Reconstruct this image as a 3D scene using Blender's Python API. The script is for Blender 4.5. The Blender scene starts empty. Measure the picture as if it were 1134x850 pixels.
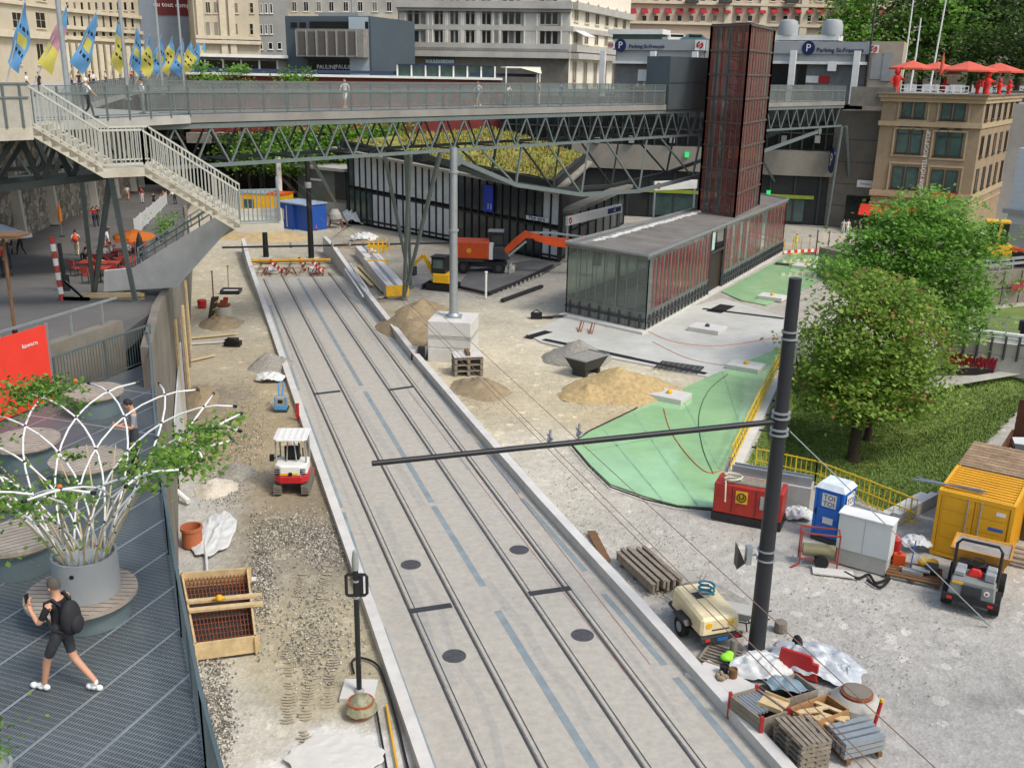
import bpy,math,random
from mathutils import Vector as V,Matrix,noise
random.seed(7)
C=bpy.context.scene.collection
R=math.radians
FOC,CH=1095.0,16.7
dn=V((-67,3475,1095)).normalized()
fw=(V((0,0,1))-dn.z*dn).normalized()
rt=fw.cross(-dn)
def ray(px,py):
 v=V((px-567,py-425,FOC));return V((v.dot(rt),v.dot(fw),-v.dot(dn)))
def P(px,py,z=0.0):
 r=ray(px,py);return V((0,0,CH))+r*((z-CH)/r.z)
def Pd(px,py,d):
 r=ray(px,py);return V((0,0,CH))+r*(d/r.y)
def zs(d):
 return 8.6-.115*(d-30)if d<64 else max(0.6,4.69-.06*(d-64))
def PS(px,py):
 r=ray(px,py);lo,hi=20.0,180.0
 for _ in range(40):
  m=(lo+hi)/2;z=CH+r.z/r.y*m
  if z>zs(m):lo=m
  else:hi=m
 return Pd(px,py,lo)
def cam():
 c=bpy.data.cameras.new('camera');o=bpy.data.objects.new('camera',c);C.objects.link(o)
 w=lambda e:V((e.dot(rt),e.dot(fw),-e.dot(dn)))
 X,Y,Z=w(V((1,0,0))),w(V((0,-1,0))),w(V((0,0,-1)))
 o.matrix_world=Matrix(((X.x,Y.x,Z.x,0),(X.y,Y.y,Z.y,0),(X.z,Y.z,Z.z,CH),(0,0,0,1)))
 c.sensor_fit='HORIZONTAL';c.sensor_width=36;c.lens=FOC/1134*36;c.clip_end=5000;c.clip_start=.3
 bpy.context.scene.camera=o
cam()
def lin(c):
 return tuple(((x/255)/12.92 if x/255<.04045 else((x/255+.055)/1.055)**2.4)for x in c)
MATS={}
def mat(name,col,rough=.7,metal=0,var=.22,scale=1.5,bump=.15,bscale=30,spec=.4,grime=0.0,stripes=None,alpha=None,trans=0,emit=None):
 """procedural surface: two octaves of colour variation, a little bump, optional stripes (axis, period, depth) and grime"""
 if name in MATS:return MATS[name]
 m=bpy.data.materials.new(name);MATS[name]=m;m.use_nodes=True
 nt=m.node_tree;N=nt.nodes;L=nt.links;b=N['Principled BSDF']
 c=lin(col)
 b.inputs['Roughness'].default_value=rough;b.inputs['Metallic'].default_value=metal
 b.inputs['Specular IOR Level'].default_value=spec
 if trans:b.inputs['Transmission Weight'].default_value=trans
 if alpha is not None:b.inputs['Alpha'].default_value=alpha
 tc=N.new('ShaderNodeTexCoord')
 n1=N.new('ShaderNodeTexNoise');n1.inputs['Scale'].default_value=scale;n1.inputs['Detail'].default_value=6;n1.inputs['Roughness'].default_value=.65
 L.new(tc.outputs['Object'],n1.inputs['Vector'])
 rp=N.new('ShaderNodeValToRGB');e=rp.color_ramp.elements
 e[0].position=.3;e[1].position=.72
 e[0].color=(*[x*(1-var)for x in c],1);e[1].color=(*[min(1,x*(1+var*.8))for x in c],1)
 L.new(n1.outputs['Fac'],rp.inputs['Fac'])
 out=rp.outputs['Color']
 if grime:
  n3=N.new('ShaderNodeTexNoise');n3.inputs['Scale'].default_value=scale*.45;n3.inputs['Detail'].default_value=9;n3.inputs['Roughness'].default_value=.75
  L.new(tc.outputs['Object'],n3.inputs['Vector'])
  r3=N.new('ShaderNodeValToRGB');r3.color_ramp.elements[0].position=.45;r3.color_ramp.elements[1].position=.7
  r3.color_ramp.elements[0].color=(0,0,0,1);r3.color_ramp.elements[1].color=(grime,grime,grime,1)
  L.new(n3.outputs['Fac'],r3.inputs['Fac'])
  mx=N.new('ShaderNodeMix');mx.data_type='RGBA';mx.inputs['B'].default_value=(c[0]*.35+.02,c[1]*.33+.017,c[2]*.3+.012,1)
  L.new(r3.outputs['Color'],mx.inputs['Factor']);L.new(out,mx.inputs['A']);out=mx.outputs['Result']
 L.new(out,b.inputs['Base Color'])
 h=None
 if bump:
  n2=N.new('ShaderNodeTexNoise');n2.inputs['Scale'].default_value=bscale;n2.inputs['Detail'].default_value=4
  L.new(tc.outputs['Object'],n2.inputs['Vector']);h=n2.outputs['Fac']
 if stripes:
  w=N.new('ShaderNodeTexWave');w.wave_type='BANDS';w.bands_direction=stripes[0];w.inputs['Scale'].default_value=1/stripes[1]*.314
  L.new(tc.outputs['Object'],w.inputs['Vector'])
  if h:
   a=N.new('ShaderNodeMath');a.operation='MULTIPLY_ADD';L.new(w.outputs['Fac'],a.inputs[0]);a.inputs[1].default_value=stripes[2];L.new(h,a.inputs[2]);h=a.outputs[0]
  else:h=w.outputs['Fac']
 if h:
  bp=N.new('ShaderNodeBump');bp.inputs['Strength'].default_value=bump if bump else .5;bp.inputs['Distance'].default_value=.03
  L.new(h,bp.inputs['Height']);L.new(bp.outputs['Normal'],b.inputs['Normal'])
 if emit:
  b.inputs['Emission Color'].default_value=(*lin(emit[0]),1);b.inputs['Emission Strength'].default_value=emit[1]
 return m
def glass(name,col,alpha,rough=.08):
 """window pane: a tinted clear sheet with a mirror coat (no refraction, so it stays cheap)"""
 if name in MATS:return MATS[name]
 m=bpy.data.materials.new(name);MATS[name]=m;m.use_nodes=True
 nt=m.node_tree;N=nt.nodes;L=nt.links;N.remove(N['Principled BSDF'])
 t=N.new('ShaderNodeBsdfTransparent');t.inputs[0].default_value=(*lin(col),1)
 g=N.new('ShaderNodeBsdfGlossy');g.inputs[1].default_value=rough if 'Roughness' else rough
 d=N.new('ShaderNodeBsdfDiffuse');d.inputs[0].default_value=(*[x*.75 for x in lin(col)],1)
 f=N.new('ShaderNodeFresnel');f.inputs[0].default_value=1.5
 n=N.new('ShaderNodeTexNoise');n.inputs['Scale'].default_value=1.2;n.inputs['Detail'].default_value=5
 tc=N.new('ShaderNodeTexCoord');L.new(tc.outputs['Object'],n.inputs['Vector'])
 mr=N.new('ShaderNodeMapRange');mr.inputs[3].default_value=alpha*.6;mr.inputs[4].default_value=min(1,alpha*1.4)
 L.new(n.outputs['Fac'],mr.inputs[0])
 m1=N.new('ShaderNodeMixShader');m2=N.new('ShaderNodeMixShader')
 L.new(mr.outputs[0],m1.inputs[0]);L.new(t.outputs[0],m1.inputs[1]);L.new(d.outputs[0],m1.inputs[2])
 L.new(f.outputs[0],m2.inputs[0]);L.new(m1.outputs[0],m2.inputs[1]);L.new(g.outputs[0],m2.inputs[2])
 L.new(m2.outputs[0],N['Material Output'].inputs[0])
 return m
class MB:
 def __init__(s):s.v=[];s.f=[];s.m=[];s.cm=0;s.T=None
 def add(s,vs,fs):
  o=len(s.v)
  if s.T:vs=[s.T@V(v)for v in vs]
  s.v+=[tuple(v)for v in vs];s.f+=[tuple(o+i for i in f)for f in fs];s.m+=[s.cm]*len(fs);return s
 def box(s,x0,x1,y0,y1,z0,z1):
  return s.add([(x0,y0,z0),(x1,y0,z0),(x1,y1,z0),(x0,y1,z0),(x0,y0,z1),(x1,y0,z1),(x1,y1,z1),(x0,y1,z1)],[(0,3,2,1),(4,5,6,7),(0,1,5,4),(1,2,6,5),(2,3,7,6),(3,0,4,7)])
 def hexa(s,p):
  return s.add(p,[(0,3,2,1),(4,5,6,7),(0,1,5,4),(1,2,6,5),(2,3,7,6),(3,0,4,7)])
 def bar(s,p,q,w,h=None,up=(0,0,1)):
  p,q=V(p),V(q);h=h or w;d=(q-p).normalized();u=V(up)
  if abs(d.dot(u))>.98:u=V((0,1,0))
  a=d.cross(u).normalized()*w/2;b=a.cross(d).normalized()*h/2
  return s.add([p-a-b,p+a-b,p+a+b,p-a+b,q-a-b,q+a-b,q+a+b,q-a+b],[(3,2,1,0),(4,5,6,7),(0,1,5,4),(1,2,6,5),(2,3,7,6),(3,0,4,7)])
 def tube(s,pts,r,n=8,cap=True):
  pts=[V(p)for p in pts];rs=r if isinstance(r,(list,tuple))else[r]*len(pts);vs=[];fs=[]
  u=None
  for i,p in enumerate(pts):
   d=(pts[min(i+1,len(pts)-1)]-pts[max(i-1,0)])
   d=d.normalized()if d.length>1e-9 else V((0,0,1))
   if u is None:u=d.cross(V((0,0,1))if abs(d.z)<.95 else V((1,0,0))).normalized()
   u=(u-d*u.dot(d)).normalized();w=d.cross(u)
   for k in range(n):
    a=2*math.pi*k/n;vs.append(p+(u*math.cos(a)+w*math.sin(a))*rs[i])
  for i in range(len(pts)-1):
   for k in range(n):fs.append((i*n+k,i*n+(k+1)%n,(i+1)*n+(k+1)%n,(i+1)*n+k))
  if cap:fs+=[tuple(range(n))[::-1],tuple((len(pts)-1)*n+k for k in range(n))]
  return s.add(vs,fs)
 def prism(s,poly,z0,z1):
  n=len(poly);g=lambda p,z:(p[0],p[1],p[2]+z if len(p)>2 else z)
  a=sum(poly[i][0]*poly[(i+1)%n][1]-poly[(i+1)%n][0]*poly[i][1]for i in range(n))
  if a<0:poly=poly[::-1]
  return s.add([g(p,z0)for p in poly]+[g(p,z1)for p in poly],[tuple(range(n))[::-1],tuple(range(n,2*n))]+[(i,(i+1)%n,n+(i+1)%n,n+i)for i in range(n)])
 def lathe(s,prof,n=20,c=(0,0,0)):
  vs=[];fs=[]
  for r,z in prof:
   for k in range(n):
    a=2*math.pi*k/n;vs.append((c[0]+r*math.cos(a),c[1]+r*math.sin(a),c[2]+z))
  for i in range(len(prof)-1):
   for k in range(n):fs.append((i*n+k,i*n+(k+1)%n,(i+1)*n+(k+1)%n,(i+1)*n+k))
  if prof[0][0]>.001:fs.append(tuple(range(n))[::-1])
  if prof[-1][0]>.001:fs.append(tuple((len(prof)-1)*n+k for k in range(n)))
  return s.add(vs,fs)
 def quad(s,a,b,c,d):return s.add([a,b,c,d],[(0,1,2,3)])
 def poly(s,ps):return s.add(ps,[tuple(range(len(ps)))])
 def ell(s,c,rx,ry,rz,n=12,m=8):
  vs=[];fs=[]
  for i in range(m+1):
   t=math.pi*i/m
   for k in range(n):
    a=2*math.pi*k/n;vs.append((c[0]+rx*math.sin(t)*math.cos(a),c[1]+ry*math.sin(t)*math.sin(a),c[2]-rz*math.cos(t)))
  for i in range(m):
   for k in range(n):fs.append((i*n+k,i*n+(k+1)%n,(i+1)*n+(k+1)%n,(i+1)*n+k))
  return s.add(vs,fs)
 def ribbon(s,pts,w,z=0,h=0):
  pts=[V(p)for p in pts];L_,R_=[],[]
  for i,p in enumerate(pts):
   d=pts[min(i+1,len(pts)-1)]-pts[max(i-1,0)];d.z=0;d.normalize();n_=V((-d.y,d.x,0))*w/2
   L_.append(p+n_);R_.append(p-n_)
  for i in range(len(pts)-1):
   a,b,c,d=R_[i],R_[i+1],L_[i+1],L_[i]
   if h:
    s.hexa([V((q.x,q.y,q.z+z))for q in(a,b,c,d)]+[V((q.x,q.y,q.z+z+h))for q in(a,b,c,d)])
   else:s.quad(*[V((q.x,q.y,q.z+z))for q in(a,b,c,d)])
  return s
 def build(s,name,mats,parent=None,world=False,smooth=False,bevel=0,props=None):
  me=bpy.data.meshes.new(name);vs=s.v
  if world and parent:
   iv=WM[parent.name].inverted();vs=[tuple(iv@V(v))for v in vs]
  me.from_pydata(vs,[],s.f);me.validate()
  mats=mats if isinstance(mats,(list,tuple))else[mats]
  for m in mats:me.materials.append(m)
  if len(mats)>1:me.polygons.foreach_set('material_index',s.m[:len(me.polygons)])
  if smooth:
   me.polygons.foreach_set('use_smooth',[True]*len(me.polygons))
   if smooth!='all':me.set_sharp_from_angle(angle=R(40))
  o=bpy.data.objects.new(name,me);C.objects.link(o)
  if parent:o.parent=parent;WM[o.name]=WM[parent.name]
  if bevel:
   b=o.modifiers.new('bevel','BEVEL');b.width=bevel;b.segments=1;b.limit_method='ANGLE'
  if props:
   for k,v in props.items():o[k]=v
  return o
def pieces(name,m,parent,bars):
 for p,q,*w in bars:MB().bar(p,q,*w).build(name,m,parent,world=True)
WM={}
def thing(name,label,cat,loc=(0,0,0),rz=0,group=None):
 o=bpy.data.objects.new(name,None);C.objects.link(o);o.location=loc;o.rotation_euler=(0,0,rz);o.empty_display_size=.3
 o['label']=label;o['category']=cat
 if group:o['group']=group
 WM[o.name]=Matrix.Translation(V(loc))@Matrix.Rotation(rz,4,'Z');return o
def solo(mb,name,mats,label,cat,loc=None,rz=0,group=None,**k):
 """a thing that is one mesh; without loc its vertices are in world space and its origin goes to its base"""
 if loc is None:
  xs=[v[0]for v in mb.v];ys=[v[1]for v in mb.v];zz=[v[2]for v in mb.v]
  loc=((min(xs)+max(xs))/2,(min(ys)+max(ys))/2,min(zz));mb.v=[(v[0]-loc[0],v[1]-loc[1],v[2]-loc[2])for v in mb.v]
 o=mb.build(name,mats,**k);o.location=loc;o.rotation_euler=(0,0,rz);o['label']=label;o['category']=cat
 if group:o['group']=group
 WM[o.name]=Matrix.Translation(V(loc))@Matrix.Rotation(rz,4,'Z')
 return o
def struct(mb,name,mats,parent=None,kind='structure',**k):
 o=mb.build(name,mats,parent,**k)
 if not parent:o['kind']=kind;WM[o.name]=Matrix()
 return o
def kids(o):return[c for c in bpy.data.objects if c.parent==o]
def dup(o,loc,rz=None,label=None,group=None,scale=None):
 def cp(a,par):
  c=a.copy();C.objects.link(c);WM[c.name]=WM[par.name]if par else Matrix()
  if par:c.parent=par
  for ch in TREE.get(a.name)or kids(a):cp(ch,c)
  return c
 r=cp(o,None);r.location=loc
 if rz is not None:r.rotation_euler=(0,0,rz)
 if scale:r.scale=(scale,)*3 if not isinstance(scale,tuple)else scale
 if label:r['label']=label
 if group:r['group']=group
 WM[r.name]=Matrix.Translation(V(loc))@Matrix.Rotation(rz or 0,4,'Z');return r
TREE={}
def text_mesh(txt,size,depth=.01,align='CENTER'):
 cu=bpy.data.curves.new('lettering','FONT');cu.body=txt;cu.size=size;cu.extrude=depth/2;cu.align_x=align;cu.align_y='CENTER';cu.resolution_u=2
 o=bpy.data.objects.new('lettering',cu);C.objects.link(o);bpy.context.view_layer.update()
 me=bpy.data.meshes.new_from_object(o.evaluated_get(bpy.context.evaluated_depsgraph_get()));bpy.data.objects.remove(o)
 vs=[tuple(v.co)for v in me.vertices];fs=[tuple(p.vertices)for p in me.polygons];bpy.data.meshes.remove(me);return vs,fs
def lettering(txt,size,origin,xdir,ydir,m,parent,name='lettering',depth=.02,bold=0):
 """solid letters on a real surface: xdir is the reading direction, ydir the up direction of the letters"""
 vs,fs=text_mesh(txt,size,depth);x,y=V(xdir).normalized(),V(ydir).normalized();z=x.cross(y);o=V(origin)
 b=MB();b.add([o+x*v[0]+y*v[1]+z*v[2]for v in vs],fs)
 return b.build(name,m,parent,world=True)
M_conc=mat('concrete',(176,174,166),.85,var=.18,scale=.8,bump=.25,grime=.35)
M_concl=mat('pale_concrete',(205,203,197),.85,var=.12,scale=1.1,bump=.2,grime=.25)
M_concd=mat('weathered_concrete',(128,122,110),.9,var=.3,scale=.6,bump=.3,grime=.6)
M_white=mat('white_paint',(226,226,222),.45,var=.08,bump=.03,grime=.2)
M_steel=mat('green_grey_steel',(104,115,113),.5,var=.12,scale=2,bump=.05,grime=.2)
M_steeld=mat('dark_green_steel',(58,66,65),.55,var=.15,scale=2,bump=.05,grime=.2)
M_galv=mat('galvanised_steel',(168,174,176),.42,.55,var=.12,scale=3,bump=.05,grime=.15)
M_black=mat('black_paint',(34,35,38),.42,var=.25,bump=.04,grime=.2)
M_rubber=mat('black_rubber',(28,28,29),.8,var=.2,bump=.2)
M_dark=mat('dark_grey',(58,60,62),.6,var=.2,bump=.1)
M_grey=mat('grey_paint',(150,153,152),.5,var=.1,bump=.05,grime=.2)
M_wood=mat('pine_board',(206,182,138),.75,var=.22,scale=4,bump=.2,grime=.25)
M_woodg=mat('weathered_wood',(140,130,115),.85,var=.3,scale=5,bump=.3,grime=.4)
M_wooddk=mat('brown_wood',(120,88,58),.8,var=.3,scale=4,bump=.3,grime=.4)
M_yellow=mat('yellow_paint',(228,176,32),.5,var=.14,bump=.05,grime=.35)
M_orange=mat('orange_paint',(214,84,34),.5,var=.12,bump=.04,grime=.3)
M_red=mat('red_paint',(176,40,40),.5,var=.15,bump=.04,grime=.3)
M_redb=mat('bright_red',(214,48,40),.55,var=.1,bump=.04,grime=.1)
M_blue=mat('blue_plastic',(28,96,190),.45,var=.1,bump=.03,grime=.15)
M_rust=mat('rusty_steel',(132,74,46),.8,var=.4,scale=5,bump=.2)
M_sand=mat('sand',(182,160,118),.95,var=.22,scale=2,bump=.6,bscale=14)
M_gravel=mat('gravel',(150,143,128),.95,var=.35,scale=5,bump=.9,bscale=22)
M_tarp=mat('white_sheeting',(206,208,206),.6,var=.14,bump=.3,bscale=6,grime=.2)
M_asph=mat('asphalt',(96,96,94),.9,var=.22,scale=.5,bump=.25,bscale=50,grime=.3)
M_win=mat('window_glass',(42,50,56),.12,var=.5,scale=.35,bump=0,spec=.5)
M_wing=mat('greenish_window_glass',(66,88,84),.12,var=.5,scale=.5,bump=0,spec=.7)
sc=bpy.context.scene
SUN_EL,SUN_AZ=R(52),R(62)
w=bpy.data.worlds.new('World');sc.world=w;w.use_nodes=True
sky=w.node_tree.nodes.new('ShaderNodeTexSky');sky.sky_type='NISHITA';sky.sun_disc=False
sdir=V((math.cos(SUN_EL)*math.sin(R(128)),math.cos(SUN_EL)*math.cos(R(128)),math.sin(SUN_EL)))
sky.sun_elevation=SUN_EL;sky.sun_rotation=R(128);sky.dust_density=3.5;sky.air_density=1.4
bg=w.node_tree.nodes['Background'];bg.inputs[1].default_value=.15
w.node_tree.links.new(sky.outputs[0],bg.inputs[0])
sl=bpy.data.lights.new('sun','SUN');sl.energy=1.5;sl.angle=R(11);sl.color=(1,.97,.925)
so=bpy.data.objects.new('sun',sl);C.objects.link(so);so.rotation_euler=sdir.to_track_quat('Z','Y').to_euler()
sc.view_settings.view_transform='Standard';sc.view_settings.look='None';sc.view_settings.exposure=.34
sc.cycles.max_bounces=6;sc.cycles.transparent_max_bounces=16;sc.cycles.glossy_bounces=3;sc.cycles.diffuse_bounces=3
sc.cycles.use_denoising=True
def inpoly(x,y,p):
 c=False;j=len(p)-1
 for i in range(len(p)):
  if(p[i][1]>y)!=(p[j][1]>y)and x<(p[j][0]-p[i][0])*(y-p[i][1])/(p[j][1]-p[i][1])+p[i][0]:c=not c
  j=i
 return c
def sdist(x,y,a,b):
 dx,dy=b[0]-a[0],b[1]-a[1];t=max(0,min(1,((x-a[0])*dx+(y-a[1])*dy)/(dx*dx+dy*dy+1e-9)))
 return math.hypot(x-a[0]-t*dx,y-a[1]-t*dy)
g=lambda px,py:tuple(P(px,py)[:2])
LAWN=[g(868,400),g(822,508),g(900,532),g(1008,572),g(1040,540),g(1134,446),g(1290,360),g(1134,408),g(1045,424),g(960,400),g(905,380)]
def hz(x,y):
 if inpoly(x,y,LAWN):
  d1=min(sdist(x,y,LAWN[i],LAWN[i+1])for i in(0,));d2=min(sdist(x,y,LAWN[i],LAWN[i+1])for i in(1,2,3,4,5,6,7,8))
  return-min(2.6,d1*3,.15+d2*.42)+.08*noise.noise((x*.5,y*.5,3))
 return-.07+.05*noise.noise((x*.35,y*.35,0))+.02*noise.noise((x*1.7,y*1.7,5))
ZONES=[((560,400),10,(204,192,160)),((600,360),8,(196,188,165)),((640,540),5,(196,189,170)),((720,620),5,(186,180,165)),((800,590),5,(180,176,165)),((960,690),6,(178,174,164)),((900,640),4,(182,177,167)),((1050,800),5,(162,159,152)),((1110,760),.8,(92,90,86)),((1095,775),.6,(96,94,90)),((1000,760),3.5,(170,166,158)),((790,660),1.8,(150,148,144)),((330,600),3.2,(150,140,118)),((310,560),2.4,(150,136,108)),((370,610),1.4,(128,122,108)),((290,640),1.6,(150,144,130)),((330,440),4,(172,154,118)),((240,340),6,(190,178,148)),((300,340),5,(190,178,150)),((270,400),4,(176,164,136)),((225,440),2.2,(128,122,108)),((250,480),2.5,(158,140,104)),((300,490),2.5,(170,152,116)),((350,690),1.9,(176,164,132)),((345,740),1.6,(178,166,134)),((345,650),1.6,(166,156,130)),((235,770),1.6,(196,190,172)),((250,830),1.4,(198,192,176)),((380,835),1.1,(222,222,216)),((330,850),.9,(214,212,205)),((225,560),1.8,(190,188,180)),((215,610),1.6,(186,184,176)),((300,262),16,(194,184,158)),((260,290),9,(192,182,154)),((480,300),9,(150,146,134)),((600,310),9,(158,154,142)),((450,360),5,(160,146,116)),((530,430),4,(182,164,126)),((690,455),3,(196,176,132)),((420,270),12,(140,134,120))]
ZW=[(P(*a),r,lin(tuple(k+(sum(c)/3-k)*.16+2 for k in c)))for a,r,c in ZONES]
def zone(x,y):
 wx=x+.9*noise.noise((x*.6,y*.6,1))+.35*noise.noise((x*2,y*2,2));wy=y+.9*noise.noise((x*.6,y*.6,8))+.35*noise.noise((x*2,y*2,9))
 ws=.05;c=[k*.05 for k in lin((176,171,158))]
 for p,r,k in ZW:
  d2=((wx-p.x)**2+(wy-p.y)**2)/(r*r)
  if d2<9:
   e=math.exp(-d2*1.6)*2;ws+=e;c=[a+b*e for a,b in zip(c,k)]
 return[a/ws for a in c]
def grid_mesh(name,keep,m,x0,x1,y0,y1,st,colour):
 nx,ny=int((x1-x0)/st)+1,int((y1-y0)/st)+1;idx={};vs=[];fs=[]
 def vid(i,j):
  if(i,j)not in idx:
   x,y=x0+i*st,y0+j*st;idx[(i,j)]=len(vs);vs.append((x,y,hz(x,y)))
  return idx[(i,j)]
 for i in range(nx-1):
  for j in range(ny-1):
   x,y=x0+(i+.5)*st,y0+(j+.5)*st
   if abs(x)>y*.62+4:continue
   if keep(x,y):fs.append((vid(i,j),vid(i+1,j),vid(i+1,j+1),vid(i,j+1)))
 me=bpy.data.meshes.new(name);me.from_pydata(vs,[],fs);me.materials.append(m)
 if colour:
  at=me.color_attributes.new('zone','FLOAT_COLOR','POINT');buf=[]
  for v in vs:buf+=[*zone(v[0],v[1]),1]
  at.data.foreach_set('color',buf)
 me.polygons.foreach_set('use_smooth',[True]*len(fs))
 o=bpy.data.objects.new(name,me);C.objects.link(o);o['kind']='structure';return o
def site_mat():
 m=bpy.data.materials.new('site_dirt');m.use_nodes=True;nt=m.node_tree;N=nt.nodes;L=nt.links;b=N['Principled BSDF']
 b.inputs['Roughness'].default_value=.95;b.inputs['Specular IOR Level'].default_value=.15
 a=N.new('ShaderNodeAttribute');a.attribute_name='zone';tc=N.new('ShaderNodeTexCoord')
 def nz(s,d=6,r=.6):
  n=N.new('ShaderNodeTexNoise');n.inputs['Scale'].default_value=s;n.inputs['Detail'].default_value=d;n.inputs['Roughness'].default_value=r;L.new(tc.outputs['Object'],n.inputs['Vector']);return n.outputs['Fac']
 def rng(s,lo,hi,a0=.3,a1=.7):
  n=N.new('ShaderNodeMapRange');n.inputs[1].default_value=a0;n.inputs[2].default_value=a1;n.inputs[3].default_value=lo;n.inputs[4].default_value=hi;L.new(s,n.inputs[0]);return n.outputs[0]
 def mul(x,y):
  n=N.new('ShaderNodeMath');n.operation='MULTIPLY';L.new(x,n.inputs[0]);L.new(y,n.inputs[1]);return n.outputs[0]
 v=N.new('ShaderNodeTexVoronoi');v.inputs['Scale'].default_value=9;L.new(tc.outputs['Object'],v.inputs['Vector'])
 sx=N.new('ShaderNodeSeparateColor');L.new(v.outputs['Color'],sx.inputs[0])
 v2=N.new('ShaderNodeTexVoronoi');v2.inputs['Scale'].default_value=3.2;L.new(tc.outputs['Object'],v2.inputs['Vector'])
 s2=N.new('ShaderNodeSeparateColor');L.new(v2.outputs['Color'],s2.inputs[0])
 f=mul(mul(rng(nz(.35),.84,1.12),rng(nz(2.5,8,.7),.82,1.13)),rng(nz(18,4),.88,1.11))
 f=mul(f,rng(sx.outputs[0],.92,1.06,0,1))
 f=mul(f,rng(s2.outputs[1],.94,1.28,.93,1))
 vm=N.new('ShaderNodeVectorMath');vm.operation='SCALE';L.new(a.outputs['Color'],vm.inputs[0]);L.new(f,vm.inputs['Scale']);L.new(vm.outputs[0],b.inputs['Base Color'])
 bp=N.new('ShaderNodeBump');bp.inputs['Strength'].default_value=.32;bp.inputs['Distance'].default_value=.05
 ad=N.new('ShaderNodeMath');ad.operation='ADD';L.new(nz(2.2,8,.7),ad.inputs[0]);L.new(v.outputs['Distance'],ad.inputs[1]);L.new(ad.outputs[0],bp.inputs['Height']);L.new(bp.outputs['Normal'],b.inputs['Normal'])
 return m
M_site=site_mat()
grid_mesh('site_ground',lambda x,y:not inpoly(x,y,LAWN)and y<52,M_site,-34,34,8,52.1,.2,True)
grid_mesh('site_ground',lambda x,y:not inpoly(x,y,LAWN)and y>52,M_site,-62,62,52,136,.5,True)
M_grass=mat('lawn_soil',(108,128,62),.95,var=.45,scale=.5,bump=.6,bscale=12,grime=.3)
lawn=grid_mesh('lawn',lambda x,y:inpoly(x,y,LAWN),M_grass,8,62,24,84,.4,False)
b=MB();b.box(-2500,2500,-300,4000,-6,-4.2)
struct(b,'far_terrain',mat('far_soil',(110,108,100),.95))
def blades(name,pts,h,wd,m,label,parent=None,kind='stuff'):
 b=MB()
 for p in pts:
  for k in range(3):
   a=random.uniform(0,6.28);l=h*random.uniform(.5,1.2);t=random.uniform(.2,.8)*l;dx,dy=math.cos(a),math.sin(a);x,y=p.x+random.uniform(-.12,.12),p.y+random.uniform(-.12,.12);s=wd/2
   b.cm=random.choice((0,0,1,2))
   b.add([(x-dy*s,y+dx*s,p.z),(x+dy*s,y-dx*s,p.z),(x+dx*t,y+dy*t,p.z+l)],[(0,1,2)])
 o=b.build(name,m,parent);o['kind']=kind
 if label and not parent:o['label']=label;o['category']='grass'
 return o
M_bl=[mat('grass_blade',(122,148,66),.7,bump=0,var=.3),mat('pale_grass_blade',(128,138,66),.7,bump=0,var=.3),mat('dark_grass_blade',(98,122,54),.7,bump=0,var=.3)]
pts=[]
xs=[p[0]for p in LAWN];ys=[p[1]for p in LAWN]
while len(pts)<26000:
 x,y=random.uniform(8,56),random.uniform(28,78)
 if inpoly(x,y,LAWN)and y*.6>abs(x)-2 and random.random()<.75+.5*noise.noise((x*.3,y*.3,0)):pts.append(V((x,y,hz(x,y))))
blades('lawn_grass',pts,.1,.06,M_bl,'rough green grass growing on the sloping lawn')
def Gl(l,z=0):return[P(x,y,z)for x,y in l]
LW=Gl([(272,280),(300,361),(355,520),(410,676),(470,850),(500,935)])
RW=Gl([(362,280),(392,314),(458,396),(527,476),(598,557),(700,669),(784,763),(865,853),(945,945)])
M_slab=mat('slab_concrete',(178,173,162),.9,var=.13,scale=4,bump=.5,bscale=45,grime=.2)
LI=Gl([(279,306),(300,361),(355,520),(410,676),(470,850),(500,935)]);RI=Gl([(386,306),(458,396),(527,476),(598,557),(700,669),(784,763),(865,853),(945,945)])
b=MB();poly=[tuple(p[:2])for p in LI]+[tuple(p[:2])for p in RI[::-1]];b.prism(poly,-.5,.0)
trk=struct(b,'track_bed',M_slab)
b=MB();M_strip=mat('blue_grey_joint',(134,146,150),.8,var=.2,bump=.05,grime=.3)
for a,c,wd in(((330,308),(400,427),.24),((404,433),(478,556),.24),((480,560),(535,649),.24),((551,676),(680,884),.24),((299,338),(331,432),.16),((336,450),(378,562),.18),((380,567),(411,662),.18),((423,695),(490,880),.2),((392,324),(455,404),.2),((468,414),(520,480),.2),((530,490),(575,546),.2),((578,552),(648,632),.22),((668,657),(736,736),.22),((748,750),(840,860),.22)):
 b.ribbon([P(*a),P(*c)],wd,.004)
b.build('joint_strip',M_strip,trk)
b=MB()
for y0,y1,xl,xr in((345,343,297,412),(395,392,313,450),(456,452,333,502),(538,534,362,578),(602,595,385,630),(685,676,412,702),(780,768,447,786)):
 b.ribbon([P(xl,y0),P(xr,y1)],.012,.003)
b.build('slab_joint',M_conc,trk)
b=MB();random.seed(12)
for a,c in(((322,330),(470,560)),((352,318),(560,620)),((305,340),(420,640)),((470,640),(560,850)),((540,640),(690,850)),((420,560),(500,760)),((590,600),(760,800)),((380,330),(520,520))):
 p,q=P(*a),P(*c);b.ribbon([p+(q-p)*(i/6)+V((random.uniform(-.15,.15),0,0))for i in range(7)],random.uniform(.12,.38),.002)
b.build('wear_mark',mat('slab_wear',(169,166,158),.9,var=.14,scale=4,bump=.5,bscale=45,grime=.2),trk)
M_rail=mat('rail_steel',(102,100,97),.4,.7,var=.2,bump=.05);M_groove=mat('black_rail_joint',(122,119,113),.85,var=.4,scale=6,bump=.2)
RAILS=[((293,312),(530,850)),((314,309),(598,850)),((344.6,305),(712,850)),((366,305),(773,850))]
def along(p,q,t0,t1):p,q=P(*p),P(*q);return[p+(q-p)*t0,p+(q-p)*t1]
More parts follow.
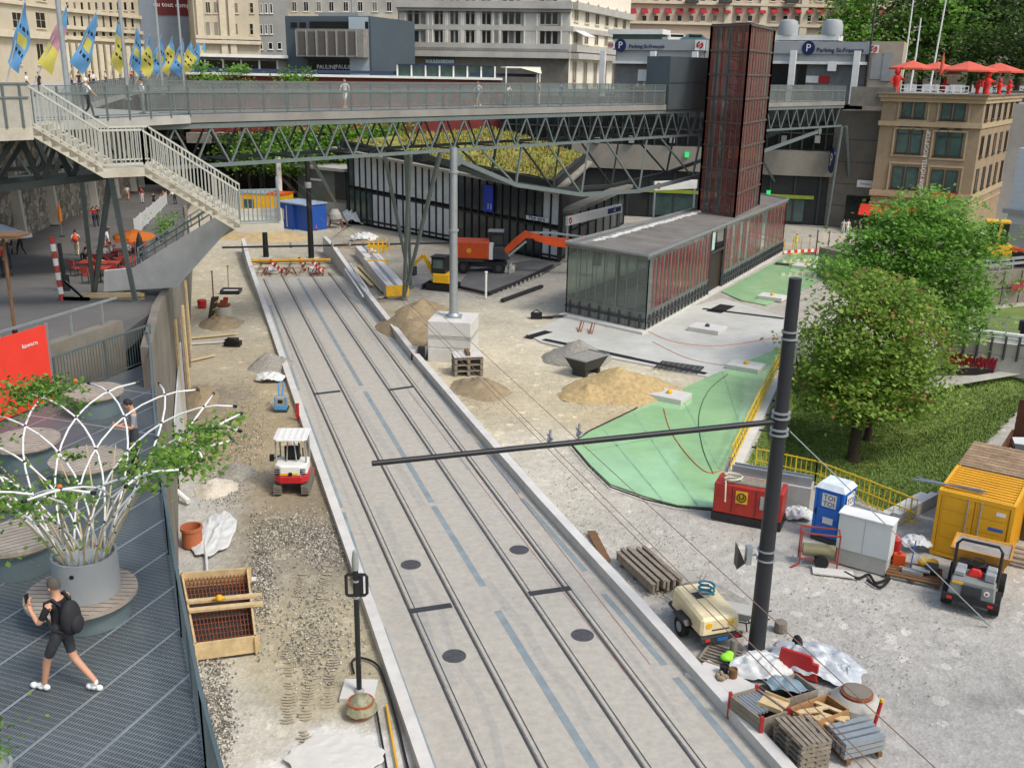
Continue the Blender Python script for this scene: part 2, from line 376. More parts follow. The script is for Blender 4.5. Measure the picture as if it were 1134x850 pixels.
drains=[[((453,677),(500,670)),((347,436.5),(377,433))],[((586,657.5),(632,651)),((430,432),(458,428))]]
for k,(ra,rb)in enumerate(((0,1),(2,3))):
 t=thing('tram_track',('flush left tram track between the low kerb and the blue centre line','flush right tram track running beside the right kerb')[k],'track',along(*RAILS[ra],0,.5)[1],0,'tram tracks')
 for r in(ra,rb):
  a,c=along(*RAILS[r],-.02,1.06);n_=(c-a).normalized();n_=V((-n_.y,n_.x,0))
  b=MB();b.ribbon([a,c],.06,.012,.006);b.ribbon([a+n_*.2,c+n_*.2],.025,.012,.004);rl=b.build('rail',M_rail,t,world=True)
  b=MB();b.ribbon([a+n_*.02,c+n_*.02],.13,.006);b.build('rail_bedding',M_groove,rl,world=True)
 for a,c in drains[k]:
  b=MB();b.ribbon([P(*a),P(*c)],.28,.014,.01);b.build('cross_drain',M_dark,t,world=True)
for(px,py),l in(((455,625),'round manhole cover in the left track, the farther one'),((503,726),'round manhole cover in the left track, the nearer one'),((575,608.5),'round manhole cover in the right track beyond the drain'),((645,703),'round manhole cover in the right track nearest the camera')):
 b=MB();b.lathe([(.36,0),(.36,.012),(.3,.012),(.3,.008),(.0,.008)],24)
 for i in range(5):b.box(-.22,.22,-.2+i*.1-.015,-.2+i*.1+.015,.008,.014)
 solo(b,'manhole_cover',mat('cast_iron',(92,92,94),.6,.4,var=.25,scale=6,bump=.1),l,'manhole cover',P(px,py,.002),group='manhole covers in the track slab')
def kerb(pts,hts,wd,label):
 b=MB();Lp,Rp=[],[]
 for i,p in enumerate(pts):
  d=pts[min(i+1,len(pts)-1)]-pts[max(i-1,0)];d.normalize();n_=V((-d.y,d.x,0))*wd/2;Lp.append(p+n_);Rp.append(p-n_)
 for i in range(len(pts)-1):
  up=lambda q,h:V((q.x,q.y,h))
  b.hexa([up(Rp[i],-.3),up(Rp[i+1],-.3),up(Lp[i+1],-.3),up(Lp[i],-.3),up(Rp[i],hts[i]),up(Rp[i+1],hts[i+1]),up(Lp[i+1],hts[i+1]),up(Lp[i],hts[i])])
 solo(b,'kerb_wall',M_concl,label,'low wall')
kerb([P(270,279),P(277,303),*LW[1:]],[1.3,1.0,.22,.22,.24,.26,.26],.34,'long low concrete kerb wall on the left of the tram tracks')
kerb([P(360,279),P(370,290),*RW[1:]],[1.5,1.5,.75,.45,.4,.38,.36,.34,.34,.34],.36,'long low concrete kerb wall on the right of the tram tracks')
SE=[V((-10.3,26.3,0)),V((-13.5,36,0)),V((-17.6,50,0)),V((-22.5,66,0)),V((-28,84,0)),V((-36,108,0)),V((-42,130,0)),V((-50,160,0))]
b=MB();yy=[20,26.3,30,36,43,50,58,66,75,84,96,108,130,160]
def sex(y):
 for a,c in zip(SE,SE[1:]):
  if y<=c.y:return a.x+(c.x-a.x)*(y-a.y)/(c.y-a.y)
 return SE[-1].x
_t0,_t1=P(0,466,8.1),P(170,399,8.1);_d=(_t1-_t0).normalized();_q=_t1+V((-_d.y,_d.x,0))*1.3;_l=_q-_d*140
b.hexa([(_l.x,_l.y,zs(_l.y)-.6),(_q.x,_q.y,zs(_q.y)-.6),(sex(36),36,zs(36)-.6),(-140,36,zs(36)-.6),(_l.x,_l.y,8.6),(_q.x,_q.y,zs(_q.y)),(sex(36),36,zs(36)),(-140,36,zs(36))])
for a,c in zip(yy[3:],yy[4:]):
 za,zc=zs(a),zs(c)
 b.hexa([(-140,a,za-.6),(sex(a),a,za-.6),(sex(c),c,zc-.6),(-140,c,zc-.6),(-140,a,za),(sex(a),a,za),(sex(c),c,zc),(-140,c,zc)])
struct(b,'street',mat('street_asphalt',(104,102,99),.9,var=.2,scale=.35,bump=.25,bscale=45,grime=.3))
b=MB()
wl=[y for y in yy if 26<y<110]
for a,c in zip(wl,wl[1:]):
 xa,xc=sex(a),sex(c)
 b.hexa([(xa+.01,a,-1),(xa+.31,a,-1),(xc+.31,c,-1),(xc+.01,c,-1),(xa+.01,a,zs(a)+.25),(xa+.31,a,zs(a)+.25),(xc+.31,c,zs(c)+.25),(xc+.01,c,zs(c)+.25)])
rw=thing('retaining_wall','long concrete retaining wall holding up the street above the site','wall',(-17,50,0))
b.build('wall',M_concd,rw,world=True)
for i in range(5):
 y=43+i*4.1;x=sex(y)+.4;MB().box(x-.05,x+.05,y-.1,y+.1,-.2,zs(y)-.8-2*random.random()).build('timber_post',M_woodg if i%2 else M_wood,rw,world=True)
b=MB();b.hexa([(sex(37)+.36,37,.2),(sex(37)+.42,37,.2),(sex(46)+.42,46,.2),(sex(46)+.36,46,.2),(sex(37)+.36,37,3.2),(sex(37)+.42,37,3.2),(sex(46)+.42,46,4),(sex(46)+.36,46,4)])
b.build('membrane',M_tarp,rw,world=True)
M_stone=bpy.data.materials.new('rubble_stone');M_stone.use_nodes=True
def stone(m):
 nt=m.node_tree;N=nt.nodes;L=nt.links;bs=N['Principled BSDF'];bs.inputs['Roughness'].default_value=.95
 tc=N.new('ShaderNodeTexCoord');mp=N.new('ShaderNodeMapping');mp.inputs['Scale'].default_value=(1,1,1.5);L.new(tc.outputs['Object'],mp.inputs[0])
 v=N.new('ShaderNodeTexVoronoi');v.feature='DISTANCE_TO_EDGE';v.inputs['Scale'].default_value=1.3;L.new(mp.outputs[0],v.inputs['Vector'])
 v2=N.new('ShaderNodeTexVoronoi');v2.inputs['Scale'].default_value=1.3;L.new(mp.outputs[0],v2.inputs['Vector'])
 sp=N.new('ShaderNodeSeparateColor');L.new(v2.outputs['Color'],sp.inputs[0])
 r=N.new('ShaderNodeValToRGB');r.color_ramp.elements[0].color=(*lin((92,86,76)),1);r.color_ramp.elements[1].color=(*lin((158,150,134)),1);L.new(sp.outputs[0],r.inputs[0])
 r2=N.new('ShaderNodeMapRange');r2.inputs[2].default_value=.08;r2.inputs[3].default_value=.45;L.new(v.outputs['Distance'],r2.inputs[0])
 vm=N.new('ShaderNodeVectorMath');vm.operation='SCALE';L.new(r.outputs[0],vm.inputs[0]);L.new(r2.outputs[0],vm.inputs['Scale']);L.new(vm.outputs[0],bs.inputs['Base Color'])
 bp=N.new('ShaderNodeBump');bp.inputs['Strength'].default_value=.8;bp.inputs['Distance'].default_value=.1;L.new(r2.outputs[0],bp.inputs['Height']);L.new(bp.outputs['Normal'],bs.inputs['Normal'])
stone(M_stone)
SW0,SW1=PS(-60,290),PS(160,203)
sw=thing('stone_wall','tall rubble stone wall with pale buttresses along the street','wall',((SW0+SW1)/2)[:])
def swp(t):return SW0+(SW1-SW0)*t
wd_=(SW1-SW0);wd_.z=0;wd_.normalize();wn=V((wd_.y,-wd_.x,0))
b=MB()
for i in range(10):
 a,c=swp(i/10*1.15),swp((i+1)/10*1.15);q=wn*-1.5
 b.hexa([(a.x,a.y,a.z-1),(c.x,c.y,c.z-1),(c.x+q.x,c.y+q.y,c.z-1),(a.x+q.x,a.y+q.y,a.z-1),(a.x,a.y,13.4),(c.x,c.y,13.4),(c.x+q.x,c.y+q.y,13.4),(a.x+q.x,a.y+q.y,13.4)])
b.build('wall',M_stone,sw,world=True)
for px,py in((42,265),(73,250),(98,232),(118,222),(134,214),(148,208)):
 p=PS(px,py);t=(p-SW0).dot(SW1-SW0)/(SW1-SW0).length_squared;p=swp(t)
 b=MB();q0,q1=p-wd_*.35,p+wd_*.35;n1,n2=wn*.75,wn*.25
 b.hexa([q0+V((0,0,-.3)),q1+V((0,0,-.3)),q1+n1+V((0,0,-.3)),q0+n1+V((0,0,-.3)),V((q0.x,q0.y,13.4)),V((q1.x,q1.y,13.4)),V((*(q1+n2)[:2],13.4)),V((*(q0+n2)[:2],13.4))])
 b.build('buttress',M_conc,sw,world=True)
TZ=8.1
TE=[P(170,399,TZ),P(176,480,TZ),P(182,545,TZ),P(191,613,TZ),P(206,704,TZ),P(234,850,TZ),P(262,960,TZ)]
TB=[P(-120,515,TZ),P(0,466,TZ),P(170,399,TZ)]
poly=[tuple(p[:2])for p in TE]+[(-14,TE[-1].y),tuple(TB[0][:2])]
tdir=(TB[2]-TB[1]);tdir.z=0;tdir.normalize();tnor=V((-tdir.y,tdir.x,0))
def grating_mat():
 m=bpy.data.materials.new('metal_grating');m.use_nodes=True;nt=m.node_tree;N=nt.nodes;L=nt.links;bs=N['Principled BSDF']
 bs.inputs['Metallic'].default_value=.35;bs.inputs['Roughness'].default_value=.5
 tc=N.new('ShaderNodeTexCoord');mp=N.new('ShaderNodeMapping');mp.inputs['Rotation'].default_value=(0,0,-math.atan2(tdir.y,tdir.x));L.new(tc.outputs['Object'],mp.inputs[0])
 sp=N.new('ShaderNodeSeparateXYZ');L.new(mp.outputs[0],sp.inputs[0])
 def band(s,per,lo,hi):
  a=N.new('ShaderNodeMath');a.operation='PINGPONG';a.inputs[1].default_value=per/2;L.new(s,a.inputs[0])
  r=N.new('ShaderNodeMapRange');r.inputs[1].default_value=per*lo/2;r.inputs[2].default_value=per*hi/2;L.new(a.outputs[0],r.inputs[0]);return r.outputs[0]
 gx=band(sp.outputs[1],.044,.25,.6);gy=band(sp.outputs[0],.1,.15,.4)
 mn=N.new('ShaderNodeMath');mn.operation='MULTIPLY';L.new(gx,mn.inputs[0]);L.new(gy,mn.inputs[1])
 n=N.new('ShaderNodeTexNoise');n.inputs['Scale'].default_value=.7;n.inputs['Detail'].default_value=6;L.new(tc.outputs['Object'],n.inputs['Vector'])
 r=N.new('ShaderNodeValToRGB');r.color_ramp.elements[0].color=(*lin((122,129,131)),1);r.color_ramp.elements[1].color=(*lin((76,82,85)),1);L.new(mn.outputs[0],r.inputs[0])
 mr=N.new('ShaderNodeMapRange');mr.inputs[1].default_value=.3;mr.inputs[2].default_value=.7;mr.inputs[3].default_value=.75;mr.inputs[4].default_value=1.2;L.new(n.outputs['Fac'],mr.inputs[0])
 vm=N.new('ShaderNodeVectorMath');vm.operation='SCALE';L.new(r.outputs[0],vm.inputs[0]);L.new(mr.outputs[0],vm.inputs['Scale']);L.new(vm.outputs[0],bs.inputs['Base Color'])
 bp=N.new('ShaderNodeBump');bp.invert=True;bp.inputs['Strength'].default_value=.6;bp.inputs['Distance'].default_value=.02;L.new(mn.outputs[0],bp.inputs['Height']);L.new(bp.outputs['Normal'],bs.inputs['Normal'])
 return m
b=MB();b.prism(poly,TZ-.35,TZ)
ter=struct(b,'terrace_floor',grating_mat())
b=MB()
def clipx(p,d):
 ts=[]
 for i in range(len(poly)):
  a,c=V(poly[i]),V(poly[(i+1)%len(poly)]);e=c-a;den=d.x*e.y-d.y*e.x
  if abs(den)<1e-9:continue
  t=((a.x-p.x)*e.y-(a.y-p.y)*e.x)/den;u=((a.x-p.x)*d.y-(a.y-p.y)*d.x)/den
  if 0<=u<=1:ts.append(t)
 return sorted(ts)
for i in range(1,22):
 p=TB[2]-tnor*(i*.93);ts=clipx(p,tdir)
 if len(ts)>=2:b.ribbon([p+tdir*ts[0],p+tdir*ts[-1]],.045,.004,.004)
for i in range(-1,5):
 p=TB[1]+tdir*(i*2.6+.6);ts=clipx(p,tnor)
 if len(ts)>=2:b.ribbon([p+tnor*ts[0],p+tnor*ts[-1]],.07,.004,.006)
b.build('grating_joint',M_galv,ter)
b=MB()
for a,c in zip(TE,TE[1:]):
 d=(c-a).normalized();n_=V((d.y,-d.x,0))*-.03;m_=V((d.y,-d.x,0))*.27
 b.hexa([V((*(a+m_)[:2],-1)),V((*(c+m_)[:2],-1)),V((*(c-n_)[:2],-1)),V((*(a-n_)[:2],-1)),V((*(a+m_)[:2],TZ-.36)),V((*(c+m_)[:2],TZ-.36)),V((*(c-n_)[:2],TZ-.36)),V((*(a-n_)[:2],TZ-.36))])
solo(b,'terrace_wall',M_conc,'concrete wall carrying the edge of the metal terrace','wall')
def fence(name,pts,h,label,gap=.11,post=2.0,bar_r=.008,mt=None,cat='railing',lean=0,group=None,rail_m=None):
 mt=mt or M_galv;pts=[V(p)for p in pts]
 mid=(pts[0]+pts[-1])/2;t=thing(name,label,cat,mid[:],0,group)
 bars,posts,rails=MB(),[],MB();up=V((0,0,1))
 for a,c in zip(pts,pts[1:]):
  L_=(c-a).length;n=max(1,int(L_/gap))
  rails.bar(a+up*h,c+up*h,.05,.045);rails.bar(a+up*.1,c+up*.1,.03,.04)
  for i in range(n):
   p=a+(c-a)*((i+.5)/n);bars.bar(p+up*.1,p+up*h,bar_r*2)
  k=max(1,round(L_/post))
  for i in range(k+1):
   p=a+(c-a)*(i/k);posts.append((p,p+up*(h+.02),.05))
 bars.build('balusters',mt,t,world=True);pieces('post',mt,t,posts);rails.build('handrail',rail_m or mt,t,world=True)
 return t
M_fence=mat('fence_steel',(108,122,124),.5,.5,var=.15,bump=.05)
fence('railing',[p+V((-.05,0,0))for p in TE],1.15,'long steel railing along the right edge of the metal terrace',mt=M_fence)
fence('railing',[TB[1]+tdir*1.9-tnor*.05,TB[2]-tdir*.1-tnor*.05],1.15,'steel railing across the far end of the metal terrace',mt=M_fence)
t=thing('parapet_wall','weathered concrete parapet with handrail behind the terrace railing','wall',((TB[1]+TB[2])/2)[:])
a,c=TB[0]+tnor*1.0,TB[2]+tnor*1.0
b=MB();b.hexa([(a.x,a.y,6),(c.x,c.y,6),*[tuple(V((q.x,q.y,6))+tnor*.35)for q in(c,a)],(a.x,a.y,9.25),(c.x,c.y,9.25),*[tuple(V((q.x,q.y,9.25))+tnor*.35)for q in(c,a)]])
b.build('wall',M_concd,t,world=True)
b=MB();a,c=a+tnor*.17,c+tnor*.17;n=7
b.bar((a.x,a.y,9.95),(c.x,c.y,9.95),.06)
for i in range(n):p=a+(c-a)*((i+.5)/n);b.bar((p.x,p.y,9.25),(p.x,p.y,9.95),.05)
b.build('handrail',M_galv,t,world=True)
r0,r1=TB[1]-tdir*3.4-tnor*.12,TB[1]+tdir*1.75-tnor*.12
t=thing('banner','large red banner with small white lettering on the terrace railing','banner',((r0+r1)/2)[:])
b=MB();b.hexa([(r0.x,r0.y,TZ+.05),(r1.x,r1.y,TZ+.05),(*(r1+tnor*.04)[:2],TZ+.05),(*(r0+tnor*.04)[:2],TZ+.05),(r0.x,r0.y,TZ+2.1),(r1.x,r1.y,TZ+2.1),(*(r1+tnor*.04)[:2],TZ+2.1),(*(r0+tnor*.04)[:2],TZ+2.1)])
b.build('cloth',mat('red_banner',(222,60,44),.6,var=.08,scale=1,bump=.1,bscale=3),t,world=True)
q=r1-tdir*.62-tnor*.015
lettering('kaweco',.17,(q.x,q.y,TZ+1.72),tdir,(0,0,1),M_white,t,depth=.01)
q=r1-tdir*.42-tnor*.015
lettering('info',.15,(q.x,q.y,TZ+.72),tdir,(0,0,1),M_white,t,depth=.01)
b=MB();b.bar((*r1[:2],TZ),(*r1[:2],TZ+2.15),.06);b.bar((*r0[:2],TZ),(*r0[:2],TZ+2.15),.06);b.build('post',M_galv,t,world=True)
BA,BC=V((-16.95,53,0)),V((13.4,88,0))
bd=(BC-BA).normalized();bn=V((-bd.y,bd.x,0))
BZ=14.3
def bp_(t,off=0,z=BZ):p=BA+bd*t+bn*off;return V((p.x,p.y,z))
def bt(px):
 lo,hi=-20,130
 r=None
 for _ in range(40):
  m=(lo+hi)/2;p=bp_(m);e=p-V((0,0,CH));cx=V((e.dot(rt_w),e.dot(dn_w),e.dot(fz_w)));q=567+FOC*cx.x/cx.z
  if q<px:lo=m
  else:hi=m
 return lo
rt_w=V((V((1,0,0)).dot(rt),V((1,0,0)).dot(fw),-V((1,0,0)).dot(dn)))
dn_w=V((V((0,1,0)).dot(rt),V((0,1,0)).dot(fw),-V((0,1,0)).dot(dn)))
fz_w=V((V((0,0,1)).dot(rt),V((0,0,1)).dot(fw),-V((0,0,1)).dot(dn)))
def proj(p):e=V(p)-V((0,0,CH));z=e.dot(fz_w);return 567+FOC*e.dot(rt_w)/z,425+FOC*e.dot(dn_w)/z
BL,BR=-1.5,bt(936)
BWID=4.2
br=thing('footbridge','long grey green steel truss footbridge crossing above the site','bridge',bp_(20,2,0)[:])
b=MB();a,c=bp_(0,0),bp_(BR,0);n_=bn*BWID
b.hexa([a+V((0,0,-.42)),c+V((0,0,-.42)),c+n_+V((0,0,-.42)),a+n_+V((0,0,-.42)),a,c,c+n_,a+n_])
b.build('deck',mat('bridge_deck',(138,136,130),.9,var=.2,scale=.4,grime=.4),br,world=True)
M_mesh=glass('railing_panel',(206,212,210),.17,.2)
t0,t1=0,bt(737)
for k,(off,s0,s1)in enumerate(((.12,0,t1),(BWID-.12,0,BR),(.12,bt(853),BR))):
 bars,pan=MB(),MB()
 u=V((0,0,1));a,c=bp_(s0,off),bp_(s1,off)
 bars.bar(a+u*1.12,c+u*1.12,.1,.13);bars.bar(a+u*1.6,c+u*1.6,.06,.05);bars.bar(a+u*.12,c+u*.12,.05,.06)
 n=max(3,int((s1-s0)/1.55))
 for i in range(n+1):p=a+(c-a)*(i/n);bars.bar(p-u*.1,p+u*1.62,.09,.09)
 for i in range(n):
  p,q=a+(c-a)*((i+.06)/n),a+(c-a)*((i+.94)/n)
  pan.quad(p+u*.16,q+u*.16,q+u*1.55,p+u*1.55)
 f=bars.build('railing',M_steel,br,world=True);pan.build('mesh_panel',M_mesh,f,world=True)
TH=2.05
for k,off in enumerate((.15,BWID-.15)):
 b=MB();a,c=bp_(BL-8,off,BZ-.6),bp_(BR,off,BZ-.6);b.bar(a,c,.16,.26);b.bar(a-V((0,0,TH)),c-V((0,0,TH)),.16,.2)
 b.build('truss_chord',M_steel if k==0 else M_steeld,br,world=True)
 b=MB();st=2.15;n=int((BR-BL+8)/st)
 for i in range(n):
  s=BL-8+i*st;m_=s+st/2
  b.bar(bp_(s,off,BZ-.7),bp_(m_,off,BZ-.6-TH),.09,.09);b.bar(bp_(m_,off,BZ-.6-TH),bp_(s+st,off,BZ-.7),.09,.09)
 o=b.build('truss_diagonals',M_steel if k==0 else M_steeld,br,world=True)
b=MB()
for i in range(int((BR-BL+8)/4.3)):
 s=BL-8+i*4.3;b.bar(bp_(s,.2,BZ-.6-TH),bp_(s,BWID-.2,BZ-.6-TH),.1);b.bar(bp_(s,.2,BZ-.6-TH),bp_(s+4.3,BWID-.2,BZ-.6-TH),.07)
b.build('cross_bracing',M_steeld,br,world=True)
def column(px,py,tops,r=.14,label=None):
 base=P(px,py);b=MB()
 for(s,off)in tops:b.tube([base,bp_(s,off,BZ-.7-TH)],[r*.75,r],10)
 b.lathe([(.3,0),(.3,.12),(.2,.16)],12,base)
 b.build('support_column',M_steel,br,world=True)
column(447,331,[(bt(456),.2),(bt(490),.2)],.17)
column(455,318,[(bt(470),4),(bt(495),4)],.15)
column(944,250,[(bt(942),.2)],.22);column(915,252,[(bt(937),.2)],.2);column(876,235,[(bt(868),4)],.16)
column(386,250,[(bt(386),4)],.13)
def arch(pts,off,m):
 b=MB();q=[bp_(bt(x),off,z)for x,z in pts]
 for p,r_ in zip(q,q[1:]):b.bar(p,r_,.26,.3)
 for i,(x,z)in enumerate(pts[1:-1]):
  top=bp_(bt(x+6),off,BZ-.6-TH);b.bar(bp_(bt(x),off,z),top,.14);b.bar(bp_(bt(x),off,z),bp_(bt(x-40),off,BZ-.6-TH),.12)
 b.tube([q[0]-bn*.2,q[0]+bn*.2],.4,14);b.tube([q[-1]-bn*.2,q[-1]+bn*.2],.35,14)
 b.build('under_truss',m,br,world=True)
arch([(508,11.0),(575,8.9),(650,7.6),(715,7.3),(775,7.9),(838,9.3),(912,11.2)],.2,M_steel)
arch([(515,11.0),(590,8.9),(660,7.6),(725,7.3),(785,7.9),(845,9.3),(912,11.2)],4.0,M_steeld)
s0,s1=bt(738),bt(786);b=MB();u=V((0,0,1));q=[bp_(s0,-.15,BZ-.4),bp_(s1,-.15,BZ-.4),bp_(s1,2.2,BZ-.4),bp_(s0,2.2,BZ-.4)]
b.hexa(q+[p+u*4.3 for p in q])
lob=b.build('lift_lobby',mat('lobby_cladding',(88,98,102),.45,.3,var=.15,scale=.6,bump=.05,grime=.25),br,world=True)
b=MB()
for f in(.5,):b.bar(bp_(s0+(s1-s0)*f,-.17,BZ-.4),bp_(s0+(s1-s0)*f,-.17,BZ+3.9),.05)
b.bar(bp_(s0,-.17,BZ+1.8),bp_(s1,-.17,BZ+1.8),.05);b.build('panel_joint',M_dark,lob,world=True)
st=thing('staircase','pale concrete staircase with bar railings dropping from the bridge','stairs',(-14,36,7.5))
def S(px,py,d):return Pd(px,py,d)
TOPL=S(36,141,33.5);MID0=S(114,187,35.3);MID1=S(160,186,36.2);LOW0=S(266,249,38);LOW1=S(310,247,38.6)
LOW1.z=LOW0.z;MID1.z=MID0.z
bw=V((-.25,1.0,0)).normalized()*2.2
M_stair=mat('stair_concrete',(186,180,162),.88,var=.16,scale=1.2,bump=.2,grime=.45)
def flight(a,c,th=.32):
 b=MB();u=V((0,0,1))
 b.hexa([a-u*th,c-u*th,c+bw-u*th,a+bw-u*th,a-u*.0,c-u*.0,c+bw,a+bw])
 n=max(3,int(abs(a.z-c.z)/.17))
 for i in range(n):
  p=a+(c-a)*(i/n);q=a+(c-a)*((i+1)/n);zt=p.z+.02
  b.hexa([V((p.x,p.y,q.z-.1)),V((q.x,q.y,q.z-.1)),V((q.x,q.y,q.z-.1))+bw,V((p.x,p.y,q.z-.1))+bw,V((p.x,p.y,zt)),V((q.x,q.y,zt)),V((q.x,q.y,zt))+bw,V((p.x,p.y,zt))+bw])
 return b
flight(TOPL,MID0).build('flight',M_stair,st,world=True);flight(MID1,LOW0).build('flight',M_stair,st,world=True)
def landing(a,c,th=.32,wb=None):
 b=MB();u=V((0,0,1));w_=wb or bw;b.hexa([a-u*th,c-u*th,c+w_-u*th,a+w_-u*th,a,c,c+w_,a+w_]);return b
landing(MID0,MID1).build('landing',M_stair,st,world=True);landing(LOW0,LOW1+V((.15,0,0)),wb=bw*2.1).build('landing',M_stair,st,world=True)
a0=S(-40,146,31.8);a0.z=TOPL.z
b=MB();q=[a0,TOPL,V((-21.3,44.2,BZ)),V((-24.4,43.8,BZ))];b.hexa([p-V((0,0,.4))for p in q]+q);b.build('landing',M_stair,st,world=True)
M_bars=mat('railing_bars',(196,196,186),.5,.3,var=.08,bump=.03,grime=.2)
def stair_rail(a,c,h=1.3,side=0,gap=.16):
 b=MB();u=V((0,0,1));o=bw*side;a,c=a+o,c+o
 b.bar(a+u*h,c+u*h,.06,.07);b.bar(a+u*.12,c+u*.12,.04,.05);n=int((c-a).length/gap)
 for i in range(n+1):p=a+(c-a)*(i/n);b.bar(p+u*.1,p+u*h,.035 if i%9 else .07)
 return b
for sd in(.02,.98):
 for a,c in((TOPL,MID0),(MID0,MID1),(MID1,LOW0)):stair_rail(a,c,side=sd).build('railing',M_bars,st,world=True)
M_steelr=mat('landing_rail',(140,150,148),.5,.3,var=.1,bump=.03)
stair_rail(LOW0,LOW1,side=.02).build('railing',M_steelr,st,world=True)
stair_rail(LOW1,LOW1+bw*2.1,side=0.0).build('railing',M_steelr,st,world=True)
b=MB();u=V((0,0,1));b.hexa([a0,TOPL,TOPL+V((0,.12,0)),a0+V((0,.12,0)),a0+u*1.35,TOPL+u*1.35,TOPL+V((0,.12,0))+u*1.35,a0+V((0,.12,0))+u*1.35])
pp=b.build('parapet_panel',mat('panel_mesh',(172,168,156),.8,var=.15,scale=1.5,bump=.1,grime=.4),st,world=True)
b=MB()
for i in range(4):p=a0+(TOPL-a0)*((i+.5)/4)+V((0,-.02,0));b.bar(p,p+u*1.37,.07)
b.bar(a0+u*1.38,TOPL+u*1.38,.08,.06);b.bar(a0+u*.95+V((0,-.03,0)),TOPL+u*.95+V((0,-.03,0)),.05,.05);b.build('panel_frame',M_steel,pp,world=True)
F3=LOW0+bw*1.08;base3=PS(118,325);base3=V((base3.x,base3.y+.25,zs(base3.y)))
f3w=bw.normalized()*2.0;up=V((0,0,1))
b=MB();b.hexa([base3-up*.3,F3-up*.4,F3+f3w-up*.4,base3+f3w-up*.3,base3+up*.05,F3,F3+f3w,base3+f3w+up*.05])
n=18
for i in range(n):
 p,q=base3+(F3-base3)*(i/n),base3+(F3-base3)*((i+1)/n)
 b.hexa([V((p.x,p.y,p.z-.05)),V((q.x,q.y,p.z-.05)),V((q.x,q.y,p.z-.05))+f3w,V((p.x,p.y,p.z-.05))+f3w,V((p.x,p.y,q.z+.01)),V((q.x,q.y,q.z+.01)),V((q.x,q.y,q.z+.01))+f3w,V((p.x,p.y,q.z+.01))+f3w])
b.build('flight',M_stair,st,world=True)
d3=base3.y-.25
Sd=S
def S(px,py,d):return Sd(px,py,d3+(F3.y-.22-d3)*(px-118)/136)if d in(d3,d3+.4)else Sd(px,py,d)
wa,wb_,wc,wd4=S(115,300,d3),S(147,297,d3),S(246,236,d3+.4),S(254,250,d3+.4)
we,wf=S(204,303,d3),S(190,314,d3)
b=MB();front=[V(p)for p in(S(115,323,d3),S(196,318,d3),S(255,252,d3+.4),wc,wb_,wa)]
back=[p+V((-.05,.22,0))for p in front];k=len(front)
b.add(front+back,[tuple(range(k)),tuple(range(2*k-1,k-1,-1))]+[((i+1)%k,i,k+i,k+(i+1)%k)for i in range(k)])
b.build('side_wall',M_concl,st,world=True)
for o in(0,2.0):
 b=MB();q=bw.normalized()*o
 A_,B_=wb_+q+V((0,.1,.0)),wc+q+V((0,.1,.0))
 for h in(.25,.5):b.bar(A_+up*h,B_+up*h,.05)
 for i in range(9):p=A_+(B_-A_)*(i/8);b.bar(p,p+up*.55,.05)
 b.build('handrail',M_galv if o else M_steel,st,world=True)
b=MB();zt=TOPL.z-.5
tr0,tr1=S(-60,215,33),S(150,191,37.4)
ta0=V((tr0.x,tr0.y,zt));b.bar(tr0,tr1,.2,.25)
tb0,tb1=tr0+bw*.95,tr1+bw*.95;b.bar(tb0,tb1,.2,.25)
mid_top=S(95,176,35.6)
for p0,pe in((tr0,tr1),):
 L_=[(-20,147,-48,212),(20,147,-20,209),(20,147,46,205),(62,158,46,205),(62,158,80,199),(88,174,80,199)]
 for x0,y0,x1,y1 in L_:
  dd=33+(x0+60)/210*4.4;de=33+(x1+60)/210*4.4
  for q in(V((0,0,0)),bw*.95):b.bar(S(x0,y0,dd)+q,S(x1,y1,de)+q,.15)
b.build('support_truss',M_steeld,st,world=True)
for(bx,by),(tx,ty),dd in(((150,334),(122,194),None),((104,327),(122,194),None),((104,327),(90,196),None)):
 base=PS(bx,by);top=S(tx,ty,36.6);b=MB();b.bar(base,top,.17,.2);b.lathe([(.22,0),(.22,.06),(.1,.06)],8,base);b.build('prop',M_steel,st,world=True)
PZ=14.3
pr=thing('promenade','upper pedestrian deck with grey panel railing below the flags','deck',(-34,62,PZ))
SWT=[V((swp(k/6).x,swp(k/6).y,PZ))for k in range(7)]
FL0,FL1=V((-29.5,60,PZ)),V((-41,104,PZ))
edge=[bp_(.5,3.6),V((-26,60,PZ)),V((-38,102,PZ)),V((-43.5,135,PZ)),V((-50,165,PZ))]
pts=[V((-24.4,43.6,PZ)),V((-21.0,44,PZ)),V((-16.95,53,PZ))]+edge+[V((-140,165,PZ)),V((-140,48,PZ)),V((-48,45,PZ))]
b=MB();b.prism([tuple(p[:2])for p in pts],PZ-.45,PZ-.02);b.build('deck',M_conc,pr,world=True)
b,pn=MB(),MB();u=V((0,0,1))
for a,c in zip(edge[1:],edge[2:]):
 n=int((c-a).length/1.6);b.bar(a+u*1.25,c+u*1.25,.08)
 for i in range(n+1):p=a+(c-a)*(i/n);b.bar(p,p+u*1.25,.07)
 e=V((.05,0,0));pn.hexa([a,c,c-e,a-e,a+u*1.15,c+u*1.15,c-e+u*1.15,a-e+u*1.15])
rl=pn.build('railing_panel',mat('grey_panel',(138,142,142),.6,var=.15,scale=2,bump=.05,grime=.25),pr,world=True);b.build('railing',M_steel,rl,world=True)
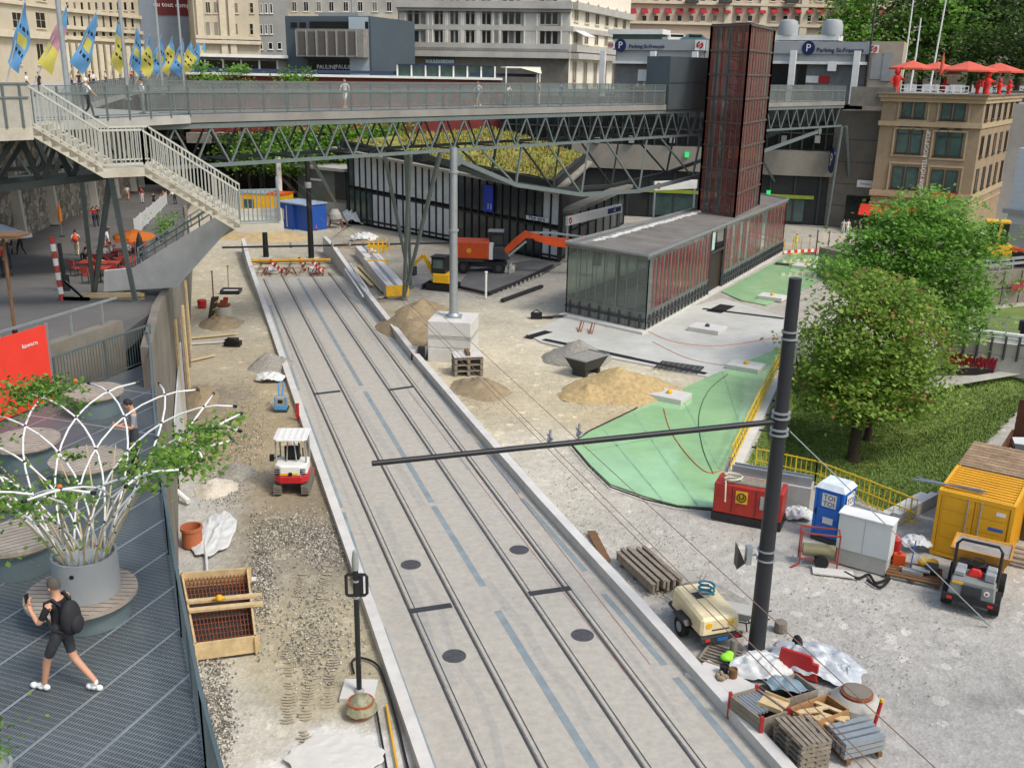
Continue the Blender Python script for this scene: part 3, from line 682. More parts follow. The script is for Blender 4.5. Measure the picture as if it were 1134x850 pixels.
for(x0,x1,d,r),l in zip(((63,76,54,.15),(136,142,74,.13),(175,181,88,.12),(200,205,100,.12)),('thick tall grey mast nearest the stairs, leftmost of four','tall grey mast between the second group of flags','tall thin grey mast in front of the dark blue advertising wall, its left one','tall thin grey mast in front of the dark blue advertising wall, its right one')):
 p=Pd(x1,110,d);b=MB();b.tube([(0,0,0),(0,0,5),(0,0,13)],[r,r*.9,r*.6],10);b.lathe([(r*2,0),(r*2,.08),(r*1.2,.12)],12)
 solo(b,'mast',M_galv,l,'mast',(p.x,p.y,PZ-.02),group='tall masts on the promenade')
M_fb=mat('blue_flag',(110,166,210),.75,var=.08,bump=.05);M_fy=mat('yellow_flag',(220,206,96),.75,var=.08,bump=.05);M_fr=mat('pink_flag',(206,150,160),.75,bump=.05);M_flt=mat('flag_lettering',(40,48,60),.8,bump=0)
M_fp=mat('flag_pole',(196,198,196),.5,.2,bump=0)
FL=[(-2,84,28,-2,8,66,'b'),(27,84,75,4,48,68,'p'),(64,88,108,10,88,60,'b'),(118,82,131,22,113,62,'y'),(138,81,152,28,137,60,'b'),(146,80,166,38,152,66,'y'),(158,80,179,38,167,62,'b'),(168,79,191,40,178,62,'y'),(180,78,203,43,190,62,'b'),(190,78,212,45,200,60,'y'),(196,76,220,45,208,62,'b'),(206,75,227,46,216,64,'y')]
for i,(bx,by,tx,ty,fx,fy,kind)in enumerate(FL):
 d=62+i*7.5;base=Pd(bx,by,d);base.z=PZ+.9;tip=Pd(tx,ty,d-1);cn={'b':'blue','y':'yellow','p':'pink and yellow'}[kind]
 t=thing('flag',cn+' flag on a slanting pole, '+('leftmost of the row' if i==0 else['','second','third','fourth','fifth','sixth','seventh','eighth','ninth','tenth','eleventh','last'][i]+' from the left in the row'),'flag',base[:],0,'flags along the promenade')
 b=MB();b.tube([base-V((0,0,.9)),tip],[.05,.03],6);b.build('pole',M_fp,t,world=True)
 a,e=base+(tip-base)*.96,base+(tip-base)*.3;wv=V((.78,-.25,-.62))*(.62+.008*d)
 M_=MB();nu,nv=16,9;grid=[]
 for iu in range(nu+1):
  for iv in range(nv+1):
   s_,q=iu/nu,iv/nv;p0=a+(e-a)*s_;wid=wv*(.12+.95*math.sin(min(1,s_*1.25)*1.75)*(.85+.15*math.sin(i*2+s_*5)));p=p0+wid*q;p.z-=.12*q
   p+=V((0,.12*math.sin(s_*9+q*4+i),0));grid.append(p)
 fs_=[];ms=[]
 for iu in range(nu):
  for iv in range(nv):
   k=iu*(nv+1)+iv;fs_.append((k,k+1,k+nv+2,k+nv+1))
   if kind=='b':m=1 if 7<=iu<=9 and 2<=iv<=6 else(2 if iu in(5,11)and iv in(2,4,5,7)else 0)
   elif kind=='y':m=0 if iu<4 else(2 if iu in(7,10)and iv in(2,3,5,6)else 1)
   else:m=0 if iu<4 else(3 if iu<10 else 1)
   ms.append(m)
 M_.v=[tuple(p)for p in grid];M_.f=fs_;M_.m=ms
 M_.build('cloth',[M_fb,M_fy,M_flt,M_fr],t,world=True,smooth='all')
a,c=V((-20.9,44.1,PZ)),V((-16.95,53,PZ));u=V((0,0,1));bars,pan=MB(),MB()
bars.bar(a+u*1.12,c+u*1.12,.09,.1);bars.bar(a+u*.12,c+u*.12,.05,.06);bars.bar(a+u*1.45,c+u*1.45,.05)
for i in range(8):
 p,q=a+(c-a)*(i/7),a+(c-a)*((i+1)/7);bars.bar(p-u*.1,p+u*1.46,.08)
 if i<7:pan.quad(p+u*.16,q+u*.16,q+u*1.4,p+u*1.4)
f_=bars.build('railing',M_steel,pr,world=True);pan.build('mesh_panel',M_mesh,f_,world=True)
UP=V((0,0,1))
class Fac:
 def __init__(s,px0,d0,px1,d1,y=100):
  a,c=Pd(px0,y,d0),Pd(px1,y,d1);s.o=V((a.x,a.y,0));e=V((c.x,c.y,0))-s.o;s.len=e.length;s.e=e.normalized();s.n=V((s.e.y,-s.e.x,0))
 def uv(s,px,py):
  r=ray(px,py);c0=V((0,0,CH));t=(s.o-c0).dot(s.n)/r.dot(s.n);p=c0+r*t;return(p-s.o).dot(s.e),p.z
 def at(s,u,z,d=0):p=s.o+s.e*u+s.n*d;return V((p.x,p.y,z))
 def box(s,mb,u0,u1,z0,z1,d0,d1):
  if u0>u1:u0,u1=u1,u0
  if z0>z1:z0,z1=z1,z0
  return mb.hexa([s.at(u0,z0,d1),s.at(u1,z0,d1),s.at(u1,z0,d0),s.at(u0,z0,d0),s.at(u0,z1,d1),s.at(u1,z1,d1),s.at(u1,z1,d0),s.at(u0,z1,d0)])
 def pbox(s,mb,x0,y0,x1,y1,d0,d1):
  u0,z1=s.uv(x0,y0);u1,z0=s.uv(x1,y1);return s.box(mb,u0,u1,z0,z1,d0,d1)
 def prect(s,x0,y0,x1,y1):u0,z1=s.uv(x0,y0);u1,z0=s.uv(x1,y1);return min(u0,u1),max(u0,u1),min(z0,z1),max(z0,z1)
 def window(s,parent,x0,y0,x1,y1,fm,gm,bars=(1,1),sill=True,arch=False,fw_=.07):
  u0,u1,z0,z1=s.prect(x0,y0,x1,y1);return s.win(parent,u0,u1,z0,z1,fm,gm,bars,sill,arch,fw_)
 RW=random.Random(77)
 def win(s,parent,u0,u1,z0,z1,fm,gm,bars=(1,1),sill=True,arch=False,fw_=.07):
  if gm.name=='window_dark':gm=s.RW.choice((gm,gm,gm,MATS['window_glass'],mat('curtained_window',(120,116,106),.3,var=.4,scale=1.5,bump=0),mat('blind_window',(84,84,80),.3,var=.3,scale=1,bump=0)))
  b=MB();b.cm=0;s.box(b,u0,u0+fw_,z0,z1,0,.08);s.box(b,u1-fw_,u1,z0,z1,0,.08);s.box(b,u0+fw_,u1-fw_,z0,z0+fw_,0,.08);s.box(b,u0+fw_,u1-fw_,z1-fw_,z1,0,.08)
  for i in range(1,bars[0]):u=u0+(u1-u0)*i/bars[0];s.box(b,u-fw_*.35,u+fw_*.35,z0+fw_,z1-fw_,0,.06)
  for i in range(1,bars[1]):z=z0+(z1-z0)*i/bars[1];s.box(b,u0+fw_,u1-fw_,z-fw_*.3,z+fw_*.3,0,.055)
  if sill:s.box(b,u0-.12,u1+.12,z0-.12,z0-.005,0,.18)
  if arch:
   um,r=(u0+u1)/2,(u1-u0)/2;n=7;ps=[(um-r*math.cos(math.pi*k/n),z1+r*1.2*math.sin(math.pi*k/n))for k in range(n+1)]
   for(ua,za),(ub,zb)in zip(ps,ps[1:]):b.bar(s.at(ua,za,.06),s.at(ub,zb,.06),fw_*1.2)
   b.cm=1;b.add([s.at(a,z,.035)for a,z in ps],[tuple(range(len(ps)))])
  b.cm=1;b.quad(s.at(u0+fw_,z0+fw_,.03),s.at(u1-fw_,z0+fw_,.03),s.at(u1-fw_,z1-fw_,.03),s.at(u0+fw_,z1-fw_,.03))
  return b.build('window',[fm,gm],parent,world=True)
def bld(name,label,cat,f,z0,z1,depth,m,group=None):
 p=f.at(f.len/2,z0,-depth/2);t=thing(name,label,cat,p[:],0,group)
 b=MB();f.box(b,0,f.len,z0,z1,-depth,0);b.build('wall',m,t,world=True);return t
RZ=5.25
pA,pB,pC,pD=P(626,269,RZ),P(718,284,RZ),P(873,221,RZ),P(836,214,RZ)
t=thing('glass_pavilion','long glass entrance pavilion with flat grey roof and red striped panes','pavilion',(*((pA+pB+pC+pD)/4)[:2],0))
pav=t
fl=lambda p,z:V((p.x,p.y,z))
b=MB();b.hexa([fl(p,RZ-.22)for p in(pA,pB,pC,pD)]+[fl(p,RZ)for p in(pA,pB,pC,pD)]);b.build('roof',mat('roof_felt',(120,116,110),.9,var=.25,scale=.6,bump=.3,bscale=20,grime=.5),t,world=True)
b=MB()
for a,c in((pA,pB),(pB,pC),(pC,pD),(pD,pA)):b.bar(fl(a,RZ+.05),fl(c,RZ+.05),.12,.16)
a,c=pA+(pB-pA)*.16,pD+(pC-pD)*.16;b.bar(fl(a,RZ+.06),fl(c,RZ+.06),.15,.14);b.build('roof_edge',M_galv,t,world=True)
b=MB();random.seed(3)
for i in range(46):
 q=a+(c-a)*(.06+i*.0115)+(pB-pA)*.06*random.random();b.box(q.x-.2,q.x+.25,q.y-.14,q.y+.2,RZ+.004,RZ+.05+.05*random.random())
b.build('white_slip',M_white,t,world=True)
inn=.25
M_gl=glass('pavilion_glass',(214,226,216),.22,.04)
M_rf=glass('red_film',(186,84,82),.5,.15)
M_mull=mat('mullion',(120,128,124),.5,.4,var=.1,bump=0)
def glazed(a,c,n,zb,zt,red,skip=()):
 fr,gl,rd=MB(),MB(),MB();e=(c-a)/n;nn=V((e.y,-e.x,0)).normalized()
 for i in range(n+1):p=a+e*i;fr.bar(fl(p,.1),fl(p,zt),.07,.12)
 for i in range(n):
  p,q=a+e*i,a+e*(i+1)
  if i in skip:continue
  gl.quad(fl(p,zb),fl(q,zb),fl(q,zt),fl(p,zt))
  if red:
   for f0,f1 in((.12,.42),(.62,.84)):
    if random.random()<.12:continue
    x,y=p+e*f0+nn*.03,p+e*f1+nn*.03;rd.quad(fl(x,zb+.1),fl(y,zb+.1),fl(y,zt-.1),fl(x,zt-.1))
 fr.bar(fl(a,zb),fl(c,zb),.1,.1);fr.bar(fl(a,zb-.45),fl(c,zb-.45),.06,.08)
 f=fr.build('frame',M_mull,pav,world=True);gl.build('glass',M_gl,pav,world=True)
 if red:rd.build('red_stripe',M_rf,pav,world=True)
 return f
ctr=(pA+pB+pC+pD)/4;ins=lambda p:p+(ctr-p).normalized()*.35
A_,B_,C_,D_=map(ins,(pA,pB,pC,pD))
glazed(A_,B_,8,1.35,RZ-.3,False);
m1,m2=B_+(C_-B_)*.36,B_+(C_-B_)*.46
glazed(B_,m1,9,1.35,RZ-.3,True);glazed(m2,C_,14,1.35,RZ-.3,True);glazed(A_,D_,20,1.35,RZ-.3,False);glazed(D_,C_,6,1.35,RZ-.3,False)
b=MB()
for a,c in((A_,B_),(B_,m1),(m2,C_),(A_,D_)):
 nn=V(((c-a).y,-(c-a).x,0)).normalized()*.05
 b.hexa([fl(a,.1),fl(c,.1),fl(c-nn,.1),fl(a-nn,.1),fl(a,1.3),fl(c,1.3),fl(c-nn,1.3),fl(a-nn,1.3)])
b.build('base_panel',mat('plinth_glass',(134,138,132),.35,.2,var=.2,scale=1,bump=.05,grime=.3),t,world=True)
b=MB()
for a,c,n in((A_,B_,8),(B_,m1,18),(m2,C_,30)):
 nn=V(((c-a).y,-(c-a).x,0)).normalized()*.12
 for i in range(n):p=a+(c-a)*((i+.5)/n)+nn;b.bar(fl(p,.25),fl(p,1.2),.14,.06)
 b.bar(fl(a+nn*1.3,.75),fl(c+nn*1.3,.75),.08,.12)
b.build('base_post',M_dark,t,world=True)
b=MB();k_=.5;ex=lambda p:p+(p-ctr).normalized()*k_;b.prism([tuple(ex(p)[:2])for p in(pA,pB,pC,pD)],-.2,.18);b.build('plinth',M_concl,t,world=True)
b=MB();b.bar(fl(m1,.2),fl(m1,RZ),.18);b.bar(fl(m2,.2),fl(m2,RZ),.18);b.bar(fl(m1,3.4),fl(m2,3.4),.15);dr=b.build('doorway',M_dark,t,world=True)
b=MB();nn=V(((m2-m1).y,-(m2-m1).x,0)).normalized();b.hexa([fl(p,.25)for p in(m1-nn*.15,m2-nn*.15,m2-nn*.2,m1-nn*.2)]+[fl(p,3.35)for p in(m1-nn*.15,m2-nn*.15,m2-nn*.2,m1-nn*.2)]);b.build('door_leaf',mat('door_dark',(52,40,36),.5),dr,world=True)
b=MB();b.hexa([fl(p,z)for z in(3.6,RZ-.25)for p in(m1,m1+(m2-m1)*.28,m1+(m2-m1)*.28-nn*.1,m1-nn*.1)]);b.build('door_panel',mat('pale_green_pane',(186,214,206),.3,bump=0),dr,world=True)
b=MB()
for f in(.12,.3,.55,.8):p=pA+(pD-pA)*f+(pB-pA)*.3;b.bar(fl(p,.1),fl(p,RZ-.2),.28)
b.build('inner_column',M_dark,t,world=True)
qA,qB,qC=P(773,234,RZ),P(813,241,RZ),P(840,227,RZ);qD=qA+qC-qB;TT=20.7
t=thing('lift_tower','tall lift tower of red and grey glass in a steel grid standing on the pavilion','tower',(*((qA+qC)/2)[:2],RZ))
M_tg=glass('tower_glass',(170,176,172),.3,.06);M_rg=glass('red_glass',(204,124,116),.3,.06);M_rg2=glass('dull_red_glass',(206,140,132),.42,.1);M_gg=glass('grey_green_glass',(200,206,196),.3,.08)
M_bronze=mat('dark_bronze_frame',(110,98,92),.5,.4,var=.2,bump=0)
def tface(a,c,nv,nh,cols,seed):
 random.seed(seed);e=(c-a)/nv;fr=MB();sh=[MB()for _ in cols];hh=(TT-RZ)/nh;nn=V((e.y,-e.x,0)).normalized()
 for i in range(nv+1):p=a+e*i;fr.bar(fl(p,RZ),fl(p,TT),.06 if 0<i<nv else .16)
 for k in range(nh+1):fr.bar(fl(a,RZ+k*hh),fl(c,RZ+k*hh),.1,.14)
 for i in range(nv):
  k=random.randrange(len(cols))if i%2 else 0
  p,q=a+e*(i+.06)-nn*.05,a+e*(i+.94)-nn*.05;sh[k].quad(fl(p,RZ),fl(q,RZ),fl(q,TT),fl(p,TT))
 f=fr.build('steel_grid',M_bronze,t,world=True)
 for s_,m in zip(sh,cols):
  if s_.v:s_.build('glass',m,t,world=True)
M_tg2=glass('dark_tower_glass',(214,208,204),.16,.06)
tface(qA,qB,7,8,[M_rg,M_tg2,M_tg2,M_rg],5);tface(qB,qC,9,8,[M_rg2,M_gg,M_gg,M_rg2],2);tface(qC,qD,6,8,[M_tg2,M_tg2],3);tface(qD,qA,6,8,[M_tg2,M_tg2],4)
b=MB()
for f,g_ in((.35,.3),(.7,.3),(.35,.75),(.7,.75)):p=qB+(qA-qB)*f+(qC-qB)*g_;b.bar(fl(p,RZ),fl(p,TT-.2),.14)
for k in range(26):
 z=RZ+.3+k*.58;p,q=qB+(qA-qB)*.35+(qC-qB)*.3,qB+(qA-qB)*.7+(qC-qB)*.3;b.bar(fl(p,z),fl(q,z+(.5 if k%2 else 0)),.08)
b.build('lift_guide',M_dark,t,world=True)
b=MB();b.hexa([fl(p,TT)for p in(qA,qB,qC,qD)]+[fl(p,TT+.15)for p in(qA,qB,qC,qD)]);b.build('roof',M_dark,t,world=True)
M_memb=mat('green_membrane',(158,200,148),.07,var=.2,scale=.3,bump=.35,bscale=.9,spec=.6,grime=.2)
def sheet(name,pts,m,label,cat,z=.03,th=.04):
 b=MB();b.prism([tuple(P(*p)[:2])for p in pts],z-th,z);return solo(b,name,m,label,cat)
slab=MB();slab.prism([tuple(P(*p)[:2])for p in((583,370),(600,379),(655,392),(786,418),(864,386),(872,352),(800,330),(722,352),(622,352))],-.4,.02)
struct(slab,'paved_slab',mat('grey_slab',(190,190,182),.85,var=.16,scale=.4,bump=.15,grime=.35))
b=MB()
for a,c,wd in(((584,374),(608,367),.7),((602,376),(640,384),.55),((640,384),(700,397),.55),((700,397),(782,414),.5),((778,342),(868,353),.5),((806,338),(790,346),1.2)):
 b.ribbon([P(*a),P(*c)],wd,.028)
o=struct(b,'paved_slab',mat('black_slot',(26,26,27),.9))
membrane=sheet('waterproof_membrane',((634,492),(652,479),(706,453),(740,438),(787,416),(862,386),(868,389),(840,440),(804,512),(790,562),(750,559),(716,550),(676,536),(655,516)),M_memb,'large glossy light green waterproof sheet beside the red generator','membrane')
sheet('waterproof_membrane',((799,323),(822,333),(848,338),(890,321),(931,297),(925,287),(882,280),(870,284)),M_memb,'smaller light green waterproof sheet beyond the pavilion door','membrane')
b=MB();hp=[P(x,y,.06)for x,y in((800,566),(750,561),(716,553),(676,539),(652,516),(632,492),(652,477),(706,451))];b.tube(hp,.03,6);b.build('hem',M_rubber,membrane);bpy.data.objects['hem'].parent=None
h_=bpy.data.objects['hem'];h_.parent=membrane;h_.matrix_parent_inverse=WM[membrane.name].inverted()
for k,((px,py),l,sx)in enumerate((((741,441),'white square inspection slab on the large green sheet, nearest the gravel heaps',1.0),((826,408),'white square inspection slab at the upper edge of the large green sheet',1.0),((783,366),'grey concrete cover block on the paved slab by the pavilion',1.1),((855,331),'white concrete cover slab at the near edge of the far green sheet',1.0),((893,297),'white concrete cover slab in the middle of the far green sheet',1.15))):
 t=thing('cover_slab',l,'concrete slab',P(px,py,.02),R(-32),'concrete cover slabs')
 b=MB();b.box(-sx,sx,-.75*sx,.75*sx,0,.3);b.build('slab',M_concl,t,bevel=.02)
 b=MB();b.lathe([(.16,.3),(.16,.42),(.1,.48),(0,.48)],10);b.build('cap',M_yellow if k!=2 else M_dark,t)
for(px,py),l in(((752,407),'steel mesh mat lying at the edge of the paved slab'),((868,293),'dark square grating in the far green sheet')):
 b=MB();s_=1.3 if px<800 else .8
 for i in range(9):x=-s_+i*s_/4;b.box(x-.03,x+.03,-s_*.6,s_*.6,0,.03);b.box(-s_,s_,x*.6-.03,x*.6+.03,.03,.06)
 solo(b,'mesh_mat',M_dark,l,'mesh mat',P(px,py,.035),R(-25))
b=MB();random.seed(21)
for a,c in(((700,455),(772,560)),((752,436),(796,520)),((668,476),(735,556)),((800,412),(822,480)),((650,500),(808,470))):
 b.ribbon([P(*a),P((a[0]+c[0])/2+random.uniform(-2,2),(a[1]+c[1])/2),P(*c)],.1,.034)
b.build('welded_seam',mat('membrane_seam',(142,182,142),.25,var=.2,grime=.3),membrane,world=True)
e0,e1=P(872,384),P(806,522)
t=thing('edge_wall','concrete wall with white brackets between green sheet and lawn','wall',((e0+e1)/2)[:])
d_=(e1-e0).normalized();n_=V((-d_.y,d_.x,0));
if n_.x<0:n_=-n_
b=MB();b.hexa([fl(p,-3.4)for p in(e0,e1,e1+n_*.5,e0+n_*.5)]+[fl(p,.12)for p in(e0,e1,e1+n_*.5,e0+n_*.5)]);b.build('wall',M_concl,t,world=True)
b=MB()
for i in range(9):p=e0+(e1-e0)*((i+.5)/9)+n_*.5;b.bar(fl(p,-.1),fl(p+n_*.5,-.1),.08);b.bar(fl(p+n_*.5,-.1),fl(p+n_*.5,-.5),.08)
b.build('bracket',M_dark,t,world=True)
M_yr=mat('yellow_rail',(222,186,40),.5,bump=0,var=.1)
def barrier(pts,label,h=1.1,gap=.5):
 t=thing('safety_railing',label,'railing',((pts[0]+pts[-1])/2)[:]);b,p_=MB(),MB()
 for a,c in zip(pts,pts[1:]):
  for z in(.12,h*.5,h):b.bar(a+UP*z,c+UP*z,.05)
  n=max(1,int((c-a).length/gap))
  for i in range(n+1):p=a+(c-a)*i/n;(p_ if i%4==0 else b).bar(p,p+UP*(h+.05),.05 if i%4==0 else .025)
 b.build('mesh_panel',M_yr,t,world=True);p_.build('post',M_yr,t,world=True);return t
barrier([fl(p+n_*.1,.12)for p in(e0,e1)],'yellow safety railing along the right edge of the green sheet',gap=.6)
barrier([P(836,522),P(902,537),P(960,560),P(1012,582)],'yellow mesh safety fence above the lawn behind the blue toilet',gap=.22)
f=Fac(386,113,621,91,200);M_blk=mat('black_frame',(36,38,38),.5,var=.2,bump=0)
zl,zr=f.uv(386,163)[1],f.uv(621,210)[1]
t=thing('station_building','low dark glass station building with planted green roof','building',f.at(f.len/2,0,-8)[:])
stn=t
zt=lambda u:zl+(zr-zl)*u/f.len
b=MB();L_=f.len
_r2=Pd(646,181,114);_r2.z=zr;b.hexa([f.at(0,-.2,-.25),f.at(L_,-.2,-.25),fl(_r2,-.2),f.at(0,-.2,-22),f.at(0,zl-.3,-.25),f.at(L_,zr-.3,-.25),fl(_r2,zr-.1),f.at(0,zl-.3,-22)]);b.build('wall',mat('station_inside',(46,48,48),.8,var=.4,scale=.4),t,world=True)
b=MB();n=30
for i in range(n+1):u=L_*i/n;f.box(b,u-.06,u+.06,0,zt(u)-.3,-.1,.12)
for z in(.1,.48,.98):
 b.bar(f.at(0,zl*z-.2,0),f.at(L_,zr*z-.2,0),.14,.2)
fr=b.build('frame',M_blk,t,world=True)
cur,drk,grn=MB(),MB(),MB();random.seed(11)
for i in range(n):
 for k in range(2):
  u0,u1=L_*(i+.08)/n,L_*(i+.92)/n;z0=.2 if k==0 else zt(u0)*.5;z1=zt(u0)*.46 if k==0 else zt(u0)-.4
  x=cur if(1<=i<17 and not(i<4 and k==0))or i in(28,29)else(grn if i<4 else drk)
  f.box(x,u0,u1,z0+.05,z1,-.06,0)
cur.build('curtained_pane',mat('curtain_glass',(196,200,198),.3,var=.18,scale=.8,bump=.1,bscale=3),t,world=True);drk.build('dark_pane',M_win,t,world=True);grn.build('green_pane',M_wing,t,world=True)
ov=1.6;R0,R1=f.at(-1,zl-.25,ov),f.at(L_+1.2,zr-.25,ov);R3,R2=f.at(-1,zl+.6,-24),f.at(L_+1.2,zr+.6,-24)
R2=Pd(656,181,116);R2.z=zr+.2
b=MB();b.hexa([R0,R1,R2,R3,R0+UP*.25,R1+UP*.25,R2+UP*.25,R3+UP*.25]);b.build('eave',mat('eave_concrete',(150,144,130),.9,var=.2,scale=.6,grime=.5),t,world=True)
b=MB();i2=lambda p,k=.06:p+((R0+R1+R2+R3)/4-p)*k
q=[i2(p)for p in(R0,R1,R2,R3)];b.hexa([p+UP*.25 for p in q]+[p+UP*1.0 for p in q]);b.build('parapet',M_blk,t,world=True)
q=[i2(p,.1)for p in(R0,R1,R2,R3)]
b=MB();N_=36;vs=[]
for i in range(N_+1):
 for j in range(N_+1):
  a,c=q[0]+(q[1]-q[0])*i/N_,q[3]+(q[2]-q[3])*i/N_;p=a+(c-a)*j/N_;vs.append(p+UP*(1.05+.12*noise.noise(p*.5)))
b.add(vs,[(i*(N_+1)+j,(i+1)*(N_+1)+j,(i+1)*(N_+1)+j+1,i*(N_+1)+j+1)for i in range(N_)for j in range(N_)])
M_sedum=mat('sedum',(136,136,62),.95,var=.5,scale=.5,bump=.6,bscale=8,grime=.3);gp=b.build('roof_planting',M_sedum,t,world=True)
pts=[]
for i in range(3500):
 a,c=random.random(),random.random();p=q[0]+(q[1]-q[0])*a;r_=q[3]+(q[2]-q[3])*a;p=p+(r_-p)*c+UP*1.05
 if noise.noise(p*.25)+random.random()*.6>.1:pts.append(p)
b=MB()
for p in pts:
 for k in range(3):
  a=random.uniform(0,6.28);l=random.uniform(.15,.5);dx,dy=math.cos(a)*.09,math.sin(a)*.09;b.cm=random.choice((0,0,1,2));b.add([p+V((-dy,dx,0)),p+V((dy,-dx,0)),p+V((dx*2,dy*2,l))],[(0,1,2)])
o=b.build('roof_grass',[mat('sedum_green',(146,158,64),.8,bump=0,var=.3),mat('sedum_straw',(176,156,94),.8,bump=0,var=.3),mat('sedum_rust',(156,116,76),.8,bump=0,var=.3)],gp,world=True);o['kind']='stuff'
b=MB();f.pbox(b,538,204,548,235,.2,.3);bn_=b.build('blue_banner',mat('sign_blue',(30,60,170),.5,bump=0),t,world=True)
u,z=f.uv(544.5,231);lettering('11',.8,f.at(u,z+.2,.31),f.e,UP,M_white,bn_)
b=MB();f.pbox(b,585,238,609,246,.2,.3);ws=b.build('name_sign',M_white,t,world=True)
u,z=f.uv(597,241.5);lettering('Flon gare',.55,f.at(u,z,.31),f.e,UP,mat('sign_text_blue',(24,40,96),.6,bump=0),ws)
f2=Fac(622,92,690,116,240);t2=bld('station_wing','dark glazed station wing behind the pavilion with long canopy','building',f2,0,4.2,.6,mat('wing_glass',(84,90,90),.3,var=.5,scale=.4,bump=0))
b=MB()
for i in range(9):u=f2.len*i/8;f2.box(b,u-.08,u+.08,0,4.2,.0,.12)
for z in(.1,2.2,4.1):f2.box(b,0,f2.len,z,z+.15,.0,.1)
b.build('frame',M_blk,t2,world=True)
b=MB();f2.box(b,.3,f2.len,4.25,4.6,-.5,1.0);b.build('canopy',M_concd,t2,world=True)
def rail_sign(x0,y0,x1,y1,d0,d1,label,txt,mark_x=None):
 f=Fac(x0,d0,x1,d1,(y0+y1)/2);u0,z1=f.uv(x0,y0);u1,z0=0,f.uv(x0,y1)[1]
 t=thing('station_sign',label,'sign',f.at(f.len/2,0,0)[:],0,'white station fascia signs')
 b=MB();f.box(b,0,f.len,z0,z1,-.25,0);b.build('board',M_white,t,world=True)
 b=MB();h=z1-z0;c=f.at(h*.55,(z0+z1)/2,.01);ps=[c+f.e*(h*.36*math.cos(k*math.pi/10))+UP*(h*.36*math.sin(k*math.pi/10))for k in range(20)]
 b.add(ps+[p+f.n*.02 for p in ps],[tuple(range(20,40))]+[(i,(i+1)%20,20+(i+1)%20,20+i)for i in range(20)]);em=b.build('round_emblem',M_red,t,world=True)
 b=MB();b.bar(c+f.e*(-h*.2)-UP*h*.14+f.n*.03,c+f.e*(h*.2)+UP*h*.14+f.n*.03,.12*h,.02,up=tuple(f.n));b.build('emblem_slash',M_white,em,world=True)
 if txt:
  b=MB();f.box(b,f.len*.72,f.len*.98,z0+h*.2,z1-h*.2,.005,.015);bb=b.build('blue_field',mat('sign_text_blue',(24,40,96),.6,bump=0),t,world=True);lettering(txt,h*.5,f.at(f.len*.85,(z0+z1)/2,.02),f.e,UP,M_white,bb)
 b=MB();b.bar(f.at(.2,0,-.15),f.at(.2,z0,-.15),.2);b.bar(f.at(f.len-.2,0,-.15),f.at(f.len-.2,z0,-.15),.2);b.build('post',M_grey,t,world=True)
rail_sign(629,240,688,250,91,101,'white station sign with round red emblem left of the pavilion','m2')
rail_sign(725,201,772,211,114,117,'white station sign with round red emblem behind the lift tower','')
b=MB();b.prism([(-400,150),(-60,150),(-44,142),(34,140),(34,126.5),(200,126.5),(400,130),(400,700),(-400,700)],-4,14.1);struct(b,'upper_square',mat('square_paving',(136,134,130),.9,scale=.2))
M_wd=mat('window_dark',(26,29,32),.15,var=.5,scale=.5,bump=0,spec=.35)
f=Fac(560,127,925,118,180);t=bld('undercroft_building','dark glazed building with pale concrete band below the parking square','building',f,0,14.0,6,mat('undercroft',(48,49,50),.8,var=.3,scale=.3))
b=MB();u0,z1=f.uv(634,158);u1,z0=f.uv(925,196);f.box(b,u0,f.len,z0,z1,-.1,.5);b.build('concrete_band',mat('beige_concrete',(150,144,132),.9,var=.15,scale=.4,grime=.4),t,world=True)
b=MB();f.box(b,0,f.len,z1+.25,z1+3.4,.0,.06);gl=b.build('window_strip',M_wd,t,world=True)
b=MB()
for i in range(31):u=f.len*i/30;f.box(b,u-.08,u+.08,z1,13.6,.0,.2);
for i in range(14):u=f.len*(i+.5)/14;f.box(b,u-.1,u+.1,.1,z0-.1,.0,.15)
f.box(b,0,f.len,z1+1.9,z1+2.05,.0,.16);b.build('frame',M_dark,t,world=True)
for x in(662,700,745,868,905):
 b=MB();f.pbox(b,x-2.5,150,x+2.5,158,.3,.9);b.build('lamp_box',M_grey,t,world=True)
b=MB();f.box(b,f.len-22,f.len-2,3.0,3.4,0,.3);b.build('shop_sign',mat('shop_yellow',(150,168,60),.6),t,world=True)
b=MB();f.box(b,f.len-21,f.len-3,.3,2.9,0,.1);b.build('shop_window',M_wing,t,world=True)
for k,(x,y)in enumerate(((761,171),(851,213))):
 b=MB();f.pbox(b,x-2,y-3,x+2,y+3,.55,.75);b.build('green_light',mat('green_light',(40,170,90),.5,bump=0,emit=((60,220,120),.6)),t,world=True)
f=Fac(920,118,984,115,180);t=bld('flank_wall','tall brownish concrete wall between the footbridge end and the hotel','wall',f,0,13.2,9,mat('brown_concrete',(112,106,96),.9,var=.25,scale=.35,bump=.2,grime=.5));fl_t=t
b=MB();u0,z1=f.uv(946,96);u1,z0=f.uv(983,118);f.box(b,u0,f.len,z0,z1,.0,1.6);b.build('upper_block',M_concd,t,world=True)
b=MB()
for z in(2.5,5,7.5,10):f.box(b,0,f.len,z,z+.06,0,.03)
b.build('joint',M_dark,t,world=True)
b=MB();f.pbox(b,938,216,984,246,0,.1);b.build('dark_shopfront',M_wd,t,world=True)
b=MB();f.pbox(b,950,199,968,208,.1,.3);s_=b.build('shop_sign',M_white,t,world=True);u,z=f.uv(959,203.5);lettering('Flonplex',.34,f.at(u,z,.31),f.e,UP,M_dark,s_)
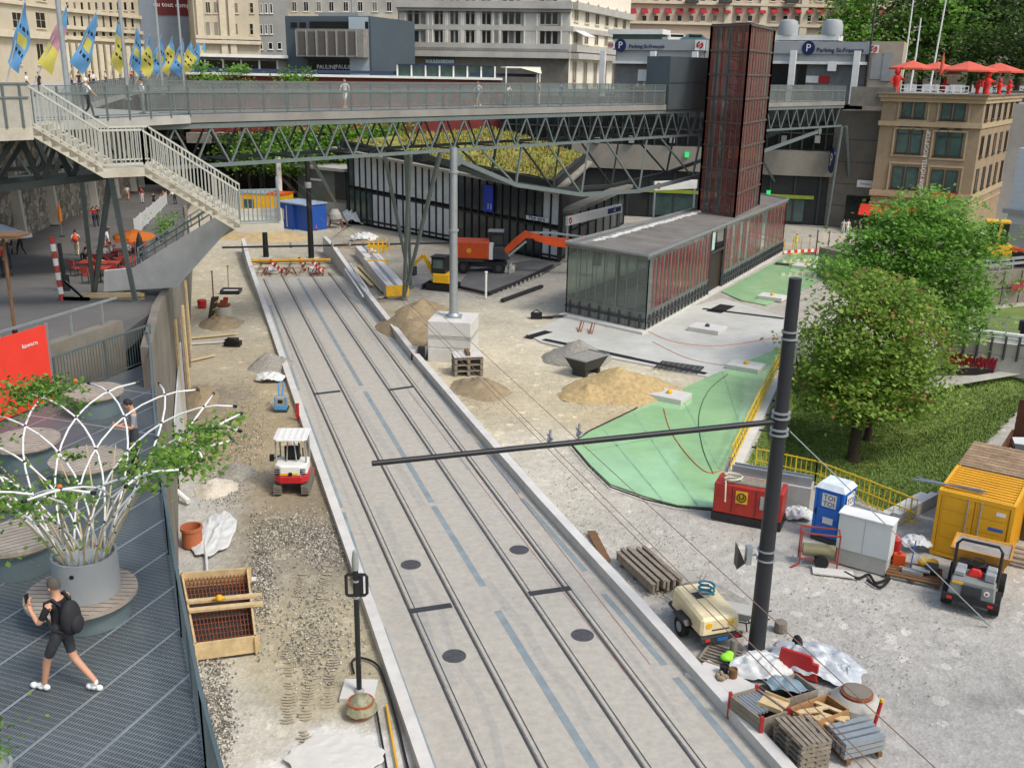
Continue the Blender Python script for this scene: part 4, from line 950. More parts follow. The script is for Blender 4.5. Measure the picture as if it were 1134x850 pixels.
def p_sign(f,px,py,r,label=None,parent=None):
 f0=f
 if not parent:
  class Q:pass
  f=Q();f.uv,f.at=f0.uv,f0.at;f.n=(f0.n*.42-f0.e*.9).normalized();f.e=V((-f.n.y,f.n.x,0))
 u,z=f.uv(px,py);c=f.at(u,z,.06 if parent else 1.2);b=MB();ps=[c+f.e*(r*math.cos(k*math.pi/12))+UP*(r*1.1*math.sin(k*math.pi/12))for k in range(24)]
 b.add(ps+[p+f.n*.12 for p in ps],[tuple(range(24,48))]+[(i,(i+1)%24,24+(i+1)%24,24+i)for i in range(24)])
 if parent:o=b.build('parking_disc',mat('sign_navy',(22,34,84),.4,bump=0),parent,world=True)
 else:o=solo(b,'parking_sign',mat('sign_navy',(22,34,84),.4,bump=0),label,'sign')
 vs,fs=text_mesh('P',r*1.6,.03);z_=f.n;q=c+f.n*.13;m=MB();m.add([q+f.e*v[0]+UP*v[1]+z_*v[2]for v in vs],fs)
 if parent:m.build('lettering',M_white,o,world=True)
 else:m.build('lettering',M_white,o,world=True)
p_sign(f,924,177,1.3,'round dark blue parking sign with white P on the flank wall')
hf=Fac(973,114,1085,110,150);hs=Fac(1085,110,1123,130,150);HZ=15.2
M_sst=mat('sandstone',(150,131,105),.9,var=.14,scale=.8,bump=.2,bscale=8,grime=.2);M_sstl=mat('light_sandstone',(174,154,122),.85,var=.12,scale=1.5,bump=.1,grime=.2)
t=thing('hotel','brown sandstone hotel with rows of paired windows and a roof terrace','building',hf.at(hf.len/2,0,-8)[:]);hot=t
e0,e1,e2=hf.at(0,0),hf.at(hf.len,0),hs.at(hs.len,0);e3=e0+(e2-e1)
b=MB();b.prism([tuple(p[:2])for p in(e0,e1,e2,e3)],-.2,HZ-.4);b.build('wall',M_sst,t,world=True)
b=MB();ctr_=(e0+e1+e2+e3)/4
def ring(o,z0,z1):b.prism([tuple((p+(p-ctr_).normalized()*o)[:2])for p in(e0,e1,e2,e3)],z0,z1)
ring(.9,HZ-.38,HZ-.02);ring(.5,HZ-.8,HZ-.39)
z=hf.uv(1030,138)[1];ring(.35,z-.25,z+.25);z=hf.uv(1020,216)[1];ring(.4,z-.3,z+.3);z=hf.uv(1020,226)[1];ring(.2,z-.2,z)
b.build('cornice',M_sstl,t,world=True)
rc=MB();rc.prism([tuple((p+(p-ctr_).normalized()*1.3)[:2])for p in(e0,e1,e2,e3)],HZ,HZ+.14);rc.build('roof_terrace',M_concd,t,world=True)
M_wf=mat('window_frame',(58,50,42),.6,bump=0)
for i,(x0,y0,x1,y1)in enumerate(((999.2,110,1009.8,130),(1013,111,1024,131),(1043,112,1054,133),(1057,113,1068.7,133.6),(992.8,147,1005.5,170),(1008,148,1020,170.7),(1036,150,1049,173),(1051.5,151,1064.5,173.6),(988,183.5,1000,209),(1003,184.5,1015.5,209.5),(1031,187.5,1043.7,211),(1047,188.5,1059,213))):
 hf.window(t,x0+.9,y0,x1-.9,y1,M_wf,M_wing,(1,1),True,arch=4<=i<8,fw_=.1)
b=MB()
for x0,y0,x1,y1 in((997,108,1027,133),(1041,110,1072,135),(991,143,1023,172),(1034,146,1067,176),(986,181,1018,211),(1029,185,1062,215)):
 u0,u1,z0,z1=hf.prect(x0,y0,x1,y1);u0+=.05;u1-=.05
 for a in((u0-.14,u0+.04,z0,z1),(u1-.04,u1+.14,z0,z1),(u0-.14,u1+.14,z1+.02,z1+.2),(u0-.2,u1+.2,z0-.22,z0-.02)):hf.box(b,*a,0,.12)
b.build('window_surround',M_sstl,t,world=True)
zt_=[(hf.uv(1050,112)[1],hf.uv(1050,133)[1]),(hf.uv(1050,150)[1],hf.uv(1050,174)[1]),(hf.uv(1050,187)[1],hf.uv(1050,212)[1])]
for z1,z0 in zt_:
 for i in range(6):u=hs.len*(i+.5)/6;hs.win(t,u-.75,u+.75,z0,z1,M_wf,M_wd,(2,1),True,fw_=.16)
u,z=hf.uv(1024.5,177)
lettering('BAR HÔTEL ROOFTOP',.62,hf.at(u,z,.12),UP,-hf.e,M_white,t,depth=.05)
b=MB();u0,z=hf.uv(958,236);u1,z2=hf.uv(1010,250);zb=3.0
b.hexa([hf.at(-1,zb-.9,2.4),hf.at(5.5,zb-.9,2.4),hf.at(5.5,zb,0.01),hf.at(-1,zb,.01),hf.at(-1,zb-.8,2.4),hf.at(5.5,zb-.8,2.4),hf.at(5.5,zb+.15,.01),hf.at(-1,zb+.15,.01)]);b.build('awning',M_redb,t,world=True)
b=MB();hf.box(b,6.2,8.9,4.3,4.9,.3,.4);b.build('red_lettering_panel',M_redb,t,world=True)
b=MB();hf.box(b,.3,hf.len-.3,.2,2.7,0,.05);b.build('shop_window',M_wd,t,world=True)
for i in range(9):
 x0=999+i*8.4;u0,z1=hf.uv(x0,86+i*.25);u1,z0=hf.uv(x0+7.2,94+i*.25);b=MB()
 for a in((u0,u0+.08,HZ+.16,HZ+.98),(u1-.08,u1,HZ+.16,HZ+.98),(u0+.08,u1-.08,HZ+.9,HZ+.98),(u0+.08,u1-.08,HZ+.5,HZ+.58),(u0+.08,u1-.08,HZ+.16,HZ+.24)):hf.box(b,*a,.25,.4)
 b.build('balustrade_panel',M_white,t,world=True)
def parasol(name,label,p,r,h,col,folded=False,ribs=8,group=None,ph=None):
 t=thing(name,label,'parasol',p,random.uniform(0,1),group);b=MB();b.tube([(0,0,0),(0,0,h)],.035,8);b.build('pole',M_galv,t)
 b=MB();b.lathe([(.3,0),(.3,.08),(.08,.1)],10);b.build('base',M_dark,t)
 b=MB()
 if folded:b.lathe([(.05,h*.42),(.2,h*.45),(.22,h*.6),(.14,h*.85),(.03,h*1.0),(0,h*1.02)],10)
 else:
  vs=[(0,0,h+.02)]+[(r*math.cos(k*2*math.pi/ribs),r*math.sin(k*2*math.pi/ribs),h-r*.3)for k in range(ribs)]+[(r*1.0*math.cos(k*2*math.pi/ribs),r*1.0*math.sin(k*2*math.pi/ribs),h-r*.3-.18)for k in range(ribs)]
  b.add(vs,[(0,1+k,1+(k+1)%ribs)for k in range(ribs)]+[(1+k,1+ribs+k,1+ribs+(k+1)%ribs,1+(k+1)%ribs)for k in range(ribs)])
 b.build('canopy',col,t);return t
M_or=mat('orange_red_canvas',(206,92,70),.7,var=.08,bump=.05);M_or2=mat('orange_canvas',(232,128,40),.7,var=.08,bump=.05)
def hp(px,d):p=Pd(px,90,d);return(p.x,p.y,HZ+.14)
for px,d,r,l in((1008,116,2.6,'open orange red parasol at the left of the hotel roof terrace'),(1036,121,2.6,'open orange red parasol behind the folded one on the roof terrace'),(1070,114,3.0,'large open orange red parasol in the middle right of the roof terrace'),(1104,120,3.0,'open orange red parasol at the right end of the roof terrace')):
 parasol('parasol',l,hp(px,d),r,3.4,M_or,group='roof terrace parasols')
parasol('parasol','folded orange parasol standing up between the open ones on the hotel roof',hp(1041,113.5),1,4.2,M_or,folded=True)
parasol('parasol','small white open parasol low under the orange red ones',hp(1053,116),1.3,2.4,M_white)
for px,d,h,l in((993,114.6,2.6,'tall red rooftop statue at the left corner of the hotel terrace'),(1094,112,2.4,'red rooftop statue with a hat near the right corner'),(1084,113,1.6,'small red rooftop statue left of the one with a hat'),(1108,115,1.7,'red rounded rooftop statue right of the one with a hat'),(1119,117,1.6,'rightmost small red rooftop statue beside the hedge'),(1047,116,1.6,'small red rooftop statue under the white parasol')):
 b=MB();k=h/2.4
 b.lathe([(.34*k,0),(.36*k,.1*k),(.26*k,.5*k),(.3*k,.9*k),(.42*k,1.3*k),(.36*k,1.6*k),(.14*k,1.72*k),(.26*k,1.85*k),(.3*k,2.05*k),(.22*k,2.3*k),(0,2.4*k)],12)
 b.tube([(-.38*k,0,1.45*k),(-.62*k,-.1,1.05*k),(-.5*k,-.35*k,.85*k)],[.12*k,.1*k,.09*k],8);b.tube([(.38*k,0,1.45*k),(.66*k,-.1,1.15*k),(.6*k,-.3*k,1.4*k)],[.12*k,.1*k,.09*k],8)
 if 'hat' in l and 'with a hat near' in l:b.lathe([(.5*k,2.25*k),(.5*k,2.3*k),(.25*k,2.5*k),(0,2.55*k)],12)
 solo(b,'statue',M_redb,l,'statue',hp(px,d),smooth=True,group='red rooftop statues')
M_park=mat('grey_cladding',(158,162,164),.55,var=.06,scale=.6,bump=.03,grime=.15);M_navy=mat('sign_navy',(22,34,84),.4,bump=0)
def parking(px0,px1,d0,d1,yy,ptx,rlab,label,posts,dark,signs):
 f=Fac(px0,d0,px1,d1,60);z=lambda y:f.uv((px0+px1)/2,y)[1]
 t=bld('parking_entrance',label,'building',f,PZ-.6,z(yy[0])-.2,9,mat('parking_back',(120,122,122),.8),'parking entrances on the square')
 b=MB();f.box(b,-.2,f.len+.2,z(yy[1]),z(yy[0]),-.5,.6);fa=b.build('fascia',M_park,t,world=True)
 b=MB();f.box(b,.2,f.len-.2,z(yy[2]),z(yy[1])-.02,0,.3);b.build('upper_panel',M_park,t,world=True)
 b=MB();f.box(b,-.1,f.len+.1,z(yy[2])-.35,z(yy[2])-.02,0,.9);b.build('canopy_edge',M_white,t,world=True)
 for x in posts:u=f.uv(x,70)[0];b=MB();f.box(b,u-.35,u+.35,PZ-.5,z(yy[2])+1.2,.92,1.5);b.build('pillar',M_white,t,world=True)
 for x0,x1 in dark:u0,u1=f.uv(x0,70)[0],f.uv(x1,70)[0];b=MB();f.box(b,u0,u1,PZ-.4,z(yy[2])-.4,0,.1);b.build('opening',M_wd,t,world=True)
 f2=Fac(px0,d0,px1,d1,60);f2.o=f.o+f.n*.55;ym=(yy[0]+yy[1])/2
 p_sign(f2,ptx[0],ptx[1],.75,parent=fa)
 u,zz=f2.uv(ptx[2],ptx[3]);lettering('Parking St-François',ptx[4],f2.at(u,zz,.1),f.e,UP,M_navy,fa,depth=.08)
 for x0,y0,x1,y1 in signs:
  b=MB();f2.pbox(b,x0,y0,x1,y1,.2,.4);s_=b.build('emblem_board',M_white,t,world=True);u0,u1,z0,z1=f2.prect(x0,y0,x1,y1);c=f2.at((u0+u1)/2,(z0+z1)/2,.42);r=(u1-u0)*.36
  b=MB();ps=[c+f.e*(r*math.cos(k*math.pi/10))+UP*(r*math.sin(k*math.pi/10))for k in range(20)];pi=[c+f.e*(r*.5*math.cos(k*math.pi/10))+UP*(r*.5*math.sin(k*math.pi/10))for k in range(20)]
  b.add([p+f.n*.03 for p in ps+pi],[(i,(i+1)%20,20+(i+1)%20,20+i)for i in range(20)if i not in(3,4,13,14)]);b.bar(c-f.e*r*.6-UP*r*.5+f.n*.04,c+f.e*r*.6+UP*r*.5+f.n*.04,r*.3,.02,up=tuple(f.n));b.build('red_emblem',M_red,s_,world=True)
 return t,f,z
t,f,z=parking(682,781,137,132,(44,56,68),(687.5,50.5,716.5,51.5,.62),'','grey parking entrance with white pillars left of the lift tower',(671,726,772),((729,738),(745,770)),((674,46,681,54),(771,44.5,781,56)))
b=MB();f.pbox(b,707,77,717,90,.0,.12);b.build('poster',M_white,t,world=True)
b=MB();f.pbox(b,669,32,730,37.5,-5,-1.5);b.build('upper_roof',M_white,t,world=True);b=MB();f.pbox(b,673,37.6,728,44,-4.6,-2);b.build('upper_glazing',M_wing,t,world=True)
t,f,z=parking(851,961,128,123,(46.5,60,68),(895.5,53.5,930.5,55.8,.7),'','grey parking entrance with two roof domes right of the lift tower',(880,950),((851,878),(884,894)),((963,50,973,59),))
for x0,x1,y0,y1 in((893,906,84,92),(907,918,84,92)):b=MB();f.pbox(b,x0,y0,x1,y1,.0,.12);b.build('poster',M_white if x0<900 else M_red,t,world=True)
b=MB();f.pbox(b,919,68,927,79,.95,1.2);b.build('hanging_sign',M_white,t,world=True)
b=MB();f.pbox(b,853,38,925,44,-6,-2.5);b.build('roof_edge',M_white,t,world=True)
for x in(866,916):
 u,zz=f.uv(x,38);c=f.at(u,zz,-3.5);b=MB();b.T=Matrix.Translation(c);b.lathe([(1.25,0),(1.25,1.1),(1.0,1.7),(.6,1.85),(0,1.85)],16);b.build('roof_dome',M_park,t,world=True,smooth=True)
f=Fac(962,122.5,1000,121,60);t=bld('side_building','beige concrete stair building between parking entrance and hotel roof','building',f,12.5,f.uv(980,46)[1],6,mat('beige_block',(168,158,142),.9,var=.12,scale=.6,grime=.3))
b=MB();f.pbox(b,966,62,976,88,0,.1);f.pbox(b,979,58,986,90,0,.15);b.build('shutter',M_grey,t,world=True)
for px,m,l in((749,M_white,'white car parked on the roof of the left parking entrance'),(769,mat('car_teal',(70,110,110),.3,bump=0),'dark teal car parked on the roof beside the white car')):
 p=Pd(px,44,140);t=thing('parked_car',l,'car',(p.x,p.y,20.55),.1,'cars on the parking roof')
 b=MB();prof=[(-2,.3),(2,.3),(2.05,.75),(1.3,.9),(.7,1.4),(-1.0,1.42),(-1.7,.95),(-2.05,.85)]
 b.add([(x,-.85,z)for x,z in prof]+[(x,.85,z)for x,z in prof],[tuple(range(8)),tuple(range(15,7,-1))]+[((i+1)%8,i,8+i,8+(i+1)%8)for i in range(8)]);b.build('body',m,t)
 b=MB();b.box(-1.0,.75,-.87,.87,.98,1.3);b.build('window',M_wd,t)
 for x in(-1.25,1.25):
  for y in(-.86,.86):b=MB();b.tube([(x,y-.08,.32),(x,y+.08,.32)],.32,12);b.build('wheel',M_rubber,t)
def rows(f,t,xs,y0,y1,fm,gm,w=None,**k):
 for x in xs:f.window(t,x,y0,x+w,y1,fm,gm,**k)
M_trim=mat('stone_trim',(206,196,172),.85,var=.1,bump=.05,grime=.2);M_beige=mat('beige_stone',(190,180,158),.9,var=.1,scale=.3,bump=.1,grime=.25);M_wstone=mat('white_stone',(178,176,168),.9,var=.12,scale=.4,bump=.1,grime=.4);M_gstone=mat('grey_stone',(140,138,132),.9,var=.15,scale=.4,grime=.4)
f=Fac(-80,120,68,150,40);t=bld('corner_building','beige stone building with tall windows behind the leftmost flags','building',f,12,44,20,M_beige)
for x in(-40,12,38):f.window(t,x,13,x+13,32,M_trim,M_wd,(2,2));f.window(t,x,-16,x+13,2,M_trim,M_wd,(2,2));f.window(t,x+1,48,x+12,72,M_trim,M_wd,(2,1))
b=MB();u,z=f.uv(30,5);f.box(b,0,f.len,z-.2,z+.2,0,.4);u,z=f.uv(30,38);f.box(b,0,f.len,z-.5,z+.4,0,.7);b.build('cornice',M_trim,t,world=True)
f=Fac(66,150,156,172,40);t=bld('arcade_building','cream building with close rows of narrow windows and columns behind the flags','building',f,12,44,20,M_beige)
for k,x in enumerate((72,80,88,96,104,112,120,128,136,144)):
 f.window(t,x,2,x+4.5,12,M_trim,M_wd,(1,1));f.window(t,x,17,x+4.5,31,M_trim,M_wd,(1,1));f.window(t,x,35,x+4.5,41,M_trim,M_wd,(1,1));f.window(t,x,50,x+4.5,78,M_trim,M_wd,(1,1),arch=True)
b=MB()
for k in range(12):u=f.uv(70+k*7.6,60)[0];b.tube([f.at(u,13,.5),f.at(u,f.uv(100,49)[1],.5)],.45,8)
b.build('column',M_trim,t,world=True)
b=MB()
for y in(15,33,44):u,z=f.uv(110,y);f.box(b,0,f.len,z-.25,z+.25,0,.5)
b.build('cornice',M_trim,t,world=True)
f=Fac(153,172,217,176,40);t=bld('scaffold_screen','blue grey sheeted facade with a dark red advertising banner','building',f,12,44,12,mat('screen_blue',(120,130,142),.8,var=.12,scale=.5,bump=.2,bscale=3))
b=MB();f.pbox(b,170,-14,214,18,.05,.2);bn2=b.build('advertising_banner',mat('banner_dark_red',(96,30,34),.7,var=.2,scale=.3,bump=0),t,world=True)
u,z=f.uv(196,6);lettering('du tout compris',1.05,f.at(u-.35,z,.22),f.e,UP,M_white,bn2)
f=Fac(216,168,288,172,40);t=bld('rounded_building','beige stone building with pilasters right of the banner facade','building',f,12,44,16,M_beige)
for x in(227,236):f.window(t,x,2,x+6.5,15,M_trim,M_wd,(2,1));f.window(t,x,24,x+6.5,40,M_trim,M_gstone,(1,1))
for x in(259,276):f.window(t,x,3,x+5,15,M_trim,M_wd,(1,2));f.window(t,x,26,x+5,39,M_trim,M_wd,(1,2))
b=MB()
for x in(222,247,257):u=f.uv(x,30)[0];f.box(b,u-.5,u+.5,14,43,0,.5)
for y in(42,47):u,z=f.uv(250,y);f.box(b,0,f.len,z-.25,z+.3,0,.8)
b.build('cornice',M_trim,t,world=True)
f=Fac(284,176,320,178,40);t=bld('narrow_building','narrow grey rendered house between beige and dark buildings','building',f,12,44,16,mat('grey_render',(150,152,150),.9,var=.1,scale=.4,grime=.2))
for x in(287.5,293,298.5):f.window(t,x,4,x+3.5,15,M_white,M_wd,(1,1));f.window(t,x,27,x+3.5,38,M_white,M_wd,(1,1))
for x in(286,297,307):f.window(t,x,47,x+5,55,M_white,M_wd,(1,1))
f=Fac(204,138,318,142,70);t=bld('low_shop','low shop pavilion with long white roof edge behind the bridge','building',f,10,f.uv(260,62)[1],8,mat('shop_wall',(168,166,160),.8,grime=.3))
b=MB();f.pbox(b,204,59,318,65,-8,1.5);b.build('roof',M_white,t,world=True);b=MB();f.pbox(b,207,66,306,78,0,.1);gl=b.build('glazing',M_wd,t,world=True);b=MB();f.pbox(b,204,78.5,318,82,0,1.2);b.build('parapet',mat('navy_panel',(36,50,76),.6),t,world=True)
b=MB()
for i in range(6):u=f.uv(207+i*20,70)[0];f.box(b,u-.12,u+.12,f.uv(260,78)[1],f.uv(260,66)[1],.1,.2)
b.build('mullion',M_white,gl,world=True)
f=Fac(317,141,411,137,50);fs=Fac(411,137,441,150,50);t=bld('modern_building','dark grey modern building with a boxed row of vertical panels','building',f,12,f.uv(360,18)[1],14,mat('slate_panel',(74,86,94),.6,var=.1,scale=.3,bump=.05))
b=MB();fs.box(b,.05,fs.len,12,f.uv(360,18)[1]-.1,-3,0);b.build('side_wall',mat('pale_blue_panel',(158,170,178),.5,var=.06),t,world=True)
b=MB();f.pbox(b,343,24,408,32,0,.08);f.pbox(b,322,25,329,31,0,.08);f.pbox(b,332,25,339,31,0,.08);b.build('window_strip',M_wd,t,world=True)
b=MB();f.pbox(b,334,32.5,409,64,.08,1.6);bx=b.build('panel_box',mat('taupe_panel',(132,128,120),.7),t,world=True)
b=MB()
for i in range(6):f.pbox(b,336.5+i*11,35.5,345.5+i*11,61.5,1.6,1.62)
b.build('mesh_panel',mat('brown_mesh',(92,86,80),.8,var=.2,scale=8),bx,world=True)
b=MB()
for i in range(7):f.pbox(b,334.3+i*11,34,335.8+i*11,63,1.62,1.75)
b.build('panel_mullion',M_grey,bx,world=True)
b=MB();f.pbox(b,341,65.5,403,78,.0,.1);gl=b.build('shop_window',M_wd,t,world=True)
u,z=f.uv(362,74.5);lettering('PAULINE',.75,f.at(u,z,.12),f.e,UP,M_white,gl);u,z=f.uv(383,74.5);lettering('PAULINE',.75,f.at(u,z,.12),f.e,UP,M_white,gl)
b=MB();b.tube([f.at(8,f.uv(360,18)[1],-4),f.at(8,f.uv(360,18)[1]+4,-4)],.15,8);f.pbox(b,340,12.5,385,17.5,-8,-3);b.build('roof_plant',M_grey,t,world=True)
f=Fac(441,156,631,152,40);fs=Fac(631,152,697,182,40);t=bld('ornate_building','ornate white stone building with arched upper windows and balustrade','building',f,12,44,20,M_wstone)
b=MB();fs.box(b,.02,fs.len,12,43.9,-10,0);b.build('side_wall',mat('sunlit_stone',(226,220,204),.9,var=.08),t,world=True)  # sunlight on this side is put into its lighter stone colour
T3=[(452,457),(459,464),(466.3,471.3)];grp=[(x-452+o,y-452+o)for o in(452,557,598)for x,y in T3]+[(481.5,486),(487.7,491.7),(498,502.5),(504.3,508.8),(515.3,520),(522,526.5),(533,537.7),(539.3,544)]
for x0,x1 in[(a-.5,c+.5)for a,c in grp]:
 f.window(t,x0,14.5,x1,27.5,M_wstone,M_wd if x0<550 else M_win,(1,1),True,arch=True,fw_=.06)
 f.window(t,x0,34,x1,50.5,M_wstone,M_wd,(1,1),True,fw_=.06)
 if x0>550 or x0<475:f.window(t,x0,67,x1,84,M_wstone,M_wd,(1,1),True,fw_=.1)
 f.window(t,x0,-9,x1,2,M_wstone,M_wd,(1,1),True,fw_=.1)
b=MB()
for y,h,d in((5.5,.5,1.0),(31,.35,.4),(52,.5,1.1),(60.5,.4,1.4)):
 z=f.uv(540,y)[1];f.box(b,-.3,f.len+.3,z-h,z+h,0,d);fs.box(b,.3,fs.len,z-h,z+h,0,d)
for x in(447,476,495,512,530,548,552,586,594,626):u=f.uv(x,40)[0];f.box(b,u-.55,u+.55,f.uv(x,51)[1],f.uv(x,7)[1],0,.35)
b.build('cornice',M_wstone,t,world=True)
b=MB()
for x0,x1 in((451,472.5),(481,492.2),(497.5,509.3),(514.8,527),(532.5,544.5),(556,579.5),(597,620.5)):
 u0,z=f.uv(x0,15);u1=f.uv(x1,15)[0];um,r=(u0+u1)/2,(u1-u0)/2+.25;ps=[(um-r*math.cos(math.pi*k/9),z+min(r,1.25)*math.sin(math.pi*k/9))for k in range(10)]
 for(ua,za),(ub,zb)in zip(ps,ps[1:]):b.bar(f.at(ua,za,.2),f.at(ub,zb,.2),.3,.3)
 for u in(u0-.25,u1+.25):
  b.tube([f.at(u,f.uv(x0,29.5)[1],.25),f.at(u,z,.25)],.17,8);b.tube([f.at(u,f.uv(x0,51)[1],.25),f.at(u,f.uv(x0,33)[1],.25)],.17,8)
b.build('arch_moulding',mat('pale_moulding',(198,195,186),.85,var=.1),t,world=True)
b=MB();z0,z1=f.uv(540,59)[1],f.uv(540,53.5)[1]
for i in range(150):u=f.len*i/150;f.box(b,u,u+.12,z0,z1,.8,1.1)
b.build('balustrade',M_gstone,t,world=True)
b=MB();z1,z0=f.uv(540,61.5)[1],f.uv(540,66)[1];f.box(b,0,f.len,12,z0+.6,.0,.3);b.build('ground_storey',mat('dark_stone',(112,108,100),.9,var=.2,grime=.4),t,world=True)
b=MB()
for i in range(100):u=f.len*(i+.3)/100;z=f.uv(540,7.5)[1];f.box(b,u,u+.3,z-.7,z,0,.8)
b.build('dentil',M_gstone,t,world=True)
for i in range(6):
 u=fs.len*(i+.5)/6.2;za,zb=fs.uv(660,28)[1],fs.uv(660,14)[1];fs.win(t,u-1.0,u+1.0,za,zb,M_trim,M_wd,(2,1),True,arch=True,fw_=.16);fs.win(t,u-1.0,u+1.0,fs.uv(660,51)[1],fs.uv(660,37)[1],M_trim,M_wd,(2,1),True,fw_=.16);fs.win(t,u-1.0,u+1.0,14.5,fs.uv(660,69)[1],M_trim,M_wd,(2,1),False,fw_=.16)
b=MB();z=fs.uv(640,34)[1];b.hexa([fs.at(1,z,0.05),fs.at(6,z,.05),fs.at(6,z-.9,2),fs.at(1,z-.9,2),fs.at(1,z+.1,0.05),fs.at(6,z+.1,.05),fs.at(6,z-.8,2),fs.at(1,z-.8,2)]);b.build('awning',M_white,t,world=True)
u,z=f.uv(488.5,68.5);b=MB();f.pbox(b,475,65.8,502.5,71.5,.6,.8);sg=b.build('shop_sign',mat('sign_teal',(70,120,130),.6,bump=0),t,world=True);lettering('BOULEVARDIER',.62,f.at(u,z,.81),f.e,UP,M_white,sg)
f=Fac(284,196,452,198,20);t=bld('rear_building','grey white stone building rising behind the modern dark building','building',f,12,52,14,M_wstone)
for x in(290,301,312,323,336,350,364,380,396,412,428):f.window(t,x,2,x+6,13,M_white,M_wd,(2,1));f.window(t,x,-18,x+6,-6,M_white,M_wd,(2,1));f.window(t,x,24,x+6,36,M_white,M_wd,(2,1))
b=MB();z=f.uv(360,18)[1];f.box(b,0,f.len,z-.3,z+.3,0,.6);b.build('cornice',M_trim,t,world=True)
f=Fac(590,200,992,205,20);t=bld('grand_hotel','long pinkish stone palace with small red window awnings','building',f,12,52,18,mat('pink_stone',(188,168,150),.9,var=.1,scale=.2,grime=.2));k=0
for x in list(range(698,990,13)):
 if 737<x<745:continue
 f.window(t,x,17,x+5,24,M_trim,M_wd,(1,1));f.window(t,x,-6,x+5,2,M_trim,M_wd,(1,1))
 u0,u1,z0,z1=f.prect(x-.6,10,x+5.6,15.5);b=MB();b.hexa([f.at(u0,z0,1.2),f.at(u1,z0,1.2),f.at(u1,z1,.03),f.at(u0,z1,.03),f.at(u0,z0+.1,1.2),f.at(u1,z0+.1,1.2),f.at(u1,z1+.1,.03),f.at(u0,z1+.1,.03)]);b.build('awning',mat('awning_red',(150,30,42),.7,bump=0),t,world=True)
b=MB()
for y in(4.5,27):z=f.uv(800,y)[1];f.box(b,0,f.len,z-.25,z+.25,0,.6)
for x in(806,845,890,930,968):u=f.uv(x,15)[0];f.box(b,u-.7,u+.7,14,50,0,.5)
b.build('cornice',M_trim,t,world=True)
for x in(676,758,795,868,925,945):b=MB();f.pbox(b,x,.5,x+13,4.2,.6,1.8);b.build('balcony',M_dark,t,world=True)
f=Fac(207,126,556,131,90);t=bld('red_gallery','long dark red gallery with pale roof edge right behind the footbridge','building',f,9,f.uv(380,85)[1],5,mat('gallery_red',(128,52,50),.8,var=.2,scale=.5,bump=.05,grime=.3))
b=MB();f.pbox(b,207,82.5,556,86.5,-5,.6);b.build('roof_edge',M_white,t,world=True)
b=MB();f.pbox(b,207,78.5,600,82.3,-5.2,-5);b.build('blue_balustrade',mat('navy_panel',(36,50,76),.6),t,world=True)
b=MB();random.seed(5)
for i in range(24):x=212+i*14.2;f.pbox(b,x,96,x+7,111,0,.1)
b.build('window',M_wing,t,world=True)
f=Fac(440,134,548,136,76);t=bld('cafe_pavilion','glazed cafe pavilion with bright blue roof edge in front of the ornate building','building',f,14,f.uv(500,72.5)[1],4,M_wing)
b=MB();f.pbox(b,440,70.8,546,73.2,-4,.6);b.build('roof_edge',mat('edge_blue',(40,56,140),.5,bump=0),t,world=True)
b=MB()
for i in range(8):u=f.len*i/7;f.box(b,u-.1,u+.1,14,f.uv(500,73)[1],0,.2)
b.build('mullion',M_white,t,world=True)
f=Fac(558,135,594,136,76);p0=f.at(f.len/2,14.1);b=MB();z1,z0=f.uv(576,74)[1],f.uv(576,81)[1]
t=thing('stall','market stall with cream awning right of the glazed cafe pavilion','stall',p0[:]);b.hexa([f.at(4.6,z0,2),f.at(f.len,z0,2),f.at(f.len,z0,-2),f.at(4.6,z0,-2),f.at(4.6,z1,1),f.at(f.len-3,z1,1),f.at(f.len-3,z1,-2),f.at(4.6,z1,-2)]);b.build('awning',mat('cream_canvas',(226,218,190),.7),t,world=True)
b=MB()
for u in(0,4.5,f.len-.2):f.box(b,u,u+.15,14.1,z0 if u>5 else z1,1,1.15)
f.box(b,0,4.6,z1-.2,z1,-2,1.2);b.build('frame',M_white,t,world=True)
f=Fac(150,141,590,134,190);t=bld('underpass_building','dark open street front below the square, left of the station','building',f,0,13.9,5,mat('underpass_dark',(46,45,43),.9,var=.4,scale=.3))
b=MB()
for x0,x1 in((213,240),(243,262),(270,290)):f.pbox(b,x0,146,x1,158,0,2)
b.build('awning',mat('pale_awning',(170,166,158),.8),t,world=True)
b=MB();f.pbox(b,348,150,358,157,.1,.4);b.build('red_sign',M_red,t,world=True)
b=MB()
for i in range(16):u=f.len*i/15;f.box(b,u-.2,u+.2,0,13.5,0,.5)
f.box(b,0,f.len,7.0,7.4,0,.5);b.build('pier',mat('pier',(84,82,78),.9),t,world=True)
b=MB()
for i in range(14):u=f.len*(i+.2)/15;f.box(b,u,u+f.len/28,.3,4.2,0,.1)
b.build('shop_window',M_wd,t,world=True)
